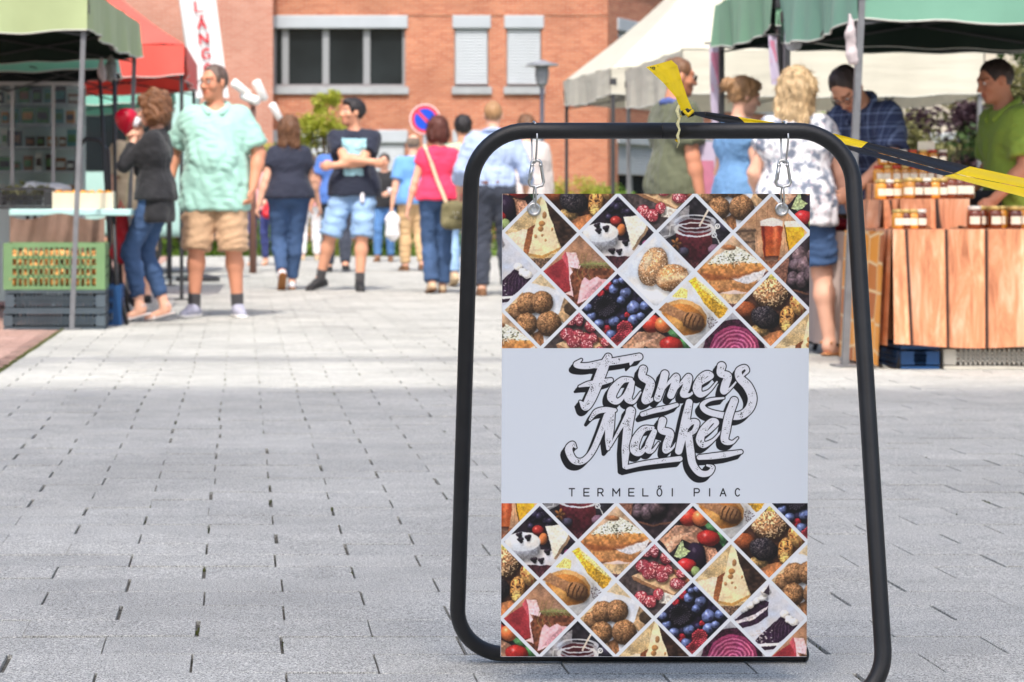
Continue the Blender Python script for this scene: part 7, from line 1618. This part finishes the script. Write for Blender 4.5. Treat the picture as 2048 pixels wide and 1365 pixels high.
# 2 man in mint polo
person('stout man in a mint polo shirt and khaki shorts with one hand in his pocket', at_px(432, 16.0), 172, 1.835, SK_TAN, dict(style='crop', mat=hair_mat('hair_cropped_grey', (96, 78, 68)), stubble=(.93, .9, .9), amp=.002, recede=-.012), dict(mat=C_MINT, sleeve=.80, hem=.745, loose=.024, collar=True, vneck=True, cuff=.016, fold=.008), dict(mat=C_KHAKI, len=1.10, loose=.018, name='shorts', fold=.006), dict(kind='shoe', mat=S_GREY, sole=S_SOLE, sock=K_DKSOCK), dict(head=(-40, -2, 0), handR=(.33, -.03, .93), elR=(.6, -1, 0), handL=(-.27, .07, .90), elL=(-1, -.55, 0), footL=(-.155, .02, 0), footR=(.145, .06, 0), toeL=(-.35, 0), toeR=(.3, 0), twist=6), dict(bulk=1.07, belly=.055, sh=1.0), glasses(), seed=22)
# 3 woman in navy from behind
person('woman in a navy tee and dark jeans walking away with white trainers', at_px(578, 21.4), 4, 1.69, SK_FAIR, dict(style='long', mat=H_BROWN, len=.16, amp=.006), dict(mat=C_NAVY, sleeve=.5, hem=.93, loose=.018), dict(mat=D_BLUE, len=1.93, loose=.010, name='jeans'), dict(kind='shoe', mat=S_WHITE, sole=S_GUM), dict(footL=(-.085, -.17, .09), footR=(.04, .12, 0), toeL=(0, -.75), handL=(-.31, -.06, .86), handR=(.31, .08, .86), head=(-12, 4, 0)), dict(fem=True, bulk=1.13, hip=1.12), seed=33)
# 4 man with crossed arms
def ex4(root, L):
    tp = L['tp']
    sdf_obj('phone_pouch', [rc((-.07, .150, .885), (-.072, .158, .82), .020, .022, .01, np.array([0, 1.0, 0]), .5)], .007, MATS['shoe_white'], root)
person('man in a dark printed tee and denim shorts striding with crossed arms', at_px(708, 21.2), 178, 1.85, SK_MID, dict(style='short', mat=H_BLACK, quiff=True, stubble=(.72, .68, .68), amp=.003), dict(mat=C_DKTEE, sleeve=.62, hem=.87, loose=.024, fold=.006, print=(mat('tee_print', lin((150, 196, 206)), .8, nscale=16, namt=.45), [(-.115, .105, 1.235, 1.385), (-.09, .09, 1.05, 1.115)])), dict(mat=D_LIGHT, len=1.04, loose=.017, name='shorts', fold=.006), dict(kind='shoe', mat=S_BLACK, sole=S_BLACK, sock=K_DKSOCK), dict(head=(-64, 3, 0), handL=(.17, .21, 1.14), handR=(-.15, .26, 1.17), elL=(-.8, .5, -.9), elR=(.8, .6, -.9), footL=(-.05, .1, 0), footR=(.31, -.06, .03), toeR=(.75, -.2), toeL=(-.05, 0), palmL=(0, -1, .2), palmR=(0, -1, .2), curl=.5, twist=-3), dict(bulk=1.0, sh=1.02), ex4, seed=44)
# 5 man in blue behind
person('man in a royal blue tee mostly hidden behind the man with crossed arms', at_px(672, 27.5), -4, 1.76, SK_MID, dict(style='short', mat=H_BROWN), dict(mat=C_BLUE, sleeve=.62, hem=.86, loose=.022), dict(mat=C_CHAR, len=1.95, loose=.018), dict(kind='shoe', mat=S_BLACK), dict(footL=(-.09, .06, 0), footR=(.12, -.1, .02), handL=(-.30, .0, .86), handR=(.28, .1, .88)), seed=55, face=False, vox=.013)
# 6 person in black
def ex6(root, L):
    Wr = L['ARM']['L'][2]; mb = MB(); mb.lathe([(.03, 0), (.036, .09), (.03, .095)], c=(Wr[0], Wr[1] + .06, Wr[2] + .0), seg=12); mb.build('paper_cup', MATS['shoe_white'], root, smooth=True)
person('person in a black top and blue jeans holding a white cup', at_px(769, 33), 170, 1.62, SK_FAIR, dict(style='short', mat=H_DARK), dict(mat=C_BLACK, sleeve=.9, hem=.88, loose=.02), dict(mat=D_MID, len=1.93, loose=.014, name='jeans'), dict(kind='shoe', mat=S_BROWN), dict(handL=(-.12, .26, 1.10), handR=(.26, .02, .84), elL=(-1, -.4, -.6), footL=(-.1, 0, 0), footR=(.1, .1, 0)), None, ex6, seed=66, vox=.013)
# 7 man in sky blue carrying a white bag
def bag_ex(px_off, col, size, name='carrier_bag', hand='L'):
    def f(root, L):
        Wr = L['ARM'][hand][2] + np.array([0, 0, -.1]); w, h_ = size; sdf_obj(name, [rc(Wr + np.array([0, 0, 0]), Wr + np.array([0, 0, -h_ * .35]), .012, w * .5, .03, np.array([0, 1.0, 0]), .7), rc(Wr + np.array([0, 0, -h_ * .35]), Wr + np.array([0, 0, -h_]), w * .5, w * .55, .05, np.array([0, 1.0, 0]), .7)], .012, col, root, lambda V: waves(V, 40, 3) * .006)
    return f
person('man in a sky blue shirt and tan trousers carrying a white carrier bag', at_px(826, 28), 10, 1.74, SK_FAIR, dict(style='fringe', mat=H_GREY), dict(mat=C_SKY, sleeve=.75, hem=.86, loose=.026), dict(mat=C_TAN, len=1.95, loose=.02), dict(kind='shoe', mat=S_BROWN), dict(handL=(-.28, -.02, .84), handR=(.28, .06, .84), footL=(-.08, .08, 0), footR=(.1, -.1, .02)), None, bag_ex(0, C_WHITEP, (.17, .28)), seed=77, vox=.013)
# 8 woman in pink with olive shoulder bag
def ex8(root, L):
    tp = L['tp']; b = empty('tmp', (0, 0, 0)); bpy.data.objects.remove(b)
    bag = sdf_obj('shoulder_bag', [rc((.06, -.185, .86), (.22, -.16, .86), .05, .05, .03), rc((.06, -.19, .70), (.22, -.165, .70), .06, .06, .03), el((.14, -.18, .78), (.135, .055, .14), .03)], .010, MATS['bag_olive'], root, lambda V: waves(V, 45, 8) * .003)
    mb = MB(); pts = [tp(-.14, -.02, 1.475), tp(-.13, -.10, 1.42), tp(-.09, -.150, 1.30), tp(-.03, -.160, 1.12), (.03, -.185, .97), (.06, -.20, .88)]; 
    for a, b in zip(pts[:-1], pts[1:]): mb.bar(a, b, .034, .006)
    mb.build('strap', MATS['strap_tan'], bag)
    mb = MB(); mb.box(.075, .205, -.252, -.245, .76, .86); f_ = bevel(mb.build('flap', MATS['bag_olive'], bag), .01); mb = MB()
    for x, z in ((.12, .80), (.16, .80), (.14, .755)): mb.ball((x, -.256, z), .008, 8, 5)
    mb.build('studs', M_steel, bag)
mat('bag_olive', lin((116, 110, 78)), .8, nscale=14, namt=.15, bump=.4, bscale=30); mat('strap_tan', lin((222, 190, 160)), .7)
person('woman in a bright pink tee and jeans with an olive shoulder bag', at_px(876, 20.55), 3, 1.645, SK_FAIR, dict(style='bob', mat=H_RED, amp=.005), dict(mat=C_PINK, sleeve=.34, hem=.93, loose=.012), dict(mat=D_BLUE, len=1.95, loose=.010, flare=.022, name='jeans'), dict(kind='shoe', mat=S_TANSH, sole=S_BROWN), dict(footL=(-.07, -.06, .02), footR=(.06, .12, 0), toeL=(-.1, -.2), toeR=(.15, 0), handL=(-.30, .03, .82), handR=(.28, .12, .9)), dict(fem=True, bulk=1.0, hip=1.02), ex8, seed=88)
# 9 dark haired man
person('dark haired man in a sage shirt and pale jeans behind the light blue shirt', at_px(926, 22.4), 8, 1.74, SK_MID, dict(style='short', mat=H_BLACK, amp=.004), dict(mat=C_SAGE, sleeve=.7, hem=.88, loose=.02), dict(mat=D_LIGHT, len=1.94, loose=.016, name='jeans'), dict(kind='shoe', mat=S_TANSH), dict(footL=(-.12, -.12, .04), toeL=(0, -.4), footR=(.08, .12, 0)), seed=99, face=False, vox=.013)
# 10 man in light blue shirt
person('man in a light blue long sleeved shirt and charcoal trousers from behind', at_px(986, 19.95), -4, 1.765, SK_FAIR, dict(style='crop', mat=H_LTBROWN, amp=.002), dict(mat=C_LBLUE, sleeve=1.55, hem=.99, loose=.024, collar=True, fold=.008), dict(mat=C_CHAR, len=1.97, loose=.020, belt=K_BELT), dict(kind='shoe', mat=S_BROWN), dict(footL=(-.10, .0, 0), footR=(.14, .08, 0), handL=(-.3, .14, .95), handR=(.30, .12, .95)), dict(bulk=1.03, sh=1.04), seed=110, face=False)
# 11 person in white
person('person in a white jacket standing right of the light blue shirt', at_px(1052, 22.5), 12, 1.75, SK_FAIR, dict(style='short', mat=H_BROWN), dict(mat=C_WHITE, sleeve=1.7, hem=.80, loose=.032), dict(mat=C_CHAR, len=1.96, loose=.016), dict(kind='shoe', mat=S_BLACK), dict(handL=(-.26, .12, .92)), dict(bulk=1.08), seed=121, face=False, vox=.013)
# 12 man in olive tee with sunglasses
def ex12(root, L):
    glasses(True)(root, L); tp = L['tp']; pts = [tp(.085 * math.sin(a), -.02 - .085 * math.cos(a) + .02, 1.465 - .03 * (1 - math.cos(a)) * .5) for a in np.linspace(0, 2 * math.pi, 15)[:-1]]; co = [rc(a, b, .022, .022, .01) for a, b in zip(pts, pts[1:] + pts[:1])]; sdf_obj('neck_scarf', co, .009, MATS['scarf_blue'], root, lambda V: waves(V, 60, 3) * .003)
mat('scarf_blue', lin((78, 94, 150)), .85, nscale=40, namt=.4)
person('man in an olive green tee and sunglasses looking right', at_px(1352, 14.2), -74, 1.765, SK_TAN, dict(style='crop', mat=H_BROWN, stubble=(.7, .64, .6), amp=.002), dict(mat=C_OLIVE, sleeve=.72, hem=.84, loose=.026, fold=.006), dict(mat=D_DARK, len=1.95, loose=.016, name='jeans'), dict(kind='shoe', mat=S_BROWN), dict(head=(-10, -6, 0), handL=(-.24, .1, .82), handR=(.25, .05, .82)), dict(bulk=1.03, sh=1.02), ex12, seed=132)
# 13 woman with a bun
person('woman with a light brown bun and a pale denim top by the sign', at_px(1480, 13.5), -72, 1.60, SK_FAIR, dict(style='bun', mat=H_LTBROWN, amp=.004), dict(mat=C_DENIMTOP, sleeve=.35, hem=.84, loose=.02), dict(mat=D_DARK, len=1.93, loose=.012, name='jeans'), dict(kind='shoe', mat=S_WHITE), dict(head=(-8, -14, 0), handL=(-.18, .2, 1.0), handR=(.2, .22, 1.02)), dict(fem=True), seed=143)
# 14 blonde woman in floral top
person('blonde woman in a white floral top standing at the right stalls', at_px(1594, 11.75), -16, 1.535, SK_FAIR, dict(style='long', mat=H_BLOND, len=.20, amp=.008, freq=85, aniso=(1.2, 1.2, .25)), dict(mat=floral_mat(), sleeve=.42, hem=.80, loose=.028, fold=.007), dict(mat=D_BLUE, len=.86, loose=.02, name='denim_shorts'), dict(kind='sandal', mat=S_COG), dict(head=(-22, -4, 0), handR=(.34, .10, .80), elR=(.7, -.6, 0), handL=(-.24, .2, .98), footL=(-.06, .0, .0), footR=(.19, .02, .0), toeR=(.5, 0)), dict(fem=True, bulk=1.08), seed=154)
# 15 plaid vendor
person('vendor in a navy plaid shirt leaning over the honey stall', at_px(1782, 12.0), 122, 1.68, SK_MID, dict(style='crop', mat=H_DARK, amp=.002, recede=-.02), dict(mat=plaid_mat(), sleeve=.8, hem=.85, loose=.022, collar=True, fold=.007), dict(mat=D_DARK, len=1.95, loose=.016, name='jeans'), dict(kind='shoe', mat=S_BLACK), dict(lean=30, head=(10, -26, 0), handL=(-.16, .46, .93), handR=(.22, .42, .92), elL=(-1, -.5, 0), elR=(1, -.5, 0)), dict(bulk=1.02, sh=1.02), glasses(), seed=165)
# 16 lime vendor
def ex16(root, L):
    tp = L['tp']; mb = MB(); pts = [tp(-.14, .06, 1.0), tp(-.17, .14, 1.05), (-.1, .22, .92), (.1, .22, .92)]; mb.tube(pts, .012, 6); mb.build('bag_strap', MATS['shoe_black'], root)
    sdf_obj('waist_bag', [rc((-.08, .21, .90), (.08, .21, .90), .07, .07, .03, np.array([0, 1.0, 0]), .7)], .01, MATS['shoe_black'], root)
person('vendor in a lime green polo shirt standing in profile behind the jars', at_px(2040, 11.75), 98, 1.60, SK_TAN, dict(style='crop', mat=H_DARK, amp=.0015), dict(mat=C_LIME, sleeve=.8, hem=.80, loose=.022, collar=True, fold=.006), dict(mat=C_CHAR, len=1.95, loose=.016), dict(kind='shoe', mat=S_BLACK), dict(lean=12, head=(0, -4, 0), handL=(-.22, .26, .92), handR=(.22, .24, .92)), dict(bulk=1.04, belly=.02, sh=1.0), ex16, seed=176)
# 17-20 people further back
person('person in white trousers hidden behind the woman in navy', at_px(620, 34), 5, 1.62, SK_FAIR, dict(style='bob', mat=H_BROWN), dict(mat=C_ROSE, sleeve=.5, hem=.9), dict(mat=C_WHITEP, len=1.95, loose=.016), dict(kind='shoe', mat=S_TANSH), dict(footL=(-.13, .0, 0), footR=(.13, .1, 0)), dict(fem=True), seed=187, face=False, vox=.013)
def ex18(root, L):
    Wr = L['ARM']['L'][2]; sdf_obj('shopping_bag', [rc(Wr + np.array([0, .05, -.06]), Wr + np.array([0, .05, -.2]), .04, .07, .03)], .012, MATS['red_bag'], root, lambda V: waves(V, 40, 5) * .008)
person('woman in blue leggings half hidden behind the mint polo man', at_px(519, 31), 160, 1.58, SK_FAIR, dict(style='long', mat=H_BROWN), dict(mat=C_ROSE, sleeve=.3, hem=.86), dict(mat=C_LEGGING, len=1.9, loose=.006, name='leggings'), dict(kind='sandal', mat=S_COG), dict(handL=(-.2, .2, 1.0), handR=(.25, .05, .85)), dict(fem=True), ex18, seed=198, face=False, vox=.013)
person('person in a beige shirt standing behind the woman in black', at_px(272, 18.4), 20, 1.62, SK_FAIR, dict(style='short', mat=H_GREY), dict(mat=C_BEIGE, sleeve=.8, hem=.84, loose=.022), dict(mat=C_TAN, len=1.05, loose=.03, name='shorts'), dict(kind='shoe', mat=S_BLACK), dict(handR=(.27, .05, .82)), seed=209, face=False, vox=.013)
person('person in a grey blue shirt bending at the side stall right of the blonde woman', at_px(1655, 12.75), -60, 1.50, SK_TAN, dict(style='short', mat=H_DARK), dict(mat=C_GREYBLUE, sleeve=.5, hem=.84, loose=.02), dict(mat=D_DARK, len=1.95, loose=.014, name='jeans'), dict(kind='shoe', mat=S_BLACK), dict(lean=18, handL=(-.1, .42, .86), handR=(.2, .42, .86)), seed=220, face=False, vox=.013)
